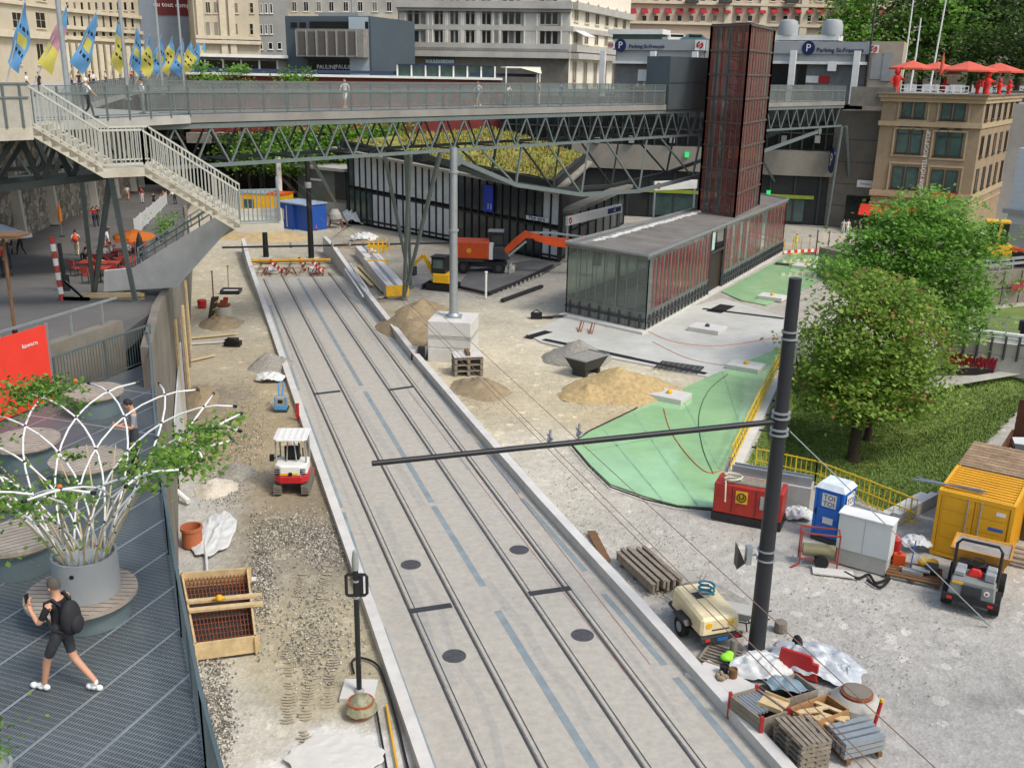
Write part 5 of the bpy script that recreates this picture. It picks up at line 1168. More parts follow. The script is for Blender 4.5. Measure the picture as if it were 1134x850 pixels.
def leaves(b,blobs,n,size,flat=.5,cols=(0,0,1,2),seed=1):
 rnd=random.Random(seed);wts=[r[3]*r[4]*r[5]for r in blobs]
 cl=[]
 for c in rnd.choices(blobs,wts,k=max(8,n//46)):
  while True:
   x,y,z=rnd.uniform(-1.15,1.15),rnd.uniform(-1.15,1.15),rnd.uniform(-1,1.05);d=math.sqrt(x*x+y*y+z*z)
   if .35<d<1.12:break
  k=(.55+.45*d**.3);cl.append((c[0]+x*c[3],c[1]+y*c[4],c[2]+z*c[5],rnd.choice(cols)))
 for i in range(n):
  cx,cy,cz,cc=cl[i%len(cl)];r=size*3.9*(1+.5*((i%len(cl))%3-1))
  g=lambda s:max(-1.7*s,min(1.7*s,rnd.gauss(0,s)))
  p=V((cx+g(r*.75),cy+g(r*.75),cz+g(r*.24)));nrm=V((g(.6),g(.6),abs(g(.7))+.45)).normalized();a=nrm.cross(V((rnd.random()-.5,rnd.random()-.5,.1))).normalized();c=nrm.cross(a);s=size*rnd.uniform(.6,1.3)
  b.cm=cc if rnd.random()<.75 else rnd.choice(cols)
  b.add([p-a*s*.5-c*s*.12,p-c*s*.42,p+a*s*.55,p+c*s*.42],[(0,1,2,3)])
M_bark=mat('bark',(74,62,50),.95,var=.35,scale=5,bump=.8,bscale=14)
def leafmats(key,cols):
 r=[]
 for i,c in enumerate(cols):
  m=mat(f'{key}_leaf_{i}',c,.6,var=.25,scale=.8,bump=0,spec=.3);r.append(m)
  nt=m.node_tree;bs=nt.nodes['Principled BSDF'];tr=nt.nodes.new('ShaderNodeBsdfTranslucent');mx=nt.nodes.new('ShaderNodeMixShader');mx.inputs[0].default_value=.38
  tr.inputs[0].default_value=(*[min(1,x*1.5)for x in lin(c)],1);out=nt.nodes['Material Output'];nt.links.new(bs.outputs[0],mx.inputs[1]);nt.links.new(tr.outputs[0],mx.inputs[2]);nt.links.new(mx.outputs[0],out.inputs[0])
 return r
LM1=leafmats('lime',[(122,150,60),(140,166,76),(100,130,52),(150,112,66)]);LM2=leafmats('maple',[(108,150,60),(132,172,76),(84,122,50)]);LM3=leafmats('dark',[(58,80,36),(74,98,44),(44,62,30)])
def tree(name,label,base,top,blobs,n,size,lm,r=.3,cols=(0,0,1,2),group=None,seed=1,limbs=9):
 t=thing(name,label,'tree',base[:],0,group);base=V(base);top=V(top);b=MB();rnd=random.Random(seed)
 mid=base+(top-base)*.5+V((rnd.uniform(-.2,.2),rnd.uniform(-.2,.2),0));b.tube([base,base+V((0,0,.3)),mid,top],[r*1.5,r*1.05,r*.8,r*.35],9)
 for i in range(limbs):
  c=rnd.choice(blobs);q=base+(top-base)*rnd.uniform(.45,.95);e=V((c[0]+rnd.uniform(-.75,.75)*c[3],c[1]+rnd.uniform(-.75,.75)*c[4],c[2]+rnd.uniform(-.4,.75)*c[5]));m_=(q+e)/2+V((0,0,.4));b.tube([q,m_,e],[r*.42,r*.24,r*.06],6)
 b.build('trunk',M_bark,t,world=True,smooth=True)
 b=MB();leaves(b,blobs,n,size,cols=cols,seed=seed);b.build('crown',lm,t,world=True);return t
def bl(px,py,d,rx,ry,rz):p=Pd(px,py,d);return(p.x,p.y,p.z,rx,ry,rz)
tb=V((*Pd(944,512,49)[:2],-2.6))
tree('tree','nearer broad green tree with reddish patches of leaves on the lawn',tb,Pd(962,380,49.5),[bl(968,370,49.5,3.0,2.8,2.9),bl(925,395,48.5,1.9,1.9,1.8),bl(1010,395,50,2.0,2.0,2.0),bl(955,432,48.5,2.6,2.4,1.5),bl(975,335,49.5,2.0,2,1.4),bl(925,440,49,1.6,1.5,1.0),bl(1000,435,49,1.9,1.8,1.3),bl(905,410,48.5,.9,.9,1.1)],23000,.22,LM1,.3,(0,0,0,0,0,1,1,1,1,1,2,2,2,3),'lawn trees',4,14)
tb=V((*Pd(956,495,53)[:2],-2.6))
tree('tree','farther bright green tree behind and right of the reddish one',V((tb.x+2,tb.y+3,-2.3)),Pd(1010,300,57),[bl(1030,270,57,3.1,3,2.6),bl(1060,300,57,2.2,2.2,2.4),bl(985,290,57,2.8,2.6,2.2),bl(950,300,56,2.0,2,1.2),bl(1030,335,57,2.8,2.8,1.9),bl(1040,235,57,1.5,1.5,1.3),bl(1065,355,57,1.5,1.5,1.2),bl(925,305,55,1.4,1.4,.8),bl(1005,252,57,1.7,1.7,1.2)],24000,.23,LM2,.3,(0,0,1,1,2),'lawn trees',9,14)
p=Pd(968,470,53);b=MB()
tree('tree','slim dark second trunk with a small leafy top between the two lawn trees',V((*Pd(960,490,52)[:2],-2.5)),Pd(972,420,52),[bl(975,425,52,1.6,1.6,1.4)],1500,.2,LM2,.2,(0,2),'lawn trees',12,4)
for i,(px,d,y0,wd,col,l)in enumerate(((945,168,24,3.4,LM2,'leafy tree left of the hotel flagpoles beyond the terrace'),(1000,172,14,9,LM3,'large tree behind the left white flagpole beyond the roof terrace'),(1045,168,22,7,LM2,'bright green tree directly behind the roof terrace parasols'),(1095,174,6,10,LM3,'dark tree at the upper right corner beyond the hotel'),(1128,160,36,8,LM3,'dark leafy tree at the right edge above the hotel'),(1150,176,0,11,LM3,'tallest dark tree at the far upper right'),(1075,182,-14,10,LM3,'dark tall tree in the background right of the flagpoles'),(1020,185,-20,10,LM3,'dark tall tree far behind the flagpoles'))):
 base=Pd(px,80,d);base.z=14;top=Pd(px,y0,d);c=top
 tree('tree',l,base,V((base.x,base.y,c.z)),[(c.x,c.y,c.z,wd,wd*.8,6.5),(c.x+wd*.5,c.y-2,c.z-5,wd*.6,wd*.6,5),(c.x-wd*.5,c.y-1,c.z-4,wd*.6,wd*.6,5)],4200,.62,col,.5,(0,0,1,2),'trees beyond the hotel',20+i,6)
for i,(px,d,y,w_,l)in enumerate(((318,122,168,3.2,'leafy tree under the footbridge left of the station roof'),(370,124,158,4.0,'bushy tree behind the truss above the station kiosk'),(425,126,158,4.2,'bushy tree behind the truss over the planted roof'),(275,128,165,3,'small tree under the footbridge by the pale awnings'))):
 c=Pd(px,y,d);tree('tree',l,V((c.x,c.y,0)),c,[(c.x,c.y,c.z,w_,2.5,2.6)],2600,.4,LM2,.2,(0,0,1,2),'trees behind the truss',40+i,5)
def shrub(label,c,r,h,n=700,lm=None,size=.22,seed=1,group=None):
 t=thing('shrub',label,'shrub',c,0,group);b=MB();c=V(c)
 for k in range(5):a=k*1.26;b.tube([c,c+V((math.cos(a)*r*.4,math.sin(a)*r*.4,h*.7))],[.05,.02],5)
 b.build('stem',M_bark,t,world=True);b=MB();leaves(b,[(c.x,c.y,c.z+h*.55,r,r,h*.5)],n,size,seed=seed);b.build('foliage',lm or LM2,t,world=True)
for i,(px,d,h,l)in enumerate(((228,124,2.2,'green shrub standing against the red gallery, the left one'),(262,124,2.4,'green shrub standing against the red gallery, the second one'),(326,125,2.6,'yellow green shrub at the left end of the red gallery front'),(906,134,5,'slim green shrub between the two roof domes'))):
 p=Pd(px,95,d);shrub(l,(p.x,p.y,14.1 if px>900 else PZ-.4),1.2,h+(1 if px>900 else .6),500,LM2,.35,i,'shrubs on the square')
for px,l in((1003,'left white flagpole beyond the roof terrace'),(1014,'short middle white flagpole beyond the roof terrace'),(1036,'right leaning white flagpole beyond the roof terrace')):
 p=Pd(px-3,70,150);b=MB();b.tube([(0,0,0),(.3,0,6),(.75 if px>1030 else .3,0,16 if px>1030 else(13.5 if px<1010 else 11))],[.16,.13,.09],8);b.lathe([(.3,0),(.3,.1)],10);solo(b,'flagpole',M_white,l,'flagpole',(p.x,p.y,14.1),group='white flagpoles')
p=Pd(963,60,122);b=MB();b.tube([(0,0,0),(0,0,12)],[.14,.1],8);b.lathe([(.3,0),(.3,.1)],10);solo(b,'lamp_post',M_dark,'dark slender pole beside the parking entrance sign','pole',(p.x,p.y,14.1))
def P2(ax,ay,bx,by,z=0):
 a,c=P(ax,ay,z),P(bx,by,z);d=c-a;return(a+c)/2,math.atan2(d.y,d.x),d.length
def heap(name,label,px,py,rx,ry,h,m,seed=1,rz=0,group=None,z=-.1,rough=.5):
 p=P(px,py,0);b=MB();n,k=26,12;vs=[]
 for j in range(k+1):
  r=j/k
  for i in range(n):
   a=2*math.pi*i/n;rr=r*(1+.22*noise.noise((math.cos(a)*1.3+seed,math.sin(a)*1.3,seed)));x,y=rx*rr*math.cos(a),ry*rr*math.sin(a)
   zz=h*(max(0,1-r)**.9)*(1+.3*noise.noise((x*.9+seed*3,y*.9,0)))+rough*.35*noise.noise((x*2.7,y*2.7,seed))*(1-r*.7)+rough*.2*noise.noise((x*7,y*7,seed))-.06*r;vs.append((x,y,zz))
 fs=[(j*n+i,j*n+(i+1)%n,(j+1)*n+(i+1)%n,(j+1)*n+i)[::-1]for j in range(k)for i in range(n)]
 b.add(vs,fs);return solo(b,name,m,label,'heap',(p.x,p.y,z+.08),rz,group,smooth='all')
M_brown=mat('brown_soil',(150,134,106),.95,var=.3,scale=2,bump=.8,bscale=10,grime=.25);M_ggrav=mat('grey_chippings',(150,146,136),.95,var=.35,scale=8,bump=.9,bscale=26)
M_ballast=mat('pale_gravel',(204,196,180),.95,var=.25,scale=8,bump=.9,bscale=26);M_ochre=mat('ochre_gravel',(184,160,114),.95,var=.3,scale=4,bump=.8,bscale=18)
heap('gravel_heap','grey gravel heap behind the black skip',640,397,2.3,1.7,1.25,M_ggrav,3);heap('gravel_heap','large ochre gravel heap in front of the paved slab',688,432,3.5,2.2,1.35,M_ochre,5);heap('gravel_heap','low ochre gravel heap joining the larger heap on its left',652,438,1.8,1.3,.7,M_ochre,8)
heap('soil_heap','long brown soil heap between the kerb and the mast block',455,366,2.2,3.8,1.5,M_brown,2,.4);heap('soil_heap','low sandy soil heap in front of the pallet stack by the mast block',532,430,1.5,2.2,.7,M_brown,9,.6);heap('soil_heap','soil heap farther back beside the tilted bridge column',470,345,2.4,2.2,1.0,M_brown,12)
heap('gravel_heap','grey gravel heap against the left kerb near the compactor',300,404,1.35,1.5,.8,M_ggrav,14);heap('gravel_heap','white gravel heap above the white fleece',240,540,.9,1.1,.45,M_ballast,15);heap('gravel_heap','dark gravel mound by the end of the stair wall',262,522,.8,1.0,.4,M_ggrav,16)
heap('rubble_heap','heap of broken stone beside the beige compressor',782,662,1.6,1.1,.55,M_ggrav,17,-.7,rough=.5);heap('soil_heap','round brown soil heap with boards beside the retaining wall',245,358,1.5,1.9,.6,M_brown,19);heap('soil_heap','dug soil bank along the retaining wall near the cones',222,440,1.0,2.6,.5,M_brown,21,.3)
heap('soil_heap','low sand bank behind the stair landing near the blue hut',292,262,5,3,.8,M_sand,31);heap('soil_heap','trampled soil heap in front of the station beside the white sacks',405,272,3.5,2.2,.6,M_brown,33)
def stones(label,areas,n,s0,s1,m,seed):
 rnd=random.Random(seed);b=MB()
 for i in range(n):
  px,py,rx,ry=rnd.choice(areas);p=P(px+rnd.gauss(0,rx*.5),py+rnd.gauss(0,ry*.5),-.03);s=rnd.uniform(s0,s1);b.cm=rnd.randrange(len(m))
  a=rnd.uniform(0,3);vs=[(p.x+s*math.cos(a+k*1.57)*rnd.uniform(.6,1),p.y+s*math.sin(a+k*1.57)*rnd.uniform(.6,1),p.z)for k in range(4)]+[(p.x+s*.2,p.y-s*.2,p.z+s*rnd.uniform(.5,1)),(p.x-s*.25,p.y+s*.15,p.z+s*rnd.uniform(.5,.9))]
  b.add(vs,[(0,1,4),(1,2,5,4),(2,3,5),(3,0,4,5)])
 o=b.build('loose_stones',m);o['kind']='stuff';o['label']=label;o['category']='stones'
MST=[mat('stone_pale',(206,202,190),.9,bump=.1),mat('stone_grey',(140,136,128),.9,bump=.1),mat('stone_dark',(100,94,84),.9,bump=.1)]
stones('loose pale and dark stones scattered over the left site ground',[(320,590,45,25),(290,640,14,60),(235,760,22,70),(245,540,20,20),(360,600,30,30),(270,480,30,60),(350,700,50,60),(240,800,20,40)],9000,.02,.055,MST,3)
stones('loose stones scattered over the right site ground',[(560,420,90,60),(640,540,50,70),(760,650,50,30),(720,600,90,40),(950,700,120,80),(520,440,40,40),(680,440,60,30)],5000,.015,.045,MST[:2],4)
c,rz,L_=P2(634,418,664,408);t=thing('tipping_skip','black steel tipping skip lying against the gravel heap','skip',(c.x,c.y,.3),rz)
b=MB();b.hexa([(-.75,-.45,0),(.75,-.45,0),(.75,.45,0),(-.75,.45,0),(-1.15,-.75,.75),(1.15,-.75,.75),(1.15,.75,.75),(-1.15,.75,.75)]);b.build('tub',mat('skip_paint',(62,64,66),.6,.2,grime=.5),t)
b=MB();b.hexa([(-1.0,-.62,.757),(1.0,-.62,.757),(1.0,.62,.757),(-1.0,.62,.757),(-1.02,-.64,.77),(1.02,-.64,.77),(1.02,.64,.77),(-1.02,.64,.77)]);b.build('load',M_ggrav,t)
b=MB();b.bar((-1.15,-.75,.77),(1.15,-.75,.77),.06);b.bar((-1.15,.75,.77),(1.15,.75,.77),.06);b.bar((1.15,-.75,.77),(1.15,.75,.77),.06);b.bar((-1.15,-.75,.77),(-1.15,.75,.77),.06);b.build('rim',M_grey,t)
b=MB();b.box(-.7,-.5,-.5,.5,-.35,-.005);b.box(.5,.7,-.5,.5,-.35,-.005);b.build('foot',M_dark,t)
c=P(501,399);MTOP=Pd(501,164,c.y+1.1).z-2.45;t=thing('ballast_block','square stack of layered pale concrete blocks carrying the tall grey mast','concrete block',(c.x,c.y+1.1,-.1),R(-8))
b=MB();s=1.32
b.box(-s,s,-s,s,0,.9);b.box(-s,s,-s,s,.92,1.62);b.box(-s,s,-s,s,1.64,2.55);b.build('block',M_concl,t,bevel=.03)
b=MB();b.box(-s-.01,s+.01,-s-.01,s+.01,1.45,1.61);b.build('darker_band',M_conc,t)  # band of slightly darker concrete just below the top block
mc=(c.x,c.y+1.1);t=thing('mast','tall thick grey steel mast standing on the layered concrete block','mast',(mc[0],mc[1],2.45))
b=MB();b.tube([(0,0,0),(0,0,MTOP)],[.26,.22],14);b.build('pole',M_galv,t,smooth=True)
b=MB();b.box(-.5,.5,-.5,.5,0,.06);b.lathe([(.42,.06),(.42,.12),(.3,.25)],14);b.build('base_plate',M_galv,t);b=MB()
for z in(5.2,8.6):b.lathe([(.3,z),(.3,z+.12)],14)
b.build('collar',M_grey,t)
c=P(517,415);t=thing('pallet_stack','pallet stack of formwork crates with a timber on top in front of the mast block','pallets',(c.x,c.y+.5,-.03),R(12))
for k in range(3):
 b=MB()
 for x in(-.75,0,.75):b.box(x-.08,x+.08,-.6,.6,k*.36,k*.36+.24)
 for i in range(7):y=-.6+i*.19;b.box(-.85,.85,y,y+.14,k*.36+.245,k*.36+.3)
 b.build('pallet',M_woodg,t)
b=MB();b.box(-.85,.85,-.62,.62,1.1,1.16);b.build('panel',M_concl,t);b=MB();b.box(-.1,.1,-.5,.5,1.165,1.35);b.build('timber',M_wooddk,t)
c=P(472,398);b=MB()
for i in range(6):y0=i*.2;b.tube([(0,0,.1),(.2,y0,.5+.1*i),(.5-.1*i,y0+.3,.3),(.2,0,.2+.12*i)],.05,6)
b.box(-.5,-.1,-.3,.3,0,.8);b.box(-.9,-.5,-.2,.5,0,.4);solo(b,'hose_pile',M_rubber,'tangle of black hoses and a dark box left of the mast block','hose',(c.x,c.y,-.05))
b=MB();b.prism([tuple(P(*p)[:2])for p in((506,318),(540,326),(600,304),(622,292),(590,288),(520,300))],-.2,.06);struct(b,'asphalt_patch',M_asph)
t=thing('trench_edging','dark timber edging around the asphalt patch by the white post','edging',P(560,325)[:])
b=MB();b.ribbon([P(506,319),P(541,327)],.2,.05,.2);b.ribbon([P(541,327),P(575,314),P(612,296)],.22,.05,.22);b.ribbon([P(556,334),P(600,318)],.3,0,.2);b.build('board',M_black,t,world=True)
b=MB()
for i in range(12):p=P(544,328)+(P(600,303)-P(544,328))*i/12;b.bar((p.x+.25,p.y-.2,0),(p.x+.25,p.y-.2,.26),.1)
b.build('stake',M_conc,t,world=True)
c=P(538,330);b=MB();b.tube([(0,0,0),(0,0,2.0)],.09,10);b.lathe([(.13,2.0),(.13,2.08),(0,2.1)],10);solo(b,'marker_post',M_white,'white marker post at the corner of the asphalt patch','post',c)
c=P(594,352);b=MB();b.box(-.4,.4,-.25,.25,0,.35);b.tube([(-.4,0,.35),(0,0,.6),(.4,0,.35)],.04,6);b.box(.45,1.2,-.05,.05,0,.1);solo(b,'tool_box',M_rubber,'dark tool box on the sandy ground left of the pavilion','tool box',c)
c=P(614,352);b=MB();b.bar((-.9,-.1,.05),(.9,.3,.1),.12);b.bar((-.8,.2,.03),(.9,.1,.2),.06);solo(b,'steel_bars',M_dark,'dark steel bars lying against the pavilion plinth','steel bars',c)
for k,(x,y)in enumerate(((640,366),(652,368))):p=P(x,y);b=MB();b.bar((0,-.5,.03),(0.25,.6,.5),.09);b.bar((.18,-.5,.03),(.43,.6,.5),.05);solo(b,'plank',M_rust,('rusty prop leaning on the pavilion plinth, the left one','rusty prop leaning on the pavilion plinth, the right one')[k],'prop',p,group='props leaning on the plinth')
def track_mb(L_,w,h,x):
 b=MB();r=h/2;pr=[(-L_/2+r-r*math.sin(math.pi*k/8),r-r*math.cos(math.pi*k/8))for k in range(9)]+[(L_/2-r+r*math.sin(math.pi*k/8),r+r*math.cos(math.pi*k/8))for k in range(9)]
 n=len(pr);b.add([(x-w/2,y,z)for y,z in pr]+[(x+w/2,y,z)for y,z in pr],[tuple(range(n)),tuple(range(2*n-1,n-1,-1))]+[((i+1)%n,i,n+i,n+(i+1)%n)for i in range(n)])
 for i in range(int(L_/.11)):y=-L_/2+r*.6+i*.11;b.box(x-w/2-.005,x+w/2+.005,y,y+.05,h-.005,h+.025)
 for i in range(4):
  for s_ in(-1,1):z=.1+i*h/4;b.box(x-w/2-.005,x+w/2+.005,s_*(L_/2)-.02,s_*(L_/2)+.02,z,z+.04)
 return b
c=P(321,548);t=thing('mini_excavator','white and red mini excavator with canopy seen from behind','excavator',(c.x,c.y+.9,-.03),R(4))
for x in(-.56,.56):b=track_mb(1.9,.3,.42,x);b.build('track',mat('track_rubber',(120,114,104),.9,var=.3,scale=6,bump=.3),t)
b=MB();b.box(-.4,.4,-.5,.5,.3,.55);b.build('undercarriage',M_dark,t)
def rounded(b,w,y0,y1,z0,z1,r=.25,x0=0):
 ps=[(-w+r,y0),(w-r,y0),(w,y0+r),(w,y1),(-w,y1),(-w,y0+r)];b.prism([(x+x0,y)for x,y in ps],z0,z1)
b=MB();rounded(b,.68,-.95,.1,.55,.86);b.build('counterweight',mat('excavator_red',(190,34,40),.4,bump=.02,grime=.2),t,bevel=.03)
b=MB();rounded(b,.66,-.9,.2,.865,1.3);b.box(-.66,-.3,.2,.75,.865,1.1);b.build('engine_cover',M_white,t,bevel=.04)
b=MB()
for k in range(3):b.box(.4,.62,-.915,-.895,.95+k*.09,1.0+k*.09);b.box(-.62,-.42,-.915,-.895,.95+k*.09,1.0+k*.09)
b.build('vent',M_black,t)
b=MB();b.box(-.4,.3,-.912,-.9,.9,.99);em=b.build('yellow_strip',M_yellow,t);b=MB();b.tube([(0,-.93,.95),(0,-.9,.95)],.09,12);b.build('round_emblem',M_black,em)
b=MB();b.box(-.3,.3,-.25,.25,1.3,1.42);b.box(-.3,.3,-.3,-.18,1.42,1.95);b.build('seat',M_rubber,t,bevel=.04)
b=MB()
for x in(-.6,.6):
 b.tube([(x,-.5,1.3),(x,-.5,2.3)],.035,8);b.tube([(x,.55,1.1),(x,.5,2.3)],.035,8)
b.tube([(-.2,-.4,1.3),(-.12,-.4,2.3)],.03,6);b.tube([(.2,-.4,1.3),(.12,-.4,2.3)],.03,6);b.build('canopy_post',M_grey,t)
b=MB();rounded(b,.68,-.72,.7,2.3,2.38,.15)
for i in range(5):b.box(-.55+i*.25,-.45+i*.25,-.6,.6,2.385,2.41)
b.build('canopy',M_white,t,bevel=.03)
b=MB();b.bar((-.1,.7,.9),(-.1,1.5,1.7),.2,.25);b.bar((-.1,1.5,1.7),(-.1,2.2,1.2),.16,.2);b.build('boom',M_white,t);b=MB();b.bar((-.1,2.2,1.25),(-.1,2.0,.4),.14,.18);b.hexa([(-.35,1.7,.05),(.15,1.7,.05),(.15,2.1,.05),(-.35,2.1,.05),(-.35,1.8,.5),(.15,1.8,.5),(.15,2.2,.5),(-.35,2.2,.5)]);b.build('bucket_arm',M_dark,t)
b=MB();b.box(-.72,.72,1.1,1.2,.05,.4);b.build('dozer_blade',M_red,t);b=MB();b.box(-.95,-.78,-.1,.1,1.2,1.45);b.bar((-.78,0,1.3),(-.6,.3,1.3),.04);b.build('mirror',M_black,t)
b=MB();b.tube([(-.35,.45,1.1),(-.35,.4,1.6)],.03,6);b.tube([(.35,.45,1.1),(.35,.4,1.6)],.03,6);b.build('lever',M_black,t)
c=P(533,303);t=thing('wheeled_excavator','orange wheeled excavator with its long boom stretched to the right','excavator',(c.x,c.y+1.2,-.03),R(-4))
for x in(-1.5,1.6):
 for y in(-1.05,1.05):
  b=MB();b.tube([(x,y-.22,.55),(x,y+.22,.55)],.55,18);w_=b.build('wheel',M_rubber,t);b=MB();b.tube([(x,y-.24*(1 if y<0 else-1),.55),(x,y-.2*(1 if y<0 else-1),.55)],.26,12);b.build('rim',M_dark,w_)
b=MB();b.box(-2.0,2.1,-.55,.55,.5,1.0);b.box(-.5,.6,-.7,.7,.95,1.25);b.build('chassis',M_dark,t);b=MB();b.box(2.1,2.9,-1.1,1.1,.15,.5);b.box(2.5,2.65,-1.2,1.2,.1,.8);b.build('stabiliser_blade',M_conc,t)
b=MB();b.prism([(-2.4,-1.0),(-2.2,-1.2),(.7,-1.2),(.7,1.2),(-2.2,1.2),(-2.4,1.0)],1.28,2.75);b.build('engine_housing',M_orange,t,bevel=.08)
b=MB();b.box(-2.2,.3,-1.22,1.22,1.05,1.27);b.build('base_frame',M_dark,t);b=MB();b.box(.72,1.05,-1.18,-.1,1.28,2.6);b.build('white_panel',M_white,t);b=MB();b.tube([(-1.0,-1.24,2.0),(-1.0,-1.2,2.0)],.22,12);b.build('emblem',M_yellow,t)
b=MB();b.hexa([(.75,-.05,1.28),(2.0,-.05,1.28),(2.0,1.15,1.28),(.75,1.15,1.28),(.6,.0,3.45),(1.75,0.0,3.45),(1.75,1.1,3.45),(.6,1.1,3.45)]);cb=b.build('cab',M_black,t,bevel=.06);b=MB();b.box(.85,1.8,-.1,.0,2.0,3.2);b.build('cab_window',M_win,cb)
b=MB();b.box(.5,1.85,-.05,1.15,3.46,3.58);b.build('cab_roof',M_grey,cb)
b=MB();b.hexa([(1.0,-1.15,1.28),(2.5,-1.0,1.28),(2.5,-.1,1.28),(1.0,-.1,1.28),(1.0,-1.1,2.3),(1.9,-1.0,2.3),(1.9,-.1,2.3),(1.0,-.1,2.3)]);b.build('side_tank',M_dark,t,bevel=.05)
def beam(name,ps,hs,w,y,m,par):
 b=MB();vs=[];n=len(ps)
 for i,(x,z)in enumerate(ps):
  d=V((ps[min(i+1,n-1)][0]-ps[max(0,i-1)][0],0,ps[min(i+1,n-1)][1]-ps[max(0,i-1)][1])).normalized();nr=V((-d.z,0,d.x))*hs[i]/2
  vs+=[(x-nr.x,y-w/2,z-nr.z),(x-nr.x,y+w/2,z-nr.z),(x+nr.x,y+w/2,z+nr.z),(x+nr.x,y-w/2,z+nr.z)]
 fs=[(0,1,2,3),tuple(4*(n-1)+k for k in(3,2,1,0))]
 for i in range(n-1):
  for k in range(4):fs.append((4*i+k,4*i+4+k,4*i+4+(k+1)%4,4*i+(k+1)%4))
 b.add(vs,fs);return b.build(name,m,par)
beam('boom',[(1.9,1.7),(2.9,2.7),(3.8,3.45),(5.0,3.3)],[.5,.6,.6,.4],.45,-.5,M_orange,t);beam('boom',[(4.6,3.2),(6.2,2.9),(8.0,2.75),(9.2,2.6)],[.4,.75,.7,.4],.42,-.5,M_orange,t)
beam('stick',[(8.6,3.3),(9.4,2.9),(10.1,2.4)],[.5,.6,.5],.4,-.5,M_orange,t);beam('cylinder',[(4.2,3.62),(6.0,3.65),(8.6,3.4)],[.16,.16,.12],.16,-.5,M_galv,t);beam('cylinder',[(2.4,1.6),(3.9,2.9)],[.2,.16],.2,-.8,M_galv,t)
b=MB();b.hexa([(9.6,-.9,1.0),(10.4,-.9,1.0),(10.4,.0,1.0),(9.6,.0,1.0),(9.9,-.9,2.2),(10.5,-.9,2.2),(10.5,0,2.2),(9.9,0,2.2)]);b.build('bucket',M_dark,t)
c=P(490,321);t=thing('mini_excavator','yellow mini excavator with black cab beside the mast','excavator',(c.x,c.y+.6,-.03),R(75))
for x in(-.7,.7):track_mb(2.4,.4,.5,x).build('track',M_rubber,t)
b=MB();rounded(b,.85,-1.0,.6,.6,1.35);b.build('body',M_yellow,t,bevel=.05);b=MB();b.box(-.7,.5,-.4,.75,1.36,2.6);cb=b.build('cab',M_black,t,bevel=.05);b=MB();b.box(-.72,.52,-.25,.6,1.75,2.45);b.build('cab_window',M_wing,cb);b=MB();b.box(-.75,.55,-.45,.8,2.61,2.7);b.build('cab_roof',M_black,cb)
b=MB();b.bar((.2,.8,1.0),(.2,1.7,2.6),.25,.3);b.bar((.2,1.7,2.6),(.2,2.6,1.7),.2,.25);b.build('boom',M_yellow,t);b=MB();b.box(-.1,.5,2.4,2.8,.9,1.6);b.build('bucket',M_dark,t);b=MB();b.box(-1.0,1.0,1.35,1.45,.05,.45);b.build('dozer_blade',M_rubber,t)
f_=Pd(1108,300,79);t=thing('wheel_loader','yellow construction machine behind the guard rail at the right edge','loader',(f_.x,f_.y+1,2.6),R(-20))
for x in(-1.3,1.5):
 for y in(-.9,.9):b=MB();b.tube([(x,y-.2,.6),(x,y+.2,.6)],.6,14);b.build('wheel',M_rubber,t)
b=MB();b.hexa([(-1.3,-.8,.6),(1.0,-.8,.6),(1.0,.8,.6),(-1.3,.8,.6),(-1.1,-.7,1.6),(.9,-.7,1.6),(.9,.7,1.6),(-1.1,.7,1.6)]);b.build('body',M_yellow,t,bevel=.05)
b=MB();b.box(-1.1,.5,-.7,.7,1.65,3.3);cb=b.build('cab',M_black,t);b=MB();b.box(-1.2,.6,-.8,.8,3.31,3.45);b.bar((-.2,-.78,1.6),(-.1,-.78,3.3),.2);b.build('cab_frame',M_yellow,cb)
b=MB();b.bar((.9,-.5,1.3),(2.4,-.5,.9),.2,.35);b.bar((.9,.5,1.3),(2.4,.5,.9),.2,.35);b.box(2.3,3.0,-1.1,1.1,.3,1.0);b.build('loader_arm',M_orange,t)
c,rz,_=P2(1073,678,1090,622);t=thing('site_dumper','grey site dumper with roll bar and front skip seen from behind','dumper',(*P(1076,664)[:2],-.03),rz-math.pi/2)
for x in(-.72,.72):
 for y in(-.55,.95):b=MB();b.tube([(x-.16,y,.4),(x+.16,y,.4)],.4,16);w_=b.build('wheel',M_rubber,t);b=MB();sg=1 if x>0 else-1;b.tube([(x+sg*.15,y,.4),(x+sg*.175,y,.4)],.2,10);b.build('rim',M_grey,w_)
b=MB();b.box(-.5,.5,-.9,1.3,.35,.6);b.build('chassis',M_dark,t)
b=MB();b.hexa([(-.72,-1.05,.55),(.72,-1.05,.55),(.72,.05,.55),(-.72,.05,.55),(-.66,-.95,1.12),(.66,-.95,1.12),(.66,.05,1.12),(-.66,.05,1.12)]);b.build('engine_housing',mat('dumper_grey',(128,132,128),.5,grime=.35),t,bevel=.04)
b=MB();b.box(-.3,.3,-1.04,-1.0,.62,1.0);b.build('grille',M_dark,t);b=MB();b.box(-.85,.85,-1.15,-1.03,.42,.62);b.build('bumper',M_black,t)
for x in(-.62,.62):b=MB();b.box(x-.08,x+.08,-1.175,-1.15,.48,.56);b.build('tail_light',M_redb,t)
b=MB();b.tube([(.45,-1.03,.86),(.45,-1.0,.86)],.09,14);s_=b.build('round_sign',M_white,t);b=MB();b.tube([(.45,-1.036,.86),(.45,-1.03,.86)],.04,10);b.build('sign_dot',M_red,s_)
b=MB();b.box(-.62,-.28,-1.0,-.97,.98,1.06);b.build('orange_strip',M_yellow,t)
b=MB();b.box(-.62,-.3,-.7,0,1.13,1.3);b.box(.3,.62,-.7,0,1.13,1.42);b.build('side_box',M_grey,t,bevel=.03)
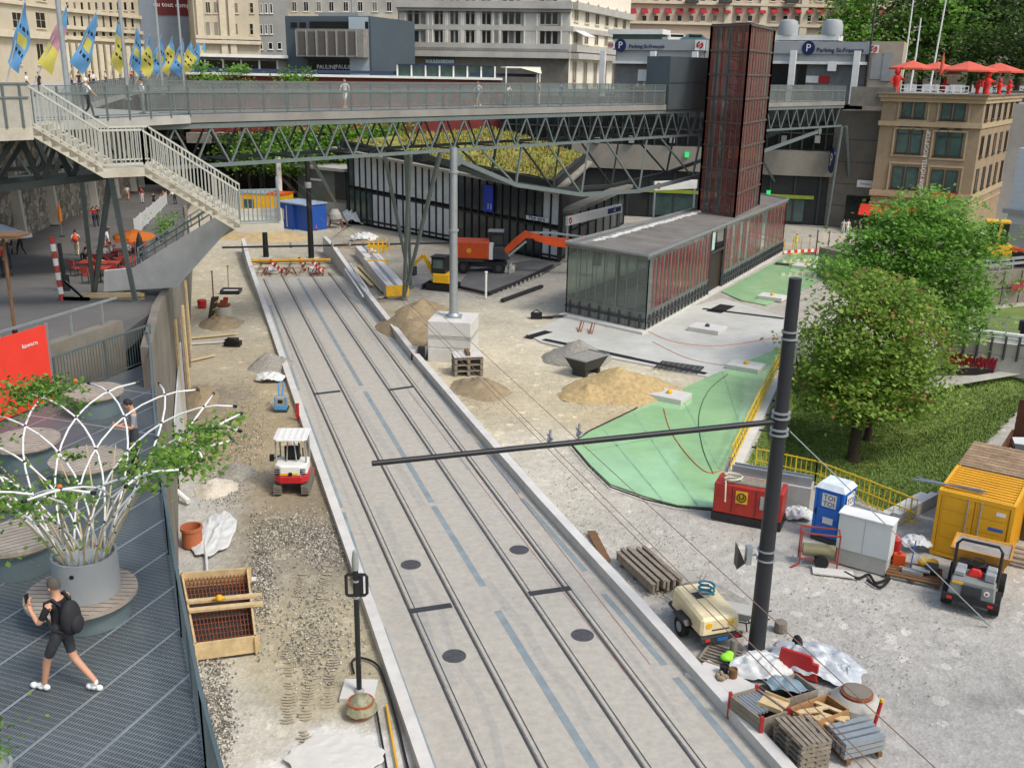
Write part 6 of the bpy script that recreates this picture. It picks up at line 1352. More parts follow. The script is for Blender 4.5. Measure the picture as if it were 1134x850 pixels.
b=MB();b.hexa([(-.25,-.55,1.13),(.25,-.55,1.13),(.25,-.1,1.13),(-.25,-.1,1.13),(-.12,-.5,1.38),(.12,-.5,1.38),(.12,-.35,1.38),(-.12,-.35,1.38)]);b.build('seat',M_redb,t,bevel=.03)
b=MB();b.tube([(-.68,-.45,.9),(-.68,-.42,2.15),(-.55,-.42,2.32),(.55,-.42,2.32),(.68,-.42,2.15),(.68,-.45,.9)],.05,8);b.build('roll_bar',M_black,t)
b=MB();b.box(-.6,.6,.1,.5,.6,1.25);b.build('dashboard',M_black,t);b=MB();n=16;b.tube([(.22*math.cos(k*2*math.pi/n),.02+.2*math.sin(k*2*math.pi/n),1.42+.08*math.sin(k*2*math.pi/n))for k in range(n+1)],.02,6);b.build('steering_wheel',M_black,t)
b=MB();o_=[(-.75,.75,.75),(.75,.75,.75),(.6,1.75,.6),(-.6,1.75,.6)];b.add([(-.62,.75,.72),(.62,.75,.72),(.62,1.8,.72),(-.62,1.8,.72),(-.95,.5,1.55),(.95,.5,1.55),(.95,2.2,1.42),(-.95,2.2,1.42),(-.88,.57,1.55),(.88,.57,1.55),(.88,2.12,1.42),(-.88,2.12,1.42),(-.55,.82,.8),(.55,.82,.8),(.55,1.72,.8),(-.55,1.72,.8)],[(0,3,2,1),(0,1,5,4),(1,2,6,5),(2,3,7,6),(3,0,4,7),(4,5,9,8),(5,6,10,9),(6,7,11,10),(7,4,8,11),(8,9,13,12),(9,10,14,13),(10,11,15,14),(11,8,12,15),(12,13,14,15)]);sk=b.build('skip',mat('skip_orange',(196,142,62),.6,grime=.5),t)
b=MB();b.hexa([(-.545,.825,.81),(.545,.825,.81),(.545,1.715,.81),(-.545,1.715,.81),(-.865,.59,1.5),(.865,.59,1.5),(.865,2.1,1.36),(-.865,2.1,1.36)]);b.build('load',mat('concrete_dust',(150,146,138),.95,var=.3,bump=.6),sk)
def container(name,label,A,Bp,ln,h,m,group=None,top=None):
 a,c=P(*A),P(*Bp);d=c-a;w=d.length;rz=math.atan2(d.y,d.x);t=thing(name,label,'container',(a.x,a.y,-.02),rz,group)
 b=MB();b.box(.05,w-.05,.06,ln,.12,h-.1);bd_=b.build('body',m,t)
 b=MB()
 for i in range(int(ln/.28)):y=.2+i*.28;b.box(.0,.05,y,y+.14,.2,h-.2);b.box(w-.05,w,y,y+.14,.2,h-.2)
 b.build('corrugation',m,t)
 b=MB()
 for x0,x1 in((0,.12),(w-.12,w)):
  for y0,y1 in((-.02,.1),(ln-.1,ln+.02)):b.box(x0,x1,y0,y1,0,h)
 b.box(.12,w-.12,-.02,.08,h-.16,h);b.box(.12,w-.12,-.02,.08,0,.14);b.box(-.01,.1,.1,ln,h-.12,h);b.box(w-.1,w+.01,.1,ln,h-.12,h);b.build('frame',m,t)
 return t,w
t,w_=container('container','yellow steel site container with double doors and ribbed roof',(1029,611),(1112,633),3.1,2.55,mat('container_yellow',(226,168,34),.5,var=.1,scale=.8,bump=.05,grime=.35))
b=MB()
for i in range(11):y=.18+i*.265;b.box(.12,w_-.12,y,y+.13,2.46,2.53)
b.build('roof_rib',MATS['container_yellow'],t)
for s_ in(0,1):
 x0=.14+s_*(w_-.28)/2;x1=x0+(w_-.28)/2-.03;b=MB();b.box(x0,x1,.0,.05,.16,2.38)
 for k in range(4):b.box(x0+.08,x1-.08,-.015,0,.25+k*.54,.7+k*.54)
 d_=b.build('door',MATS['container_yellow'],t);xr=x1-.2 if s_==0 else x0+.2;b=MB();b.tube([(xr,-.05,.14),(xr,-.05,2.42)],.025,8);b.box(xr-.1,xr+.1,-.07,-.03,1.1,1.15);b.build('lock_rod',M_galv,d_)
 if s_==1:b=MB();b.box(x1-.6,x1-.1,-.022,-.016,1.45,1.58);lb=b.build('blue_label',mat('label_blue',(60,96,180),.5,bump=0),d_);b=MB();b.box(x1-.4,x1-.1,-.022,-.016,2.05,2.2);b.build('white_label',M_white,d_)
yc=WM[t.name];q=yc@V((-.9,.55,2.6));b=MB();b.bar((0,0,0),(2.3,-.1,.02),.05);b.bar((.1,-.16,0),(2.4,.0,.06),.05);b.bar((-.1,-.3,.01),(2.2,-.05,.09),.06);solo(b,'steel_profiles',mat('profile_grey',(136,148,158),.4,.4),'thin grey steel profiles lying across the yellow container roof','steel profiles',q,yc.to_euler().z)
q0=yc@V((0,3.3,0));rzc=yc.to_euler().z
t=thing('container','brown site container roofed with worn wooden boards behind the yellow one','container',(q0.x,q0.y,-.02),rzc)
b=MB();b.box(0,5.5,0,3.2,0,2.4);b.build('body',mat('container_brown',(110,74,50),.8,var=.25,grime=.4),t);b=MB()
for i in range(14):y=.02+i*.226;b.box(-.02,5.5,y,y+.21,2.41,2.47+.015*(i%3))
b.build('roof_board',mat('roof_boards',(158,132,104),.85,var=.35,scale=3,bump=.3,grime=.5),t)
q0=yc@V((.9,6.9,0));t=thing('waste_skip','open waste container with rusty brown end wall behind the boarded roof','container',(q0.x,q0.y,-.02),rzc)
b=MB();b.box(0,5,0,.08,0,2.0);b.box(0,.08,.08,3,0,2.2);b.box(0.08,5,3,3.08,0,3.6);b.box(.08,5,.08,3,0,.2);b.build('body',mat('container_rust',(96,58,38),.85,var=.35,scale=1.5,grime=.3),t)
random.seed(8)
for k,(m,n_)in enumerate(((M_tarp,8),(M_red,3),(M_dark,8),(M_woodg,6))):
 b=MB()
 for i in range(n_):x,y=random.uniform(.4,3.6),random.uniform(.3,2.7);b.T=Matrix.Translation((x,y,1.7+random.random()*.3))@Matrix.Rotation(random.random()*3,4,'Z')@Matrix.Rotation(.6*random.random(),4,'X');b.box(-.5,.5,-.2,.2,-.1,.12)
 o=b.build(('plastic_waste','red_waste','dark_waste','wood_waste')[k],m,t);o['kind']='stuff'
c,rz,L_=P2(787,573,864,588);t=thing('generator','red generator box on a black base with yellow panel beside the green sheet','generator',(*P(787,573)[:2],-.02),rz)
b=MB();b.box(0,L_,0,1.2,0.0,.3);b.build('base_skid',M_black,t);b=MB();b.box(.03,L_-.03,.03,1.17,.305,1.55);b.build('housing',mat('generator_red',(168,46,38),.5,grime=.25),t,bevel=.04)
b=MB();b.box(L_*.33,L_*.5,-.0,.028,.85,1.35);em=b.build('yellow_panel',M_yellow,t);b=MB();n=16;cx=L_*.415
b.tube([(cx+.17*math.cos(k*2*math.pi/n),-.01,1.1+.17*math.sin(k*2*math.pi/n))for k in range(n+1)],.025,6);b.tube([(cx-.07,-.01,1.18),(cx-.07,-.01,1.05),(cx+.07,-.01,1.05),(cx+.07,-.01,1.18)],.025,6);b.build('emblem',M_black,em)
b=MB();b.box(L_*.68,L_*.8,.0,.028,.75,1.3);b.build('control_window',M_grey,t);b=MB()
for i in range(7):b.box(L_*.84,L_-.15,.0,.028,.5+i*.12,.56+i*.12)
b.build('vent',M_black,t);b=MB()
for x in(L_*.28,L_*.62):b.box(x-.01,x+.01,.015,.029,.4,1.5)
b.build('door_gap',M_black,t)
b=MB();b.box(.5,L_-.2,.2,.9,1.56,1.62);b.build('top_board',M_woodg,t)
q=WM[t.name]@V((.7,.3,1.63));b=MB();b.tube([(.35*math.cos(k*.7),.25*math.sin(k*.7),.02*k)for k in range(16)],.035,6);b.tube([(-.3,0,.05),(-.35,-.25,.03),(-.35,-.33,-.3),(-.33,-.34,-.75)],.03,6);solo(b,'hose',mat('pale_hose',(198,204,178),.6,bump=0),'pale hose coiled on top of the red generator','hose',q)
q,rz2,L2=P2(797,530,868,545,1.2);b=MB();b.box(0,3.2,0,.12,0,.35);b.box(0,3.2,.12,.5,0,.04);b.box(0,3.2,.5,.55,0,.3);solo(b,'steel_channel',M_galv,'long grey steel channel lying behind the red generator','channel',(*P(808,548)[:2],1.0),rz)
b=MB();b.hexa([(0,0,0),(3.2,0,0),(3.2,.9,0),(0,.9,0),(0,0,.98),(3.2,0,.98),(3.2,.9,.98),(0,.9,.98)]);solo(b,'concrete_block',M_conc,'concrete block carrying the steel channel behind the generator','block',(*P(808,550)[:2],0),rz)
c,rz,L_=P2(897,594,925,603);t=thing('portable_toilet','blue portable toilet cabin with pale roof and white stickers','toilet',(*P(897,594)[:2],-.02),rz);s=1.12
M_tb=mat('toilet_blue',(36,108,196),.4,var=.06,bump=.05,bscale=4);b=MB();b.box(0,s,0,s,.0,.15);b.build('base',M_dark,t);b=MB();b.box(.03,s-.03,.03,s-.03,.15,2.1);b.build('cabin',M_tb,t,bevel=.03)
b=MB()
for x in(0,s-.1):b.box(x,x+.1,-.01,.02,.15,2.1);b.box(s-.02,s+.01,x,x+.1,.15,2.1)
for k in range(3):b.box(.14,s-.14,.0,.026,.3+k*.6,.75+k*.6)
b.build('corner_rib',M_tb,t,bevel=.01)
b=MB();b.add([(-.03,-.03,2.1),(s+.03,-.03,2.1),(s+.03,s+.03,2.1),(-.03,s+.03,2.1),(.12,.12,2.3),(s-.12,.12,2.3),(s-.12,s-.12,2.3),(.12,s-.12,2.3)],[(0,1,5,4),(1,2,6,5),(2,3,7,6),(3,0,4,7),(4,5,6,7),(0,3,2,1)]);b.build('roof',mat('toilet_roof',(214,222,228),.5,bump=.03),t)
W_=WM[t.name];xd,yd=(W_.to_3x3()@V((1,0,0))),(W_.to_3x3()@V((0,1,0)))
b=MB();b.box(.3,.85,-.022,-.012,1.42,1.95);st1=b.build('white_sticker',M_white,t);b=MB();b.box(s+.012,s+.022,.25,.95,1.0,1.95);st2=b.build('white_sticker',M_white,t);b=MB();b.box(.4,.8,-.022,-.012,.75,1.0);b.build('small_sticker',M_white,t)
for st_,o,xdir,ydir,sz in((st1,W_@V((.575,-.024,1.8)),xd,yd,.27),(st2,W_@V((s+.024,.6,1.65)),yd,yd,.36)):
 lettering('TOI',sz,o,xdir,UP,M_black,st_,depth=.01);lettering('TOI',sz,o-UP*sz*.95,xdir,UP,M_black,st_,depth=.01)
b=MB();b.box(.06,.12,-.04,-.01,1.05,1.25);b.build('handle',M_black,t)
c,rz,L_=P2(923,622,981,638);t=thing('switch_cabinet','pale grey electrical cabinet on a concrete plinth beside the blue toilet','cabinet',(*P(923,622)[:2],-.02),rz)
b=MB();b.box(.05,L_-.05,.05,.65,0,.6);b.build('plinth',M_conc,t);b=MB();b.box(0,L_,0,.7,.605,1.95);b.build('housing',mat('cabinet_grey',(196,202,200),.5,var=.04,bump=.02,grime=.1),t,bevel=.02);b=MB();b.box(-.03,L_+.03,-.03,.73,1.955,2.0);b.build('lid',M_white,t);b=MB();b.box(L_/2-.008,L_/2+.008,-.006,-.001,.62,1.93);b.build('door_gap',M_grey,t)
c,rz,L_=P2(890,626,925,630);t=thing('tank_cart','two wheeled cart with rusty red frame carrying a small tank','cart',(c.x,c.y+.3,-.02),rz)
b=MB();b.tube([(-.55,0,.55),(.55,0,.55)],.24,14);b.build('tank',mat('tank_grey',(132,128,96),.5,grime=.4),t,smooth=True);b=MB()
for y in(-.3,.3):
 for x in(-.65,.65):b.bar((x,y,.05),(x,y,1.35),.05)
 b.bar((-.65,y,1.3),(.65,y,1.3),.05);b.bar((-.65,y,.3),(.65,y,.3),.05)
for x in(-.65,.65):b.bar((x,-.3,1.3),(x,.3,1.3),.05)
b.bar((-.65,-.3,.1),(-.95,-.5,.0),.05);b.build('frame',mat('cart_red',(150,66,52),.7,grime=.4),t)
for y in(-.36,.36):b=MB();b.tube([(.1,y-.05,.25),(.1,y+.05,.25)],.25,14);b.build('wheel',M_rubber,t)
def crumple(name,label,px,py,rx,ry,h,m,seed,rz=0,cat='sheet',z=0,group=None):
 rnd=random.Random(seed);p=P(px,py,z);b=MB();N_=34;vs=[]
 for i in range(N_+1):
  for j in range(N_+1):
   x,y=(i/N_*2-1),(j/N_*2-1);q=V((x*2.2+seed*7,y*2.2,seed));k=max(0,1-(x*x+y*y)*.6)
   rr=1+.2*noise.noise((x*2+seed,y*2,4));vs.append((x*rx*rr*math.sqrt(max(0,1-y*y/2)),y*ry*rr*math.sqrt(max(0,1-x*x/2)),max(-.02,h*k*(.35+.75*(.55-abs(noise.noise(q)))+.4*(.5-abs(noise.noise(q*2.1)))+.2*(.4-abs(noise.noise(q*5.2))))+.05)))
 b.add(vs,[(i*(N_+1)+j,(i+1)*(N_+1)+j,(i+1)*(N_+1)+j+1,i*(N_+1)+j+1)for i in range(N_)for j in range(N_)]);return solo(b,name,m,label,cat,(p.x,p.y,z),rz,group,smooth='all')
M_clear=mat('translucent_sheeting',(178,184,188),.35,var=.1,bump=.4,bscale=5,spec=.6)
crumple('plastic_sheet','white crumpled plastic sheet in front of the black pole',843,741,.95,.75,.4,M_tarp,1);crumple('plastic_sheet','clear plastic sheeting heaped behind the red box',905,738,1.4,.9,.62,M_clear,2,-.5);crumple('plastic_sheet','small clear plastic bundle at the right end of the sheeting',935,748,.4,.4,.4,M_clear,5)
crumple('fleece','long white fleece lying beside the clay ring on the left site',238,592,.75,1.85,.2,M_tarp,3,.12);crumple('sack','white sack between the red generator and the blue toilet',883,572,.65,.5,.45,M_tarp,4);crumple('sack','white sheet heap beside the grey gravel heap on the left',300,420,.85,.6,.45,M_tarp,6,cat='sheet');crumple('sack','large white sacks heaped in front of the station building',390,247,2.2,1.4,1.6,M_tarp,7,cat='sacks');crumple('sack','white sack on the ground in front of the station mixer',403,266,1.4,.9,.9,M_tarp,8,cat='sack');crumple('sack','white sheet over the pallet of tools by the cabinet',1013,603,.6,.4,.4,M_tarp,9,z=.2)
crumple('pale_slurry','pale concrete slurry spilled on the ground at the left kerb bottom',372,838,1.2,.9,.05,M_concl,11,cat='slurry')
b=MB();b.bar(P(188,537,.3),P(209,555,.1),.14);p0=P(188,537,.5);p1=P(209,555,.12);b=MB();b.tube([p0,p1],.11,12);solo(b,'pipe',M_white,'white plastic pipe leaning beside the terrace wall','pipe')
b=MB();b.tube([P(230,640,.08),P(227,600,.14),P(232,575,.16)],.05,8);b.tube([P(228,645,.08),P(284,641,.08)],.09,8);solo(b,'fleece_roll',M_tarp,'rolled edge of white fleece beside the formwork box','roll')
c=P(213.5,603);b=MB();b.lathe([(.36,0),(.36,.62),(.4,.64),(.4,.75),(.34,.75),(.33,.1)],28);solo(b,'clay_ring',mat('clay',(176,102,66),.75,var=.15,grime=.2),'brown clay pipe ring standing on pale ground','pipe ring',c)
A_,B_,C_,D_=P(203,651),P(275,645),P(284,722),P(218,731);t=thing('formwork_box','open wooden formwork box full of rusty rebar','formwork',((A_+B_+C_+D_)/4)[:])
for a,c,k in((A_,B_,0),(B_,C_,1),(C_,D_,2),(D_,A_,3)):
 e=(c-a).normalized()*.12;b=MB();b.bar(a-e+UP*.3,c+e+UP*.3,.06,.55);b.build('board',M_wood,t,world=True)
for f0,hh in((.46,.62),(.6,.66)):b=MB();b.bar(A_+(D_-A_)*f0+UP*hh,B_+(C_-B_)*f0+UP*hh+V((.35,.05,0)),.2,.08);b.build('cross_board',M_wood,t,world=True)
b=MB()
for i in range(17):f0=(i+.5)/17;b.bar(A_+(B_-A_)*f0+UP*.36,D_+(C_-D_)*f0+UP*.36,.022);b.bar(A_+(B_-A_)*f0+(D_-A_)*.12-UP*.02,A_+(B_-A_)*f0+(D_-A_)*.12+UP*.5,.025)
for i in range(14):f0=(i+.5)/14;b.bar(A_+(D_-A_)*f0+UP*.34,B_+(C_-B_)*f0+UP*.34,.022)
b.build('rebar',M_rust,t,world=True);b=MB();b.prism([tuple(p[:2])for p in(A_,B_,C_,D_)],-.05,-.0);b.build('floor',M_dark,t,world=True)
q=A_+(D_-A_)*.5+(B_-A_)*.45+UP*.72;b=MB();b.lathe([(.11,0),(.11,.05),(.08,.12),(0,.15)],10);b.box(-.2,.2,-.03,.03,0,.04);solo(b,'reel',M_yellow,'small yellow reel on the boards of the formwork box','reel',q)
for k,(x,l)in enumerate(((262,'white spacer tube standing left in the rebar of the formwork box'),(224,'white spacer tube lying at the middle of the formwork box'))):pass
c=P(398,768);t=thing('lamp_pole','slim black pole with a mounting frame on a square concrete foot','pole',(c.x,c.y,-.02))
b=MB();b.tube([(0,0,.1),(0,0,4.2)],.075,12);b.build('pole',M_black,t,smooth=True);b=MB();b.box(-.5,.45,-.35,.6,-.05,.1);b.build('foot',M_concl,t);b=MB();b.lathe([(.14,.1),(.14,.15),(.09,.2)],12);b.lathe([(.095,3.05),(.095,3.11)],12);b.lathe([(.095,3.55),(.095,3.6)],12);b.build('collar',M_grey,t);b=MB();b.lathe([(.085,3.9),(.1,4.15),(.06,4.45),(0,4.5)],12);b.build('cap',M_grey,t)
b=MB();b.tube([(-.26,0,3.15),(-.26,0,3.72),(-.2,0,3.76),(.26,0,3.76),(.3,0,3.7),(.3,0,3.2),(.24,0,3.14),(-.2,0,3.12),(-.26,0,3.15)],.045,8);b.box(.05,.2,-.03,.03,3.2,3.7);b.build('mounting_frame',M_black,t)
c=P(400,789);t=thing('bucket','round clay coloured tub covered with a crumpled tarpaulin by the lamp pole','tub',(c.x,c.y,-.02));b=MB();b.lathe([(.3,0),(.36,.42),(.32,.42),(.28,.1)],20);b.build('tub',mat('clay_tub',(166,92,62),.7),t)
b=MB();vs=[];n=18
for j in range(6):
 for i in range(n):a=2*math.pi*i/n;r=.08+j*.075;vs.append((r*math.cos(a),r*math.sin(a),.56-.016*j*j+.06*noise.noise((r*5*math.cos(a),r*5*math.sin(a),2))))
b.add(vs,[(j*n+i,j*n+(i+1)%n,(j+1)*n+(i+1)%n,(j+1)*n+i)for j in range(5)for i in range(n)]+[tuple(range(n))[::-1]]);b.build('cover',mat('khaki_tarp',(140,138,112),.5,var=.4,scale=6,bump=.3),t)
def cable(label,pts,r,m,z=.03,name='cable',z2=None):
 b=MB();q=[P(x,y,z)if not isinstance(x,V)else x for x,y in pts];out=[]
 for i in range(len(q)-1):
  p0,p1,p2,p3=q[max(0,i-1)],q[i],q[i+1],q[min(len(q)-1,i+2)]
  for k in range(6):s=k/6;out.append(.5*((2*p1)+(p2-p0)*s+(2*p0-5*p1+4*p2-p3)*s*s+(3*p1-p0-3*p2+p3)*s**3))
 out.append(q[-1]);b.tube(out,r,6);return solo(b,name,m,label,'cable')
cable('black cable looping from the lamp pole down along the left kerb',[(392,745),(390,732),(400,728),(418,736),(428,760),(440,800),(452,850),(470,900)],.035,M_rubber)
cable('straight black cable running from the lamp pole foot to the bottom edge',[(402,757),(414,775),(422,815),(428,850),(436,900)],.03,M_rubber);cable('short yellow cable beside the black cable at the left kerb',[(428,780),(433,810),(440,850),(446,880)],.035,M_yellow)
c,rz,_=P2(306,453,318,453);t=thing('plate_compactor','grey and light blue plate compactor standing near the left kerb','compactor',(c.x,c.y,-.02),rz)
b=MB();b.box(-.33,.33,-.35,.35,0,.1);b.build('plate',M_dark,t);b=MB();b.box(-.3,.3,-.3,.25,.1,.75);b.build('engine_block',M_grey,t,bevel=.04);b=MB();b.box(-.31,.31,-.31,-.3,.1,.3);b.box(-.31,-.24,-.315,-.3,.3,.76);b.box(.24,.31,-.315,-.3,.3,.76);b.build('blue_guard',mat('light_blue',(70,150,206),.5),t);b=MB();b.tube([(-.12,.1,.75),(-.15,.4,1.3),(.0,.45,1.35),(.1,.4,1.3),(.05,.1,.75)],.045,8);b.build('handle',MATS['light_blue'],t);b=MB();b.box(-.12,.12,-.32,-.3,.45,.62);b.build('engine_cap',M_black,t)
c=P(330,464);b=MB();b.box(-.07,.07,-.07,.07,0,.75);b.lathe([(.1,.75),(.1,.82),(0,.84)],8);solo(b,'marker_stake',M_red,'small red stake at the left kerb beside the compactor','stake',c)
for k,((px,py),l)in enumerate((((202,397),'orange cone cap with yellow tip by the retaining wall, left one'),((209,397),'orange cone cap with yellow tip by the retaining wall, right one'))):
 t=thing('site_beacon',l,'marker',P(px,py)[:],0,'marker caps by the wall');b=MB();b.lathe([(.16,0),(.14,.3),(.12,.3)],10);b.build('base',M_redb,t);b=MB();b.lathe([(.13,.305),(.11,.45),(0,.5)],10);b.build('tip',M_yellow,t)
for(a,c),w_,m,l in((((202,375),(262,369)),.28,M_wood,'pine board lying across the dug ground, upper one'),(((200,381),(252,378)),.16,M_concl,'thin white board lying just below the upper pine board'),(((197,402),(238,393)),.16,M_wood,'slanting pine board in front of the orange marker caps'),(((655,588),(672,621)),.32,M_wooddk,'old brown plank lying near the right kerb'),(((760,722),(880,850)),.18,M_wooddk,'long thin plank along the right kerb under the crates')):
 p,q=P(*a,.06),P(*c,.06);b=MB();b.bar(p,q,w_,.06);b.bar(p+(q-p)*.1+UP*.035,p+(q-p)*.14+UP*.035,w_+.05,.02);solo(b,'plank',m,l,'plank')
c=P(258,382);b=MB();b.box(-.5,.5,-.3,.3,0,.25);b.box(-.35,.35,-.4,.2,.25,.45);b.tube([(-.4,-.3,.4),(0,-.5,.6),(.5,-.3,.3)],.05,6);solo(b,'tool_pile',M_rubber,'pile of dark tools at the right end of the boards','tools',c)
c=P(256,323);t=thing('shaft_cover','square black frame with grey middle lying on the left site ground','frame',(c.x,c.y,0),.1);b=MB();b.box(-.75,.75,-.65,-.5,0,.2);b.box(-.75,.75,.5,.65,0,.2);b.box(-.75,-.6,-.5,.5,0,.2);b.box(.6,.75,-.5,.5,0,.2);b.build('frame',M_black,t);b=MB();b.box(-.6,.6,-.5,.5,0,.08);b.build('infill',M_concl,t);c=P(253,318);b=MB();b.tube([(0,0,0),(.05,0,1.7)],.04,6);b.box(-.04,.14,-.05,.05,1.65,1.75);solo(b,'stake',M_woodg,'thin wooden stake beside the black frame','stake',c)
c=P(247,352);t=thing('concrete_shaft','round concrete shaft ring with red tool on its cover','shaft',c[:]);b=MB();b.lathe([(.62,0),(.62,.85),(.52,.85),(.5,.5)],20);b.build('ring',M_conc,t);b=MB();b.box(-.5,.5,-.3,.3,.86,1.0);b.box(-.1,.35,-.15,.2,1.0,1.25);b.build('cover',M_rust,t);b=MB();b.box(.1,.4,.0,.2,1.25,1.45);b.build('red_tool',M_red,t)
c=P(232,356);t=thing('barrier_board','black and yellow striped warning board leaning by the concrete shaft','barrier',c[:],.5);b=MB();b.hexa([(-.15,-.1,0),(.15,-.1,0),(.15,0,0),(-.15,0,0),(.25,-.05,1.7),(.75,-.05,1.7),(.75,.05,1.7),(.25,.05,1.7)]);b.build('board',M_black,t);b=MB()
for k in range(3):z=.3+k*.5;b.bar((.0+z*.3,-.12,z),(.35+z*.3,-.12,z+.2),.1,.03)
b.build('yellow_stripe',M_yellow,t);c=P(237,340);b=MB();b.tube([(0,0,0),(.03,0,2.6)],.05,8);b.box(-.03,.09,-.04,.04,2.6,2.68);solo(b,'stake',M_wooddk,'tall brown stake beside the striped warning board','stake',c);c=P(224,340);b=MB();b.lathe([(.3,0),(.34,.5),(.3,.55),(0,.5)],12);solo(b,'bucket',M_red,'red bucket left of the tall brown stake','bucket',c)
random.seed(31);b=MB()
for path in(((335,850),(338,790),(345,740),(350,700)),((362,790),(366,745),(372,705)),((318,800),(322,750),(316,715)),((330,662),(334,640),(338,620)),((355,662),(360,640),(366,622))):
 q=[P(x,y,-.035)for x,y in path]
 for a,c in zip(q,q[1:]):
  n=int((c-a).length/.13);d=(c-a).normalized();s=V((-d.y,d.x,0))
  for i in range(n):
   p=a+(c-a)*(i/n)+s*random.uniform(-.03,.03);w=random.uniform(.1,.2)
   if random.random()<.3:continue
   b.bar(p-s*w+d*.05,p,.06,.02);b.bar(p,p+s*w+d*.05,.06,.02)
struct(b,'ground_prints',mat('pressed_clay',(168,158,136),.95,var=.2,scale=3,bump=.4))
pb=P(837,722);tp=Pd(880,306,pb.y);zarm=Pd(859,466,pb.y).z
t=thing('catenary_mast','thick black contact line mast with a long arm reaching over the tracks','mast',(pb.x,pb.y,-.05))
b=MB();b.tube([(0,0,0),(0,0,tp.z)],[.255,.17],20);b.build('pole',mat('mast_black',(44,46,50),.45,var=.12,scale=1.5,bump=.04,grime=.15),t,smooth=True)
b=MB();b.lathe([(.4,.0),(.4,.1),(.3,.14)],16);b.build('foot',M_conc,t)
ae=P(412,513,zarm);ax=V((pb.x,pb.y,zarm));b=MB();b.tube([ax,ae],[.085,.07],10);arm=b.build('arm',M_black,t,world=True,smooth=True)
b=MB()
for z in(zarm-.35,zarm-.2,zarm+.15,zarm+.3,9.9,10.1):b.lathe([(.2,z),(.265 if z<9 else .225,z),(.265 if z<9 else .225,z+.05),(.2,z+.05)],18)
b.build('clamp_ring',M_galv,t)
b=MB();zl=Pd(838,612,pb.y).z
for z in(zl-.15,zl+.15):b.lathe([(.2,z),(.28,z),(.28,z+.04),(.2,z+.04)],18)
b.bar((-.3,0,zl),(-.52,-.1,zl),.06);b.box(-.62,-.46,-.2,.05,zl-.25,zl+.3);lm=b.build('lamp_bracket',M_galv,t);b=MB();b.hexa([(-.66,-.22,zl-.2),(-.66,.06,zl-.2),(-.64,.06,zl-.2),(-.64,-.22,zl-.2),(-.9,-.3,zl-.35),(-.9,.14,zl-.35),(-.9,.14,zl+.35),(-.9,-.3,zl+.35)]);b.build('lamp_hood',M_black,lm)
tdr=(P(*RAILS[2][0])-P(*RAILS[2][1]));tdr.z=0;tdr.normalize()
for k,(px,py,l)in enumerate(((609,495,'thin contact wire over the right track, the left one hanging on the arm'),(641,488,'thin contact wire over the right track, the right one hanging on the arm'))):
 f0=((px-412)/(859-412));r=ray(px,py);q=ae+(ax-ae)*f0;c0=V((0,0,CH));q=c0+r*((zarm-.25-CH)/r.z)
 b=MB()
 for o in((-.09,.09)if k==0 else(0,)):
  s_=V((-tdr.y,tdr.x,0))*o;b.tube([q+s_-tdr*26,q+s_,q+s_+tdr*20,q+s_+tdr*75],.01,5)
 solo(b,'contact_wire',mat('copper_wire',(160,126,110),.5,.4,bump=0),l,'wire',group='contact wires')
 b=MB();b.tube([q+V((0,0,.5)),q-V((0,0,.02))],.035,8);b.lathe([(.06,.12),(.09,.16),(.06,.2),(.09,.24),(.06,.28)],10,q);b.bar(q+UP*.3-tdr*.2,q+UP*.3+tdr*.2,.05);b.build('wire_clamp',M_grey,arm,world=True)
for k,(a,c,l)in enumerate((((452,432),(705,760),'thin red survey cord lying along the left rail of the right track'),((478,425),(720,735),'thin red survey cord lying between the rails of the right track'))):
 b=MB();b.tube([P(*a,.02),P(*c,.02)],.007,5);solo(b,'survey_cord',mat('cord_red',(176,96,88),.8,bump=0),l,'cord',group='survey cords on the track')
gy=V((pb.x,pb.y,zarm-.3));ge=P(1096,692,.02);b=MB();b.tube([gy+V((.3,0,0)),ge],.018,6);b.tube([ge+(gy-ge)*.0,ge+(gy-ge)*.03],.04,8);solo(b,'guy_wire',M_galv,'long steel guy wire running from the black mast to the dumper','wire')
cable('orange hose hanging from the pavilion corner across the paved slab',[(716,366),(745,378),(790,383),(835,378),(864,372)],.022,M_orange);cable('thin orange cable curving down over the green sheet',[(735,452),(742,475),(760,502),(782,522),(800,520)],.018,M_orange,z=.06);cable('thin black cable curving over the right part of the green sheet',[(806,414),(785,432),(774,460),(778,495),(790,524)],.014,M_rubber,z=.06);cable('red cable lying on the paved slab near the cover block',[(722,378),(760,396),(800,404),(826,402)],.018,M_red)
cable('thick black hose coiled at the foot of the grey cabinet',[(935,633),(950,640),(962,636),(970,645),(985,640),(975,650),(960,642)],.05,M_rubber)
c,rz,L_=P2(793,713,764,682);t=thing('compressor_trailer','beige trailer compressor with a blue hose coil and blue number plate','compressor',(*P(779,698)[:2],-.02),rz-math.pi/2)
M_bei=mat('compressor_beige',(222,206,164),.45,bump=.03,grime=.2);b=MB();b.hexa([(-.68,-1.0,.45),(.68,-1.0,.45),(.68,1.0,.45),(-.68,1.0,.45),(-.64,-.95,1.05),(.64,-.95,1.05),(.64,.98,1.2),(-.64,.98,1.2)]);b.build('housing',M_bei,t,bevel=.08)
b=MB();b.box(-.6,.6,-1.05,1.3,.32,.45);b.bar((0,1.2,.4),(0,2.0,.5),.1);b.box(-.7,.7,-1.12,-1.02,.34,.5);b.build('chassis',M_dark,t)
for x in(-.78,.78):b=MB();b.tube([(x-.1,0,.33),(x+.1,0,.33)],.33,16);w_=b.build('wheel',M_rubber,t);b=MB();sg=1 if x>0 else-1;b.tube([(x+sg*.09,0,.33),(x+sg*.115,0,.33)],.17,12);b.build('rim',M_galv,w_)
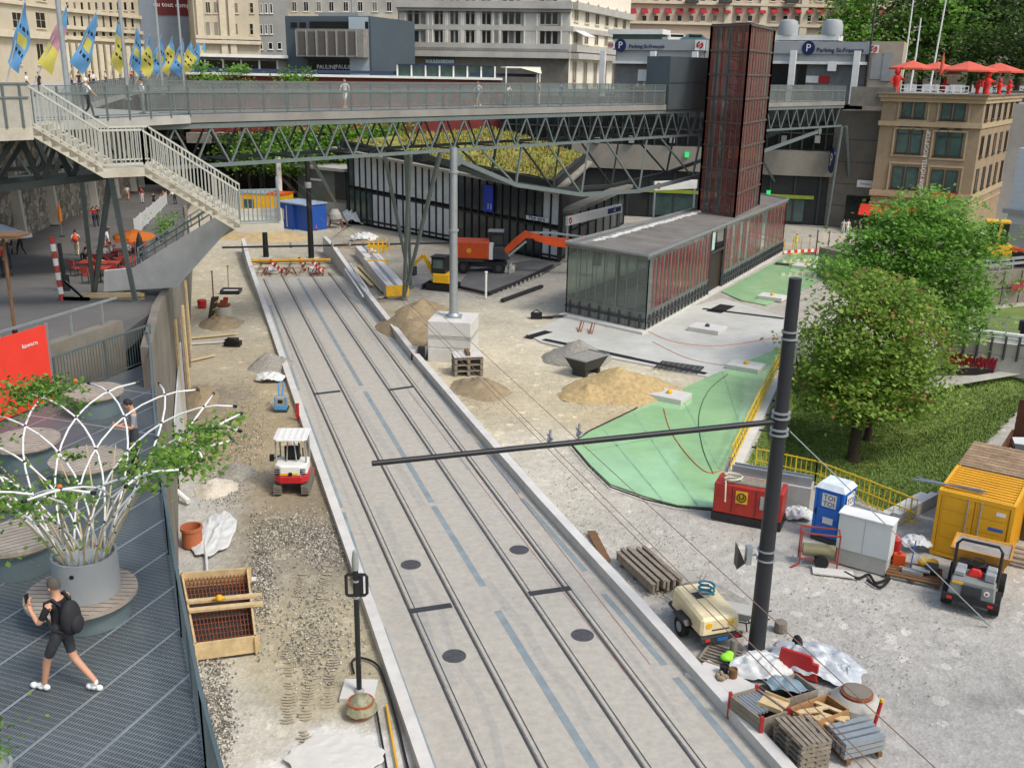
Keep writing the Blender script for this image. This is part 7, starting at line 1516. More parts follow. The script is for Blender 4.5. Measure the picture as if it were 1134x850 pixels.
for x in(-.78,.78):b=MB();n=8;b.hexa([(x-.14,-.45,.6),(x+.14,-.45,.6),(x+.14,.45,.6),(x-.14,.45,.6),(x-.14,-.3,.72),(x+.14,-.3,.72),(x+.14,.3,.72),(x-.14,.3,.72)]);b.build('mudguard',M_black,t)
b=MB();b.box(-.18,.18,-1.14,-1.125,.36,.46);b.build('number_plate',mat('plate_blue',(40,110,180),.5,bump=0),t)
for x in(-.5,.5):b=MB();b.box(x-.08,x+.08,-1.14,-1.122,.38,.47);b.build('tail_light',M_redb,t)
for x in(-.4,.35):b=MB();b.tube([(x,-.99,.82),(x,-.965,.82)],.1,12);b.build('round_emblem',M_yellow,t)
b=MB();b.box(-.3,.3,-.985,-.96,.6,.68);b.box(-.3,.0,.1,.55,1.135,1.16);b.build('vent',M_dark,t)
q=WM[t.name]@V((.1,.2,1.15));b=MB();b.tube([(.25*math.cos(k*.6),.2*math.sin(k*.6),.04+.015*k)for k in range(30)],.035,6);solo(b,'hose',mat('hose_teal',(30,110,140),.5,bump=0),'blue green hose coil on top of the beige compressor','hose',q)
t=thing('formwork_stack','stack of weathered ribbed formwork panels near the right kerb','panels',P(706,640)[:]);p,q=P(682,622),P(722,660);d_=(q-p).normalized();n_=V((-d_.y,d_.x,0));n_=n_ if n_.x>0 else-n_
for i in range(6):
 o=n_*(.05+i*.19)+d_*random.uniform(-.1,.15);z=.25+.06*(i%3);b=MB();b.bar(p+o+UP*z,q+o+UP*z,.09,.28+.05*(i%2));b.bar(p+o+UP*(z+.18),q+o+UP*(z+.18),.15,.03);b.build('panel',M_woodg,t,world=True)
b=MB()
for f0 in(.15,.5,.85):e=p+(q-p)*f0;b.bar(e+UP*.05,e+n_*1.2+UP*.05,.1,.1)
b.build('bearer',M_wooddk,t,world=True)
p=P(753,655);b=MB();b.hexa([(-.45,-.1,0),(.45,-.1,0),(.45,0,0),(-.45,0,0),(-.35,.4,.55),(.45,.4,.6),(.45,.46,.6),(-.35,.46,.55)]);solo(b,'slab',M_conc,'flat grey slab leaning on the soil above the compressor','slab',p,R(-20))
p=P(816,692);t=thing('wheelbarrow','grey wheelbarrow standing left of the black mast foot','wheelbarrow',(p.x,p.y,0),R(160));b=MB();b.hexa([(-.3,-.2,.3),(.35,-.2,.3),(.35,.2,.3),(-.3,.2,.3),(-.5,-.36,.62),(.55,-.36,.62),(.55,.36,.62),(-.5,.36,.62)]);tb_=b.build('tray',M_grey,t);b=MB();b.hexa([(-.27,-.18,.58),(.3,-.18,.58),(.3,.18,.58),(-.27,.18,.58),(-.46,-.32,.625),(.5,-.32,.625),(.5,.32,.625),(-.46,.32,.625)]);b.build('tray_inside',M_conc,tb_)
b=MB();b.tube([(.7,-.06,.2),(.7,.06,.2)],.2,12);b.build('wheel',M_rubber,t);b=MB()
for y in(-.25,.25):b.tube([(.7,y*.4,.2),(-.3,y,.28),(-1.0,y*1.1,.6)],.02,6);b.bar((-.35,y,0),(-.3,y,.3),.04)
b.build('handle',M_dark,t)
def crate(name,label,px,h,m,load=None,posts=None,group=None,z0=.12):
 q=[P(x,y,h+z0)for x,y in px];t=thing(name,label,'crate',(sum((p.x for p in q))/4,sum((p.y for p in q))/4,0),0,group)
 for a,c in zip(q,q[1:]+q[:1]):
  b=MB();k=max(1,round(h/.22))
  for i in range(k):z=z0+h*(i+.5)/k;b.bar(V((a.x,a.y,z)),V((c.x,c.y,z)),.05,h/k-.012)
  b.build('side_board',m,t,world=True)
 b=MB();b.prism([tuple(p[:2])for p in q],z0-.02,z0+.03)
 for i in range(3):a,c=q[0]+(q[1]-q[0])*(i/2),q[3]+(q[2]-q[3])*(i/2);b.bar(V((a.x,a.y,.06)),V((c.x,c.y,.06)),.1,.1)
 b.build('base',m,t,world=True)
 if posts:b=MB();pieces('corner_post',posts,t,[(V((p.x,p.y,0)),V((p.x,p.y,h+z0+.08)),.09)for p in q])
 return t,q
t,q=crate('crate','grey board crate with red corner posts holding metal tubes',[(809,769),(838,761),(873,786),(844,796)],.62,M_woodg,posts=M_red,group='crates by the right kerb')
b=MB()
for i in range(8):f0=(i+.5)/8;a,c=q[0]+(q[3]-q[0])*f0,q[1]+(q[2]-q[1])*f0;a,c=q[0]+(q[1]-q[0])*f0,q[3]+(q[2]-q[3])*f0;b.tube([a+(c-a)*.03-UP*.12,a+(c-a)*.72-UP*.12],.05,8)
solo(b,'metal_tubes',M_galv,'bundle of metal tubes lying in the crate with red posts','tubes');a=q[3]+(q[2]-q[3])*.45;b=MB();b.T=Matrix.Translation(q[2]*.6+q[0]*.08+q[1]*.32-UP*.1)@Matrix.Rotation(R(-35),4,'Z');b.box(-.35,.35,-.3,.3,0,.05);b.box(-.35,.35,-.3,-.27,.05,.14);b.box(-.35,.35,.27,.3,.05,.14);solo(b,'tray',M_wood,'small pine tray resting on the tubes in the crate','tray')
t,q=crate('crate','grey board crate covered by a blue grey tarpaulin',[(841,759),(881,745),(906,763),(869,774)],.6,M_woodg,group='crates by the right kerb')
b=MB();N_=12;vs=[]
for i in range(N_+1):
 for j in range(N_+1):a,c=q[0]+(q[1]-q[0])*i/N_,q[3]+(q[2]-q[3])*i/N_;p=a+(c-a)*j/N_;vs.append(p+UP*(.06+.25*abs(noise.noise(p*2.2))-(.3 if i>8 else 0)*(i-8)/4))
b.add(vs,[(i*(N_+1)+j,(i+1)*(N_+1)+j,(i+1)*(N_+1)+j+1,i*(N_+1)+j+1)for i in range(N_)for j in range(N_)]);solo(b,'tarpaulin',mat('tarp_blue',(122,142,152),.5,var=.2,bump=.3,bscale=8),'blue grey tarpaulin crumpled over the middle crate','tarpaulin')
t,q=crate('crate','brown wooden crate with loose boards behind the slatted pallets',[(875,783),(916,768),(940,785),(902,800)],.62,mat('brown_crate',(164,122,78),.8,var=.25,scale=3,bump=.2,grime=.3),group='crates by the right kerb')
b=MB();random.seed(4)
for i in range(7):c_=(q[0]+q[1]+q[2]+q[3])/4+V((random.uniform(-.4,.4),random.uniform(-.3,.3),-.2+random.random()*.12));a=random.uniform(-1,.4);b.bar(c_-V((math.cos(a),math.sin(a),0))*.4,c_+V((math.cos(a),math.sin(a),.1))*.4,.12,.04)
solo(b,'boards',M_wood,'loose pale boards thrown into the brown crate','boards')
def pallets(label,px,n,m,group=None):
 hh=.145;q=[P(x,y,n*hh)for x,y in px];t=thing('pallet_stack',label,'pallets',(sum(p.x for p in q)/4,sum(p.y for p in q)/4,0))
 for k in range(n):
  b=MB()
  for f0 in(.06,.5,.94):a,c=q[0]+(q[1]-q[0])*f0,q[3]+(q[2]-q[3])*f0;a,c=q[0]+(q[3]-q[0])*f0,q[1]+(q[2]-q[1])*f0;b.bar(V((a.x,a.y,k*hh+.05)),V((c.x,c.y,k*hh+.05)),.12,.09)
  for i in range(6):f0=(i+.5)/6;a,c=q[0]+(q[1]-q[0])*f0,q[3]+(q[2]-q[3])*f0;o=V((random.uniform(-.03,.03),random.uniform(-.03,.03),0));b.bar(V((a.x,a.y,k*hh+.122))+o,V((c.x,c.y,k*hh+.122))+o,.105,.03)
  b.build('pallet',m,t,world=True)
pallets('stack of dark weathered slatted pallets in front of the crates',[(857,793),(895,790),(922,818),(889,825)],6,M_woodg)
t=thing('steel_beams','stack of shiny steel profiles on timbers at the right of the pallets','steel profiles',P(948,825)[:]);a0,a1=P(918,806,.55),P(961,796,.55);dd=P(936,826,.55)-a0
for k in range(4):
 for r_ in range(3):b=MB();o=dd*(k/3.2)-UP*(.16*r_);b.bar(a0+o,a1+o,.16,.13);b.build('profile',M_galv,t,world=True)
b=MB()
for f0 in(.1,.9):e=a0+(a1-a0)*f0;b.bar(V((e.x,e.y,.08))-dd*.1,V((e.x,e.y,.08))+dd*1.1,.12,.14)
b.build('timber',M_wooddk,t,world=True)
p=P(947,780);t=thing('manhole_cone','round concrete manhole cone with a grey lid beside the clear sheeting','manhole cone',(p.x,p.y,0));b=MB();b.lathe([(.68,0),(.68,.18),(.55,.3),(.5,.35),(.4,.35)],28);b.build('cone',M_conc,t,smooth=True);b=MB();b.lathe([(.44,.36),(.44,.43),(.38,.45),(.0,.46)],24);b.build('lid',M_rust,t);b=MB();b.lathe([(.38,.465),(.36,.475),(0,.48)],24);b.build('lid_face',M_concd,t)
p=P(968,803);t=thing('marker_stake','red stake with yellow top standing right of the steel profiles','stake',(p.x,p.y,0));b=MB();b.tube([(0,0,0),(.1,0,.75)],.05,8);b.build('stake',M_red,t);b=MB();b.tube([(.1,0,.755),(.11,0,.84)],.055,8);b.build('top',M_yellow,t)
c,rz,_=P2(868,742,898,752);b=MB();b.hexa([(-.62,-.08,0),(.62,-.08,0),(.62,.08,0),(-.62,.08,0),(-.55,-.05,.75),(.35,-.05,.75),(.35,.05,.75),(-.55,.05,.75)]);b.box(.35,.58,-.06,.06,0,.55);solo(b,'barrier',M_red,'red plastic barrier block standing between the two plastic sheets','barrier',(c.x,c.y,0),rz,bevel=.02)
p=P(806,731);t=thing('grating_panel','dark slatted grating lying in front of the black mast foot','grating',(p.x,p.y,0),R(-30));b=MB()
for i in range(7):b.box(-.75,.75,-.55+i*.17,-.48+i*.17,0,.1)
b.box(-.75,-.68,-.55,.55,.1,.14);b.box(.68,.75,-.55,.55,.1,.14);b.build('slat',M_woodg,t)
p=P(804,735);b=MB();b.ell((0,0,.12),.2,.16,.12);b.ell((.1,.12,.15),.14,.12,.1);solo(b,'safety_vest',mat('hi_vis_green',(150,226,60),.7),'bright green safety vest crumpled on the dark grating','vest',(p.x,p.y,.12))
p=P(811,727);b=MB();b.lathe([(.11,0),(.11,.5),(0,.52)],12);solo(b,'pipe_piece',M_concd,'upright grey pipe piece behind the green vest','pipe',(p.x,p.y,.1))
for k,((px,py),m,l)in enumerate((((801,748),M_black,'black paint can in front of the grating, left of the brown can'),((811,752),M_wooddk,'brown paint can in front of the grating, right of the black can'))):t=thing('paint_can',l,'can',(*P(px,py)[:2],.1),0,'paint cans');b=MB();b.lathe([(.13,0),(.13,.26),(.11,.26),(.1,.22)],14);b.build('can',m,t);b=MB();b.lathe([(.1,.2),(.0,.21)],12);b.build('paint',M_white,t)
p=P(797,756);b=MB();b.ell((0,0,.07),.16,.07,.07);b.ell((.08,.14,.07),.16,.07,.07);b.ell((-.08,0,.14),.07,.06,.09);b.ell((0,.14,.14),.07,.06,.09);solo(b,'boots',mat('boot_tan',(150,134,112),.8),'pair of tan work boots beside the paint cans','boots',(p.x,p.y,.1),R(-20))
p=P(802,757);b=MB();b.box(-1.0,1.0,-.55,.55,0,.09);solo(b,'slab',M_concl,'flat pale slab under the paint cans and boots','slab',(p.x,p.y,-.01),R(-48));
p=P(863,722);b=MB();b.lathe([(.14,0),(.18,.26),(.14,.26),(.1,.05)],14);solo(b,'pot',M_rust,'small brown pot lying right of the black mast foot','pot',(p.x,p.y,0));p=P(882,723);b=MB();b.ell((0,0,.3),.16,.3,.3);solo(b,'tyre',M_rubber,'black rubber roll at the left end of the clear sheeting','roll',(p.x,p.y,0))
p=P(850,697);b=MB();b.lathe([(.2,0),(.2,.3),(0,.32)],12);solo(b,'barrel',M_concd,'short grey barrel right behind the black mast','barrel',(p.x+.4,p.y,0))
p=P(1012,636);t=thing('pallet','wooden pallet loaded with tools between cabinet and dumper','pallet',(p.x,p.y,-.02),R(-25));b=MB()
for i in range(6):b.box(-.9,.9,-.65+i*.23,-.48+i*.23,.12,.15)
for x in(-.8,0,.8):b.box(x-.06,x+.06,-.65,.65,0,.115)
b.build('board',M_wooddk,t);W_=WM[t.name]
for(x,y),fn,m,name,l in(((-.55,.3),lambda b:(b.box(-.2,.2,-.13,.13,0,.4),b.lathe([(.06,.4),(.06,.5),(0,.5)],8)),M_orange,'fuel_can','orange fuel can on the pallet by the cabinet'),((-.8,.75),lambda b:b.lathe([(.2,0),(.24,.9),(.12,1.05),(0,1.08)],12),M_red,'gas_bottle','dull red bottle standing behind the junk pallet'),((.55,.1),lambda b:(b.tube([(-.2,0,.2),(.2,0,.2)],.2,14),b.tube([(-.26,0,.2),(.26,0,.2)],.06,8)),M_dark,'cable_drum','dark cable drum on the right of the junk pallet'),((0,-.2),lambda b:(b.box(-.4,.3,-.1,.1,0,.12),b.box(-.1,.5,.0,.25,.12,.2),b.bar((-.5,.1,.1),(.5,-.1,.2),.06)),M_grey,'tool_pile','grey tools heaped at the front of the junk pallet'),((.35,.45),lambda b:(b.ell((0,0,.18),.3,.22,.18),b.ell((.2,.1,.2),.2,.2,.15)),M_yellow,'cable_coil','yellow and dark coil behind the cable drum'),((-.15,.1),lambda b:b.tube([(.0,0,0),(.0,0,.1),(.05,.02,1.1)],.025,6),mat('shovel_blue',(60,110,190),.5),'shovel','blue handled shovel standing in the junk pallet')):
 b=MB();fn(b);q=W_@V((x,y,.16 if name!='gas_bottle' else .02));solo(b,name,m,l,name.replace('_',' '),q,R(-25))
p=P(940,633);b=MB();b.box(-.7,.7,-.25,.25,0,.05);solo(b,'board',M_concl,'pale board lying in front of the grey cabinet','board',(p.x-.6,p.y-.1,0),R(-12))
c,rz,L_=P2(985,580,1022,560);b=MB();b.box(-1.6,1.6,-.15,.15,0,.5);b.box(-1.6,1.6,.3,.6,0,.35);solo(b,'beam_pair',M_concl,'pair of pale concrete beams lying behind the junk pallet','beams',(c.x+.4,c.y+.2,-.05),rz)
p=P(1120,636);t=thing('pallet','leaning boards and pallet at the right of the yellow container','pallet',(p.x+1.2,p.y+1.0,0),R(-30));b=MB()
for i in range(4):b.box(-.9,.9,-.6+i*.3,-.4+i*.3,.1+i*.05,.15+i*.05)
b.build('board',M_woodg,t)
t=thing('formwork_end','yellow formwork beams closing the far end of the track slab','formwork',P(325,288)[:]);b=MB()
for z in(.25,.7,1.1):b.bar(P(279,289,z),P(366,288,z),.16,.28)
b.build('beam',M_yellow,t,world=True);b=MB()
for x in(290,306,322,338,354):b.bar(P(x,291,0),P(x,291,1.3),.12)
b.bar(P(279,290,1.35),P(366,289,1.35),.2,.08);b.build('post',M_wooddk,t,world=True)
for(a,c),m,l in((((299,289),(312,300)),M_redb,'red and white board slanting at the slab end, left one'),(((346,289),(357,301)),M_redb,'red and white board slanting at the slab end, right one'),(((331,285),(338,300)),M_orange,'orange board slanting at the slab end in the middle')):
 p,q=P(*a,1.2),P(*c,.1);t=thing('barrier_board',l,'barrier',((p+q)/2)[:],0,'boards at the slab end');b=MB();b.bar(p,q,.12,.3);b.build('board',m,t,world=True);b=MB()
 for f0 in(.2,.5,.8):b.bar(p+(q-p)*(f0-.06),p+(q-p)*(f0+.06),.13,.31)
 b.build('white_stripe',M_white,t,world=True)
b=MB();random.seed(2)
for x0,x1 in((289,300),(306,330),(336,360)):
 for i in range(7):a=P(x0+(x1-x0)*random.random(),305-random.random()*2,.05);c=P(x0+(x1-x0)*random.random(),296,.1+random.random()*.3);b.bar(a,c,.06)
o=solo(b,'rebar',M_rust,'rusty rebar and rail ends sticking out of the slab end','rebar')
b=MB()
for x in(300,349):b.prism([tuple(P(*p)[:2])for p in((x-6,303),(x+8,303),(x+5,296),(x-7,296))],0,.16)
struct(b,'slab_pad',M_concl)
for px,py,top,l in((345,291,172,'tall black catenary post at the right of the slab end'),(295,290,251,'short black post at the left of the slab end')):
 p=P(px,py);h=Pd(px,top,p.y).z;t=thing('catenary_post',l,'post',(p.x,p.y,0));b=MB();b.tube([(0,0,0),(0,0,h)],[.27,.22],12);b.build('pole',M_black,t,smooth=True);b=MB();b.box(-.6,.6,-.5,.5,0,.45);b.build('foot',M_concl,t)
 if h>6:
  b=MB();z=Pd(px,272,p.y).z;b.tube([P(246,273,0)*0+Pd(246,274,p.y-1),V((p.x,p.y-.1,z)),Pd(535,268,p.y+2)],.09,8);b.build('arm',M_black,t,world=True)
  b=MB();
  for x in(322,368,387,430):q=Pd(x,273-(x-246)*.018,p.y);b.lathe([(.1,-.25),(.14,0),(.1,.25)],8,q)
  b.build('insulator',M_grey,t,world=True);b=MB();b.lathe([(.28,0),(.3,.3),(.28,.5)],10,(0,-.1,Pd(px,208,p.y).z));b.build('lamp',M_grey,t)
p=P(291,232);b=MB();b.tube([(0,0,0),(0,0,Pd(291,160,p.y).z)],.2,10);b.lathe([(.35,0),(.35,.2)],10);solo(b,'catenary_post',M_black,'black catenary post rising behind the stair landing','post',p);p=P(311,236);b=MB();b.tube([(0,0,0),(0,0,Pd(311,172,p.y).z)],.33,12);b.lathe([(.5,0),(.5,.2)],12);solo(b,'post',M_white,'thick white post behind the blue site hut','post',p)
for k,(px,py,px2,py2,l)in enumerate(((412,296,440,330,'long concrete beam with yellow end beside the right kerb, nearer one'),(402,282,418,300,'shorter concrete beam with yellow end beside the right kerb, farther one'))):
 a,c=P(px,py),P(px2,py2);t=thing('concrete_beam',l,'beam',((a+c)/2)[:],0,'beams with yellow ends');d_=(c-a).normalized()
 b=MB();b.bar(a+UP*.45,c+UP*.45,1.5,.9);b.build('beam',M_concl,t,world=True);b=MB();b.bar(c+d_*.02+UP*.6,c+d_*.22+UP*.6,1.75,.8);b.build('yellow_end',M_yellow,t,world=True);b=MB();b.bar(a+UP*.93,c+UP*.93,.25,.06);b.build('groove',M_galv,t,world=True)
p=P(412,296);b=MB()
for i in range(5):b.bar((-.8+i*.4,0,.0),(-.8+i*.4,.2,1.4-.2*(i%2)),.12)
b.bar((-1,.1,.6),(1,.1,.6),.2,.3);solo(b,'formwork_clamp',M_yellow,'cluster of yellow formwork clamps behind the concrete beams','clamps',(p.x+.3,p.y+2,.9))
for k,(a,c)in enumerate((((392,296),(412,316)),((398,294),(424,322)),((420,330),(436,324)))):
 p,q=P(*a,.1),P(*c,.12);b=MB();b.bar(p,q,.3,.08);solo(b,'plank',M_wood,('pine plank along the right kerb near the yellow ended beams, left one','pine plank along the right kerb near the yellow ended beams, right one','short orange brown plank at the foot of the bridge column')[k],'plank')
for k,(x0,x1,y)in enumerate(((382,388,298),(388,394,292))):p,q=P(x0,y,1.5),P(x1+14,y+30,.6);b=MB();b.tube([p,q],.08,6);solo(b,'pipe',M_white,('white tube lying on the right kerb end, upper one','white tube lying on the right kerb end, lower one')[k],'tube')
c,rz,L_=P2(308,251,332,254);t=thing('site_hut','blue site hut with pale roof and one small window','hut',(*P(308,251)[:2],-.05),rz-.12);hh=2.75
b=MB();b.box(0,2.6,0,3.0,0,hh);b.box(2.6,4.6,.3,3.0,0,hh-.05);b.build('body',mat('hut_blue',(36,84,170),.5,var=.08,bump=.05,grime=.2),t);b=MB();b.box(-.1,4.7,-.1,3.1,hh,hh+.12);b.build('roof',mat('hut_roof',(150,166,184),.6),t);b=MB();b.box(.35,1.1,-.04,-.0,1.0,2.1);b.build('window',mat('pale_window',(206,206,196),.4),t);b=MB();b.box(1.5,1.58,-.03,0,.2,2.5);b.build('door_edge',M_white,t)
c=P(284,240);t=thing('site_hut','yellow site container with worn orange and grey roof behind the stair landing','hut',(c.x-2,c.y+1,0),-.15);b=MB();b.box(0,5.5,0,2.6,0,2.6);b.build('body',M_yellow,t);b=MB();b.box(-.1,3.2,-.1,2.7,2.6,2.7);b.build('roof',mat('hut_roof',(150,166,184),.6),t);b=MB();b.box(3.2,5.6,-.1,2.7,2.6,2.68);b.build('roof_orange',M_orange,t);b=MB();b.box(.4,1.6,-.04,0,.9,1.9);b.build('window',M_wing,t)
f=Fac(331,122,384,117,230);t=bld('kiosk','small grey glass kiosk with flat roof left of the station','kiosk',f,0,f.uv(355,187)[1],4,mat('kiosk_glass',(96,108,106),.25,var=.2,scale=.5,bump=0));b=MB();f.pbox(b,326,184,386,187,-4.5,.8);b.build('roof',M_conc,t,world=True);b=MB();f.box(b,0,f.len,0,1.6,0,.15);b.build('base_wall',M_conc,t,world=True);b=MB();f.pbox(b,343,197,360,201,.0,.1);b.build('sign',M_white,t,world=True);b=MB();f.pbox(b,371,187,384,222,0,.12);b.build('dark_panel',M_dark,t,world=True)
p=P(372,252);t=thing('concrete_mixer','dusty grey concrete mixer in front of the station','mixer',(p.x,p.y,0));b=MB();b.lathe([(.3,.6),(.7,1.0),(.7,1.5),(.4,2.0),(.35,2.0)],14);b.build('drum',M_conc,t);b=MB()
for x in(-.8,.8):
 for y in(-.5,.5):b.bar((x,y,0),(x*.6,y*.6,1.1),.1)
b.build('frame',M_rust,t)
t=thing('barrier_fence','red and white striped barrier boards beyond the far green sheet','barrier',P(888,276)[:]);b,w_=MB(),MB()
for z in(.5,1.1):
 p,q=P(868,279,z),P(905,277,z);
 for i in range(10):(b if i%2 else w_).bar(p+(q-p)*(i/10),p+(q-p)*((i+1)/10),.06,.28)
b.build('red_stripe',M_redb,t,world=True);w_.build('white_stripe',M_white,t,world=True);b=MB()
for i in range(5):p=P(868,279)+(P(905,277)-P(868,279))*(i/4);b.bar(p,p+UP*1.3,.08)
b.bar(P(868,280,.1),P(905,278,.1),.3,.2);b.build('post',M_yellow,t,world=True)
a,c=P(903,283),P(946,281);t=thing('tarp_screen','beige tarpaulin screen beside the striped barrier','screen',((a+c)/2)[:]);b=MB();b.hexa([a+UP*.1,c+UP*.1,c+V((0,.06,.1)),a+V((0,.06,.1)),a+UP*2.3,c+UP*1.9,c+V((0,.06,1.9)),a+V((0,.06,2.3))]);b.build('tarpaulin',mat('beige_tarp',(186,174,164),.7,var=.15,bump=.3,bscale=3),t,world=True);b=MB();b.bar(a,a+UP*2.5,.1);b.bar(c,c+UP*2.2,.1);b.bar(a+(c-a)*.3,a+(c-a)*.3+UP*2.4,.08);b.build('post',M_dark,t,world=True)
a,c=P(1046,344),P(1200,326);t=thing('bank_wall','grey concrete panel wall with faint red graffiti at the right edge','wall',((a+c)/2)[:]);d_=(c-a).normalized();n_=V((-d_.y,d_.x,0))
b=MB();b.hexa([fl(p,z)for z in(-.3,2.6)for p in(a,c,c+n_*14,a+n_*14)]);b.build('wall',M_concd,t,world=True);b=MB()
for i in range(8):p=a+(c-a)*(i/8);b.bar(fl(p,0)-n_*.02,fl(p,2.6)-n_*.02,.06,.06)
b.bar(fl(a,1.3)-n_*.02,fl(c,1.3)-n_*.02,.05,.05);b.build('joint',M_dark,t,world=True)
def squiggle(t,a,c,n,m,z0,z1,seed,r=.05):
 rnd=random.Random(seed);b=MB();d_=c-a;nn=V((d_.y,-d_.x,0)).normalized()*.04
 for i in range(n):
  s0=(i+.2)/n;pts=[]
  for k in range(14):s=s0+(k/14)*1.1/n;pts.append(a+d_*s+nn+UP*(z0+(z1-z0)*(.5+.5*math.sin(k*1.1+rnd.random()*1.2+i))))
  b.tube(pts,r,5)
 b.build('graffiti',m,t,world=True)
squiggle(t,P(1115,338),P(1128,336),3,mat('graffiti_red',(168,72,80),.8,bump=0),1.0,1.9,3)
t=thing('guard_rail','galvanised guard rail on top of the panel wall at the right edge','guard rail',((a+c)/2+UP*2.6)[:]);b=MB();u_=n_*.4
for z in(3.1,3.5):b.bar(fl(a,z)+u_,fl(c,z)+u_,.08,.22)
b.build('rail',M_galv,t,world=True);b=MB()
for i in range(12):p=a+(c-a)*(i/11)+u_;b.bar(fl(p,2.6),fl(p,3.6),.1)
b.build('post',M_galv,t,world=True)
b=MB();b.prism([tuple(P(*p)[:2])for p in((1030,366),(1040,350),(1134,339),(1210,330),(1220,372),(1134,371))],-.3,.04);struct(b,'upper_lawn',mat('upper_lawn',(106,122,58),.95,var=.35,scale=.6,bump=.6,bscale=12))
t=thing('mesh_fence','thin wire mesh fence in front of the upper lawn','fence',P(1090,368)[:]);a,c=P(1040,364),P(1190,388);b=MB()
for i in range(9):p=a+(c-a)*(i/8);b.bar(p,p+UP*1.5,.06)
b.build('post',M_galv,t,world=True);b=MB();b.bar(a+UP*1.5,c+UP*1.5,.04);[b.bar(a+(c-a)*(i/60),a+(c-a)*(i/60)+UP*1.5,.018)for i in range(60)];b.build('mesh',M_galv,t,world=True)
a,c=P(1036,402),P(1122,414);d_=(c-a);nn=V((d_.y,-d_.x,0)).normalized();t=thing('underpass_parapet','concrete underpass parapet with red graffiti and white rail boards','parapet',((a+c)/2)[:])
if nn.y>0:nn=-nn
c2=c+d_*.35
b=MB();b.hexa([fl(p,z)for z in(-.2,1.0)for p in(a,c2,c2-nn*.35,a-nn*.35)]);b.build('wall',M_conc,t,world=True);b=MB();b.hexa([fl(p,z)for z in(1.02,1.75)for p in(a,c2,c2-nn*.1,a-nn*.1)]);b.build('board',mat('warm_concrete',(176,170,160),.85,grime=.25),t,world=True);b=MB()
for z in(1.95,2.15,2.35):b.bar(fl(a-nn*.1,z),fl(c2-nn*.1,z),.3,.15)
b.build('white_rail',M_white,t,world=True);b=MB()
for i in range(9):p=a+(c2-a)*(i/8)+nn*.06;b.bar(fl(p,.8),fl(p,2.3),.1)
b.build('post',M_dark,t,world=True);squiggle(t,a+d_*.05+nn*.01,a+d_*.75+nn*.01,7,mat('graffiti_dark_red',(148,30,44),.8,bump=0),.1,.85,6,.06)
b=MB();e0_,e1_=P(1030,414),P(1100,414);b.hexa([fl(p,z)for z in(-.2,.06)for p in(e0_,e1_,e1_-nn*1.2,e0_-nn*1.2)]);b.build('dark_opening',M_black,t,world=True)
b=MB();b.ribbon([P(1018,436),P(1050,425),P(1134,411),P(1200,402)],.9,.05);struct(b,'footpath',M_conc)
p=P(1128,400);b=MB();b.tube([(0,0,0),(0,0,2.2)],.22,10);b.lathe([(.35,2.0),(.35,2.6),(0,2.7)],10);b.build('end_post',M_black,t,world=False)if False else solo(b,'bollard',M_black,'thick black post at the right end of the white rail boards','post',p)
f=Fac(1119,92,1190,88,220);t=bld('side_house','pale boarded house cut by the right edge of the picture','building',f,0,11,8,mat('pale_boards',(196,202,204),.7,var=.06,stripes=('Z',.5,.8),bump=.3));b=MB();f.box(b,-.3,f.len,5.2,5.6,0,.6);b.build('ledge',M_grey,t,world=True);b=MB();f.box(b,0,f.len,0,4.2,0,.1);b.build('base',M_conc,t,world=True)
f=Fac(1095,140,1200,136,200);t=bld('street_block','shaded grey building at the end of the street right of the hotel','building',f,0,15.5,8,mat('dark_grey_block',(86,84,80),.9,var=.2));  # one dark grey wall colour for the whole block
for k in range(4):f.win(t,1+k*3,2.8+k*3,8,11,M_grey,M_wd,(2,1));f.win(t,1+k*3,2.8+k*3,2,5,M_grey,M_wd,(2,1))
t=parasol('parasol','open orange parasol over the street cafe tables',PS(152,298)[:],1.15,2.25,M_or2);t=parasol('parasol','closed black parasol beside the open orange one',PS(158,306)[:],1,2.3,M_black,folded=True)
t=parasol('parasol','slim closed orange parasol in front of the stone wall',PS(69,262)[:],1,2.6,M_or2,folded=True);t.scale=(.7,.7,1);t=parasol('parasol','flat pale blue parasol at the left edge by the stone wall',PS(8,305)[:],1.5,2.6,mat('pale_blue_canvas',(170,184,200),.7),ribs=4)
M_cr=mat('cafe_red',(166,62,48),.6,bump=.05)
def cafe_chair():
 t=thing('cafe_chair','red cafe chair pushed to a red table on the street','chair',(0,0,0),0,'cafe chairs');b=MB();b.box(-.22,.22,-.22,.22,.42,.46);b.build('seat',M_cr,t);b=MB();b.box(-.22,.22,.19,.23,.55,.88);b.build('backrest',M_cr,t)
 for x in(-.2,.2):
  for y in(-.2,.2):b=MB();b.bar((x,y,0),(x,y,.42 if y<0 else .9),.03);b.build('leg',M_dark,t)
 return t
ch=cafe_chair();tbl=thing('cafe_table','red cafe table on the street','table',(0,0,0),0,'cafe tables');b=MB();b.box(-.45,.45,-.45,.45,.71,.75);b.build('tabletop',M_cr,tbl);b=MB();b.bar((0,0,0),(0,0,.71),.07);b.box(-.25,.25,-.25,.25,0,.03);b.build('leg',M_dark,tbl)
TS=[(100,305),(118,297),(131,290),(141,300),(112,313),(150,281),(136,279),(124,306)];first=True
for i,(px,py)in enumerate(TS):
 p=PS(px,py)
 if i==0:tbl.location=p
 else:dup(tbl,p,random.uniform(0,.5))
 for k in range(2):
  a=random.uniform(0,6.28)if k==0 else a+3.0;q=V((p.x+.75*math.cos(a),p.y+.75*math.sin(a),zs(p.y+.75*math.sin(a))))
  if first:ch.location=q;ch.rotation_euler=(0,0,a-math.pi/2);first=False
  else:dup(ch,q,a-math.pi/2)
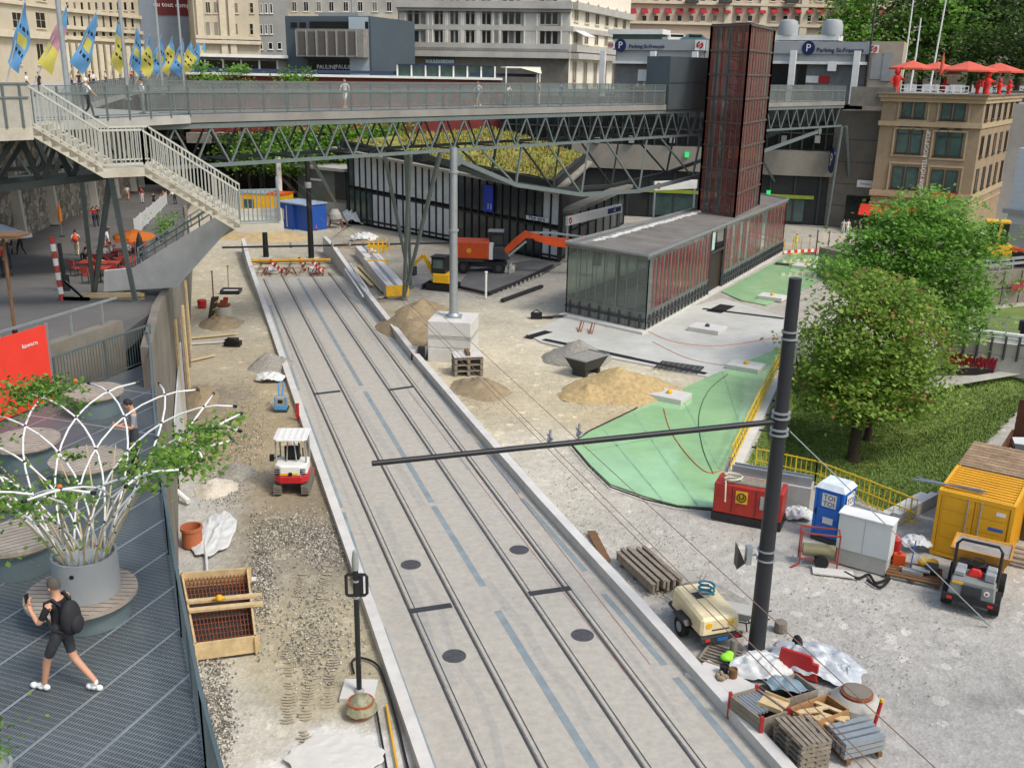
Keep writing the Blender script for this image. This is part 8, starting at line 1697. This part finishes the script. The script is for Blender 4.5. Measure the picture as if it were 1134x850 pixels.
for i in range(5):
 x0,y0=150+i*7.2,262-i*7.2;a,c=PS(x0,y0),PS(x0+6.2,y0-6.5);b=MB();b.hexa([a+UP*.1,c+UP*.1,c+V((0,.05,.1)),a+V((0,.05,.1)),a+UP*1.35,c+UP*1.35,c+V((0,.05,1.35)),a+V((0,.05,1.35))]);b.bar(a,a+UP*1.45,.06);b.bar(c,c+UP*1.45,.06);solo(b,'screen_panel',M_white,['nearest white screen panel beside the cafe','second nearest white screen panel beside the cafe','middle white screen panel beside the cafe','second farthest white screen panel beside the cafe','farthest white screen panel beside the cafe'][i],'screen',group='white screen panels')
for i,(px,py,h)in enumerate(((185,262,1.2),(180,254,1.1),(176,268,1.0),(190,250,1.1))):
 p=PS(px,py);t=thing('potted_plant',['leafy potted plant at the end of the cafe by the stairs','second potted plant behind the cafe tables','low potted plant in front of the white screens','farthest potted plant by the stair handrail'][i],'plant',p[:],0,'cafe plants');b=MB();b.lathe([(.2,0),(.28,.4),(.24,.4)],12);b.build('pot',M_dark,t);b=MB();leaves(b,[(0,0,.75,.45,.45,.4)],160,.16,seed=i);b.build('foliage',LM2,t)
p=PS(128,330);t=thing('timber_pile','pile of pine boards on the street beside the stair prop','timber',p[:],R(8));b=MB();random.seed(6)
for i in range(9):x=random.uniform(-.25,.25);y=-.5+(i%5)*.24;z=.05+.1*(i//5);b.bar((-1.4+x,y,z),(1.1+x,y+random.uniform(-.12,.12),z),.2,.06)
b.build('board',M_wood,t)
a,c=PS(69,333),Pd(57,262,PS(69,333).y);t=thing('striped_pole','leaning red and white striped pole with a footing beside the cafe','pole',a[:]);b,w_=MB(),MB()
for i in range(9):b=MB();b.tube([a+(c-a)*(i/9),a+(c-a)*((i+1)/9)],.1,10);b.build('white_band' if i%2 else 'red_band',M_white if i%2 else mat('band_red',(176,70,62),.6),t,world=True);b=MB();b.bar(a+V((-.1,0,.1)),a+V((1.1,0,.1)),.12);b.bar(a+V((.9,0,.1)),a+V((.2,0,.8)),.08);b.build('footing',M_galv,t,world=True)
p=PS(73,322);b=MB();b.tube([(0,0,0),(-.05,0,2.1)],.09,8);b.lathe([(.2,0),(.2,.7),(.1,.72)],10);solo(b,'bollard',M_black,'black post right beside the striped pole','post',p);a=PS(18,378);c=Pd(3,262,a.y);t=thing('sign_post','thin brown post with a flat board at the left edge of the street','post',a[:]);b=MB();b.tube([a,c],.05,8);b.build('post',M_wooddk,t,world=True);b=MB();b.tube([a,a+UP*.35],.08,8);b.build('foot',M_black,t,world=True);b=MB();b.T=Matrix.Translation(c);b.box(-.6,.6,-.4,.4,0,.08);b.build('board',M_wooddk,t,world=True)
def round_table(px,py,r,label):
 p=P(px,py,TZ+.62);t=thing('round_table',label,'table',(p.x,p.y,TZ+.005),random.random(),'round terrace tables');b=MB();b.lathe([(r*.82,0),(r*.82,.5)],32);b.build('drum',mat('drum_steel',(116,132,136),.45,.3,var=.1,bump=.03,grime=.2),t,smooth=True);b=MB();b.lathe([(r,.54),(r,.62),(0,.62)],40)
 tt=b.build('tabletop',mat('table_boards',(168,156,142),.85,var=.25,scale=3,bump=.25,grime=.3),t);b=MB();n=11
 for i in range(1,n):y=-r+2*r*i/n;w_=math.sqrt(r*r-y*y)-.01;b.box(-w_,w_,y-.006,y+.006,.615,.6225)
 b.build('board_gap',M_dark,tt);b=MB();b.lathe([(r*.95,.5),(r*.97,.505),(r*.97,.539)],36);b.build('rim',M_woodg,t)
for px,py,r,l in((104,432,.72,'round wooden table farthest from the camera by the terrace railing'),(27,486,.74,'round wooden table left of the trellis in front of the red banner'),(96,507,.76,'round wooden table seen right through the white trellis'),(17,593,.72,'round wooden table at the left edge left of the planter')):round_table(px,py,r,l)
pc=P(90,655,TZ+.45);PCX=V((pc.x,pc.y,TZ));t=thing('planter','grey round planter with a wooden bench ring on the terrace','planter',(pc.x,pc.y,TZ+.005));b=MB();b.lathe([(.62,0),(.62,.38)],32,(.12,0,0));b.build('bench_drum',MATS['drum_steel'],t,smooth=True);b=MB();r=.86
b.lathe([(r,.39),(r,.46),(0,.46)],44);bt_=b.build('bench',MATS['table_boards'],t);b=MB()
for i in range(1,14):y=-r+2*r*i/14;w_=math.sqrt(r*r-y*y)-.01;b.box(-w_,w_,y-.006,y+.006,.455,.4625)
b.build('board_gap',M_dark,bt_);b=MB();b.lathe([(.5,.465),(.5,1.15),(.46,1.15),(.45,1.05),(0,1.05)],36,(.12,0,0));b.build('drum',mat('planter_grey',(156,160,162),.6,var=.06,bump=.03,grime=.15),t,smooth=True);b=MB();b.tube([(.12,-.51,.98),(.12,-.48,.98)],.035,10);b.build('overflow_hole',M_black,t)
PT=PCX+V((.12,0,1.05));tr=thing('trellis','white tube trellis spreading like a tulip above the planter','trellis',PT[:]);TUBE,JO=MB(),MB()
RZ0,RR=2.15,2.45
def tul(s,a):r=.36+(RR-.36)*(s**1.25);z=RZ0*(1-max(0,1-s)**1.7);return PT+V((r*math.cos(a),r*math.sin(a),z))
NM=13;TW=R(78)
for k in range(NM):
 for sg in(1,-1):
  a0_=2*math.pi*k/NM;pts=[tul(s/12*1.04,a0_+sg*TW*(s/12)**.8)for s in range(13)];TUBE.tube(pts,.017,6);d_=(pts[-1]-pts[-2]).normalized();JO.tube([pts[-1],pts[-1]+d_*.06],.028,6)
for k in range(NM):
 for m_ in range(1,6):
  s=(math.pi*m_/NM/TW)**1.25
  if s<1.02:p=tul(s*1.04 if s*1.04<1.04 else 1.04,2*math.pi*k/NM+math.pi*m_/NM);JO.ell(p,.028,.028,.028,6,4)
TUBE.build('tube',M_white,tr,world=True,smooth='all');JO.build('joint',M_black,tr,world=True)
cp=thing('climbing_plant','green climbing plant with few orange flowers growing up the white trellis','plant',PT[:]);rnd=random.Random(5);b,lf=MB(),MB();blobs=[]
for k in range(16):
 a=2*math.pi*k/16;pts=[PT+V((.3*math.cos(a),.3*math.sin(a),-.05)),tul(.25,a+.1)-UP*.05,tul(.5,a+.25)];b.tube(pts,[.018,.014,.008],5)
b.build('stem',mat('pale_stem',(186,170,130),.8,bump=0),cp,world=True)
for k in range(34):
 a=rnd.uniform(0,6.28);s=rnd.choice((.3,.42,.55,.7))*rnd.uniform(.75,1.1);p=tul(min(1,s),a);blobs.append((p.x,p.y,p.z,.1,.1,.08))
for a0_,s0,n in((-.75,.8,16),(-.35,.88,20),(-.05,.75,10),(-1.3,.5,8),(-2.3,.8,26),(-2.9,.9,24),(2.5,.98,20),(2.15,1.0,14),(-1.9,.55,10)):
 for k in range(n):a=a0_+rnd.gauss(0,.25);s=min(1.0,s0+rnd.gauss(0,.12));p=tul(s,a);blobs.append((p.x,p.y,p.z+.02,.2,.2,.13))
leaves(lf,blobs,5200,.085,cols=(0,0,1,1,2),seed=3);lf.build('foliage',leafmats('climber',[(92,132,50),(126,158,66),(70,104,42)]),cp,world=True);b=MB()
for k in range(9):q=rnd.choice(blobs);b.ell((q[0]+rnd.uniform(-.15,.15),q[1]+rnd.uniform(-.15,.15),q[2]+rnd.uniform(0,.15)),.04,.04,.035,6,4)
b.build('flower',mat('flower_orange',(226,110,40),.7,bump=0),cp,world=True)
p=P(-4,826,TZ+.8);t=thing('potted_plant','leafy plant reaching in at the lower left corner of the terrace','plant',(p.x-.15,p.y,TZ+.005));b=MB();b.lathe([(.22,0),(.28,.5),(.24,.5),(.22,.45),(0,.45)],18);b.build('pot',M_grey,t);b=MB();b.tube([(0,0,.45),(.05,0,.9),(.12,0,1.2)],.015,5);b.build('stem',M_bark,t);b=MB();leaves(b,[(.05,.05,.85,.2,.2,.3)],170,.065,seed=8);b.build('foliage',MATS and[MATS['climber_leaf_0'],MATS['climber_leaf_1'],MATS['climber_leaf_2']],t)
SK={}
def skel(pose):
 J={'pel':(0,0,.95,.135,.1),'spi':(0,0,1.12,.125,.095),'che':(0,.0,1.32,.15,.105),'nb':(0,-.01,1.46,.075,.07),'nk':(0,.0,1.52,.052,.055),'hd':(0,.025,1.6,.075,.09),'ht':(0,.015,1.69,.07,.085)}
 for s,n in((-1,'l'),(1,'r')):
  J['sh'+n]=(s*.185,-.01,1.42,.06,.06);J['hp'+n]=(s*.095,0,.9,.095,.095)
 E=[('pel','spi','T'),('spi','che','S'),('che','nb','S'),('nb','nk','K'),('nk','hd','K'),('hd','ht','K')]
 def limb(n,el,wr,hd,kn,an,toe):
  s=-1 if n=='l' else 1
  for nm,p,r in(('el',el,.043),('wr',wr,.03),('ha',hd,.035)):J[nm+n]=(*p,r,r)
  for nm,p,r in(('kn',kn,.06),('an',an,.04),('to',toe,.036)):J[nm+n]=(*p,r,r)
  E.extend([('che','sh'+n,'S'),('sh'+n,'el'+n,'S'),('el'+n,'wr'+n,'K'),('wr'+n,'ha'+n,'K'),('pel','hp'+n,'T'),('hp'+n,'kn'+n,'T'),('kn'+n,'an'+n,'L'),('an'+n,'to'+n,'F')])
 if pose=='walk':
  limb('l',(-.24,-.14,1.16),(-.24,-.02,.94),(-.24,.02,.86),(-.1,.22,.5),(-.1,.3,.09),(-.1,.46,.05));limb('r',(.24,.13,1.16),(.22,.3,1.0),(.21,.36,.95),(.1,-.02,.48),(.1,-.36,.14),(.1,-.26,.04))
 elif pose=='stand':
  limb('l',(-.25,-.02,1.15),(-.24,.08,.92),(-.23,.1,.84),(-.1,.02,.49),(-.11,-.02,.08),(-.13,.14,.04));limb('r',(.25,-.02,1.15),(.24,.06,.92),(.23,.09,.84),(.1,.02,.49),(.11,-.02,.08),(.13,.14,.04))
 elif pose=='phone':
  limb('l',(-.25,.05,1.16),(-.1,.3,1.2),(-.05,.36,1.23),(-.1,.02,.49),(-.11,-.02,.08),(-.13,.14,.04));limb('r',(.25,.02,1.16),(.14,.28,1.12),(.06,.35,1.15),(.1,.06,.49),(.11,.05,.08),(.13,.2,.04));J['hd']=(0,.05,1.59,.075,.09);J['ht']=(0,.07,1.68,.07,.085)
 elif pose=='stride':
  limb('l',(-.26,.1,1.17),(-.2,.26,1.32),(-.18,.3,1.39),(-.1,.2,.5),(-.1,.3,.1),(-.1,.47,.05));limb('r',(.27,.04,1.16),(.24,.2,.98),(.23,.25,.92),(.1,-.06,.49),(.1,-.4,.13),(.1,-.28,.045))
 elif pose=='sit':
  limb('l',(-.24,.08,1.16),(-.14,.3,1.1),(-.12,.36,1.1),(-.11,.45,.95),(-.11,.47,.52),(-.11,.62,.48));limb('r',(.24,.08,1.16),(.14,.3,1.1),(.12,.36,1.1),(.11,.45,.95),(.11,.47,.52),(.11,.62,.48))
 elif pose=='bend':
  for k in('che','nb','nk','hd','ht','shl','shr'):
   x,y,z,a,c=J[k];d=z-.95;J[k]=(x,y+d*.8,.95+d*.6,a,c)
  J['spi']=(0,.12,1.06,.125,.095);limb('l',(-.22,.5,.95),(-.18,.6,.72),(-.17,.63,.65),(-.1,.06,.5),(-.11,-.05,.08),(-.12,.12,.04));limb('r',(.22,.5,.95),(.18,.62,.74),(.17,.66,.68),(.1,-.05,.5),(.11,-.15,.08),(.12,.02,.04))
 return J,E
def body_geo(pose):
 if pose in SK:return SK[pose]
 J,E=skel(pose);names=list(J);me=bpy.data.meshes.new('body');me.from_pydata([J[n][:3]for n in names],[(names.index(a),names.index(c))for a,c,_ in E],[])
 o=bpy.data.objects.new('body',me);C.objects.link(o);md=o.modifiers.new('skin','SKIN');md.branch_smoothing=.4;sub=o.modifiers.new('sub','SUBSURF');sub.levels=2;sub.render_levels=2
 sv=me.skin_vertices[0].data if me.skin_vertices else None
 if sv is None:me.attributes;
 for i,n in enumerate(names):sv[i].radius=J[n][3:5];sv[i].use_root=(n=='pel')
 bpy.context.view_layer.update();ev=bpy.data.meshes.new_from_object(o.evaluated_get(bpy.context.evaluated_depsgraph_get()));vs=[v.co.copy()for v in ev.vertices];fs=[tuple(p.vertices)for p in ev.polygons];bpy.data.objects.remove(o);bpy.data.meshes.remove(ev)
 tags=[]
 for f in fs:
  c=sum((vs[i]for i in f),V())/len(f);best=None
  for a,e,g_ in E:
   A_,B_=V(J[a][:3]),V(J[e][:3]);d=B_-A_;t=max(0,min(1,(c-A_).dot(d)/d.length_squared));r=J[a][3]+(J[e][3]-J[a][3])*t;q=(c-A_-d*t).length-r*.9
   if best is None or q<best[0]:best=(q,g_,t,a)
  g_=best[1]
  if g_=='S' and best[3].startswith('sh')and best[2]>.72:g_='K'
  if g_=='S' and best[3]=='che' and best[2]>.92:g_='K'
  if g_=='L' and best[2]>.95:g_='F'
  if g_=='T' and best[3].startswith('hp')and best[2]>.78:g_='L'
  tags.append({'K':0,'S':1,'T':2,'L':3,'F':4}[g_])
 SK[pose]=(vs,fs,tags,J);return SK[pose]
M_skin=mat('skin',(196,148,120),.6,var=.08,bump=.02);M_hair=mat('dark_hair',(44,36,30),.7,var=.3,bump=.2);M_hairb=mat('brown_hair',(92,66,44),.7,var=.3,bump=.2);M_hairg=mat('cropped_grey_hair',(88,80,74),.8,var=.3,bump=.3)
M_cl={k:mat('cloth_'+k,c,.85,var=.2,scale=6,bump=.55,bscale=7)for k,c in{'white':(226,226,222),'black':(34,34,38),'grey':(130,136,142),'red':(178,44,48),'orange':(232,96,36),'beige':(196,180,150),'navy':(44,54,80),'blue':(90,130,180),'yellow':(226,220,60),'tan':(202,150,120),'green':(110,200,90),'charcoal':(58,60,64)}.items()}
def hand(m,J,n):
 w,h=V(J['wr'+n][:3]),V(J['ha'+n][:3]);d=(h-w).normalized();s=-1 if n=='l' else 1;inn=V((-s,0,0));sd=d.cross(inn).normalized();pl=inn-d*inn.dot(d);pl.normalize()
 for k,L_ in enumerate((.07,.08,.085,.075)):
  b0=h+d*.02+sd*(.03-k*.02);p1=b0+d*L_*.5+pl*.012;p2=p1+d*L_*.32+pl*.03;p3=p2+pl*.03;m.tube([b0-d*.03,b0,p1,p2,p3],[.01,.0105,.0095,.0085,.006],6)
 b0=h-d*.01+sd*.03;m.tube([b0-sd*.02,b0+sd*.02+pl*.015,b0+sd*.035+d*.035+pl*.025,b0+sd*.03+d*.06+pl*.035],[.013,.0125,.011,.007],6)
def person(label,loc,rz,pose='walk',shirt='white',legs='navy',shin=None,shoes='black',hair=M_hair,h=1.75,hat=None,detail=False,group=None,skirt=None):
 vs,fs,tags,J=body_geo(pose);t=thing('person',label,'person',loc,rz,group);k=h/1.75
 b=MB();b.v=[tuple(v*k)for v in vs];b.f=list(fs);b.m=list(tags)
 hd,ht=V(J['hd'][:3]),V(J['ht'][:3]);up=(ht-hd).normalized();fwd=V((0,1,0));fwd=(fwd-up*fwd.dot(up)).normalized();b.cm=0;b.T=Matrix.Scale(k,4)
 b.ell(hd+up*.03,.078,.092,.115,12,8);nose=hd+fwd*.095+up*.01;b.add([nose+up*.03-fwd*.01,nose-up*.02-V((.014,0,0)),nose-up*.02+V((.014,0,0)),nose+fwd*.022-up*.015],[(0,1,3),(0,3,2),(1,2,3)])
 for s in(-1,1):b.ell(hd+V((s*.078,0,0))+up*.015,.012,.02,.03,6,4)
 if detail:hand(b,J,'l');hand(b,J,'r')
 b.cm=4
 for s in(-1,1):b.ell(hd+V((s*.03,0,0))+fwd*.086+up*.03,.01,.008,.007,6,4)
 b.ell(hd+fwd*.088-up*.04,.022,.006,.006,6,4)
 for n in 'lr':
  an,to=V(J['an'+n][:3]),V(J['to'+n][:3]);d=to-an;d.z=0;d=d.normalized()if d.length>.01 else V((0,1,0));z=to.z-.035
  for q,r in((an-d*.03,.042),(an+d*.06,.044),(to,.047)):b.ell((q.x,q.y,z+.045),r,r*1.4,.045,8,5)
 b.T=None;body=b.build('body',[M_skin,M_cl[shirt],M_cl[legs],M_skin if shin=='skin' else M_cl[shin or legs],M_cl[shoes]],t,smooth='all')
 m=MB();m.T=Matrix.Scale(k,4);n=14;vs2=[]
 for j in range(6):
  th=j/5*1.75
  for i in range(n):
   a=2*math.pi*i/n;lim=th*(1-.38*max(0,math.sin(a)));c=hd+up*.04;q=c+V((1,0,0))*.086*math.sin(lim)*math.cos(a)+fwd*.1*math.sin(lim)*math.sin(a)+up*.122*math.cos(lim);vs2.append(q)
 m.add(vs2,[(j*n+i,j*n+(i+1)%n,(j+1)*n+(i+1)%n,(j+1)*n+i)for j in range(5)for i in range(n)]);m.build('hair' if not hat else 'cap',hat or hair,t,smooth='all')
 if hat:m=MB();m.T=Matrix.Scale(k,4);m.hexa([hd+fwd*.08+up*.09+V((x,0,0))+fwd*y+up*z for z in(0,.012)for x,y in((-.07,0),(.07,0),(.05,.09),(-.05,.09))]);m.build('brim',hat,t)
 return t
def head_to(dx,dy):return math.atan2(dy,dx)-math.pi/2
q=P(76,764,TZ);mrz=head_to(-.97,.25)
man=person('man in black T-shirt and shorts with rucksack striding left across the terrace',(q.x,q.y,TZ+.005),mrz,'stride','black','charcoal','skin','white',M_hairg,1.8,detail=True)
t=thing('rucksack','black rucksack on the back of the striding man','rucksack',(q.x,q.y,TZ+1.0),mrz);b=MB();b.ell((0,-.2,.22),.17,.12,.27,14,10);b.build('bag',mat('rucksack_black',(40,41,44),.8,var=.15,bump=.2),t,smooth='all');b=MB();b.ell((0,-.3,.14),.12,.06,.14,12,8);b.build('front_pocket',MATS['rucksack_black'],t,smooth='all');b=MB()
for s in(-1,1):b.tube([(s*.1,-.14,.45),(s*.12,-.04,.54),(s*.12,.1,.46),(s*.13,.13,.28),(s*.14,-.02,.06),(s*.12,-.16,.04)],.02,6)
b.build('strap',MATS['rucksack_black'],t)
q2=Matrix.Translation((q.x,q.y,TZ))@Matrix.Rotation(mrz,4,'Z')@(V((-.165,.33,1.47))*(1.8/1.75));b=MB();b.box(-.035,.035,-.006,.006,-.06,.08);solo(b,'phone',M_black,'small dark phone in the raised hand of the striding man','phone',q2,mrz)
q=P(153,526,TZ);person('man in grey T-shirt looking down beyond the white trellis',(q.x,q.y,TZ+.005),head_to(-.8,-.45),'phone','grey','charcoal',None,'black',M_hair,1.78,detail=True)
def on_bridge(px,off,rz,label,**k):p=bp_(bt(px),off);person(label,(p.x,p.y,BZ+.003),rz,**k)
along_=math.atan2(bd.y,bd.x)-math.pi/2
p=Pd(98,125,47);person('man in white cap and white shirt walking on the bridge above the stairs',(p.x,p.y,BZ+.003),along_,'walk','white','black',hat=M_white,group='people on the footbridge',h=1.8)
p=Pd(159,124,52);person('dark haired man in white shirt and grey trousers on the bridge',(p.x,p.y,BZ+.003),along_+3.0,'stand','white','grey',group='people on the footbridge')
on_bridge(420,3.2,math.pi-.3,'man in white shirt and white shorts standing in mid bridge',pose='walk',shirt='white',legs='white',shin='skin',shoes='tan',group='people on the footbridge',h=1.82)
on_bridge(562,2.8,along_+math.pi,'person in white top and grey shorts walking left near the cream awning',pose='walk',shirt='white',legs='grey',shin='skin',shoes='white',hair=M_hair,group='people on the footbridge')
on_bridge(596,3.2,along_,'bending person in white right of the cream awning',pose='bend',shirt='white',legs='grey',group='people on the footbridge')
on_bridge(626,2.6,along_+2.6,'red haired person in pale grey top on the bridge',pose='stand',shirt='grey',legs='beige',hair=mat('red_hair',(160,90,50),.7),group='people on the footbridge')
on_bridge(650,2.6,along_+.3,'person in pale blue shirt left of the grey lift lobby',pose='walk',shirt='blue',legs='grey',hair=M_hairb,group='people on the footbridge')
for px,d,l,c in((636,130,'person in white before the ornate building corner beyond the bridge','white'),(706,131,'dark haired person in white by the poster of the parking entrance, left one','white'),(713,131,'person in white by the poster of the parking entrance, right one','white'),(437,133,'person in white walking before the glazed cafe pavilion','white')):
 p=Pd(px,90,d);person(l,(p.x,p.y,14.11 if d>127 else BZ),random.uniform(0,6),'stand',c,'navy',group='people on the square',hair=random.choice((M_hair,M_hairb)))
for i,(px,c,lg,l)in enumerate(((35,'white','navy','person in white behind the grey railing under the first flags'),(48,'black','black','person in black behind the grey railing right of the one in white'),(84,'beige','navy','person with tan top behind the railing right of the thick mast'),(92,'black','navy','dark dressed person behind the railing beside the tan one'),(108,'white','black','person in white shirt behind the railing under the third flag'),(104,'charcoal','black','dark haired person in charcoal close behind the white shirt'),(121,'white','navy','person in white behind the railing left of the second mast'),(150,'red','navy','person in red behind the railing among the yellow flags'),(161,'blue','navy','person in blue behind the railing among the blue flags'))):
 d=76+i*5;p=Pd(px,85,d);person(l,(p.x-.4,p.y,PZ),random.uniform(0,6.2),'stand' if i%2 else 'walk',c,lg,hair=(M_hair,M_hairb)[i%2],group='people on the promenade')
for px,py,c,lg,pose,rz,l in((142,222,'white','tan','walk',0.3,'person in white top walking away at the end of the stone wall'),(158,225,'red','white','stand',3.0,'person in red top and white trousers in the middle of the street'),(171,231,'black','black','stand',1,'person in black at the far end of the white screens'),(182,228,'tan','beige','walk',2.5,'bare armed person in tan near the stair underside'),(194,226,'white','black','bend',1.2,'bending person in white under the stairs'),(105,251,'red','navy','walk',.2,'person in red and navy walking beside a buttress, left of a pair'),(109,250,'black','charcoal','walk',.2,'person in black walking beside a buttress, right of a pair'),(119,274,'navy','white','walk',.4,'person in navy top and white trousers behind the stair props'),(86,284,'white','beige','walk',.3,'man in pale clothes with orange rucksack walking up the street'),(14,283,'white','black','stand',2,'person in white top standing by the pale blue parasol'),(24,283,'black','black','walk',1,'person in black walking right of the pale blue parasol'),(10,297,'charcoal','navy','walk',.5,'person in charcoal near the thin brown post'),(2,308,'red','black','stand',1,'person in dark red at the left picture edge')):
 p=PS(px,py);person(l,p[:],rz,pose,c,lg,hair=random.choice((M_hair,M_hairb)),group='people on the street')
p=PS(86,284);t=thing('rucksack','bright orange rucksack worn by the man walking up the street','rucksack',(p.x,p.y,p.z+1.0),.3);b=MB();b.ell((0,-.2,.22),.19,.13,.28,12,8);b.build('bag',M_cl['orange'],t,smooth='all');b=MB();b.ell((0,-.31,.12),.12,.05,.12,10,6);b.build('front_pocket',M_cl['red'],t,smooth='all')
for i,(px,py,c,l)in enumerate(((117,294,'white','seated cafe guest in white facing the orange parasol'),(124,292,'white','seated cafe guest in white right of the other one in white'),(99,290,'navy','seated cafe guest in navy by the left stair prop'),(142,289,'white','seated cafe guest in white left of the black parasol'),(97,300,'black','seated cafe guest in black nearest the striped pole'),(111,303,'red','seated cafe guest in red at the nearest table'))):
 p=PS(px,py);person(l,(p.x,p.y,p.z-.44),random.uniform(0,6),'sit',c,'navy',hair=(M_hair,M_hairb)[i%2],group='cafe guests')
for px,py,c,lg,pose,rz,l,hat in((349,254,'white','orange','walk',3.4,'site worker in white top and orange trousers beside the blue hut',M_white),(881,277,'yellow','yellow','stand',3,'site worker in yellow clothes at the striped barrier',M_white),(933,260,'white','white','stand',2.6,'person all in white before the flank wall, left of two',None),(938,260,'white','white','stand',3.4,'person all in white before the flank wall, right of two',None),(703,232,'white','red','walk',2.9,'person in white and red in the shade beyond the pavilion roof',None),(730,236,'white','navy','walk',3.1,'person in white near the far station sign',None),(737,238,'green','navy','stand',3.1,'person in pale green beside the one in white by the far sign',None),(950,262,'black','black','stand',3,'dark dressed person beside the beige tarpaulin screen',None),(284,200,'white','black','bend',1.3,'bending person in white near the yellow site container',None)):
 p=P(px,py);person(l,(p.x,p.y,0),rz,pose,c,lg,hat=hat,group='people at the site edge')
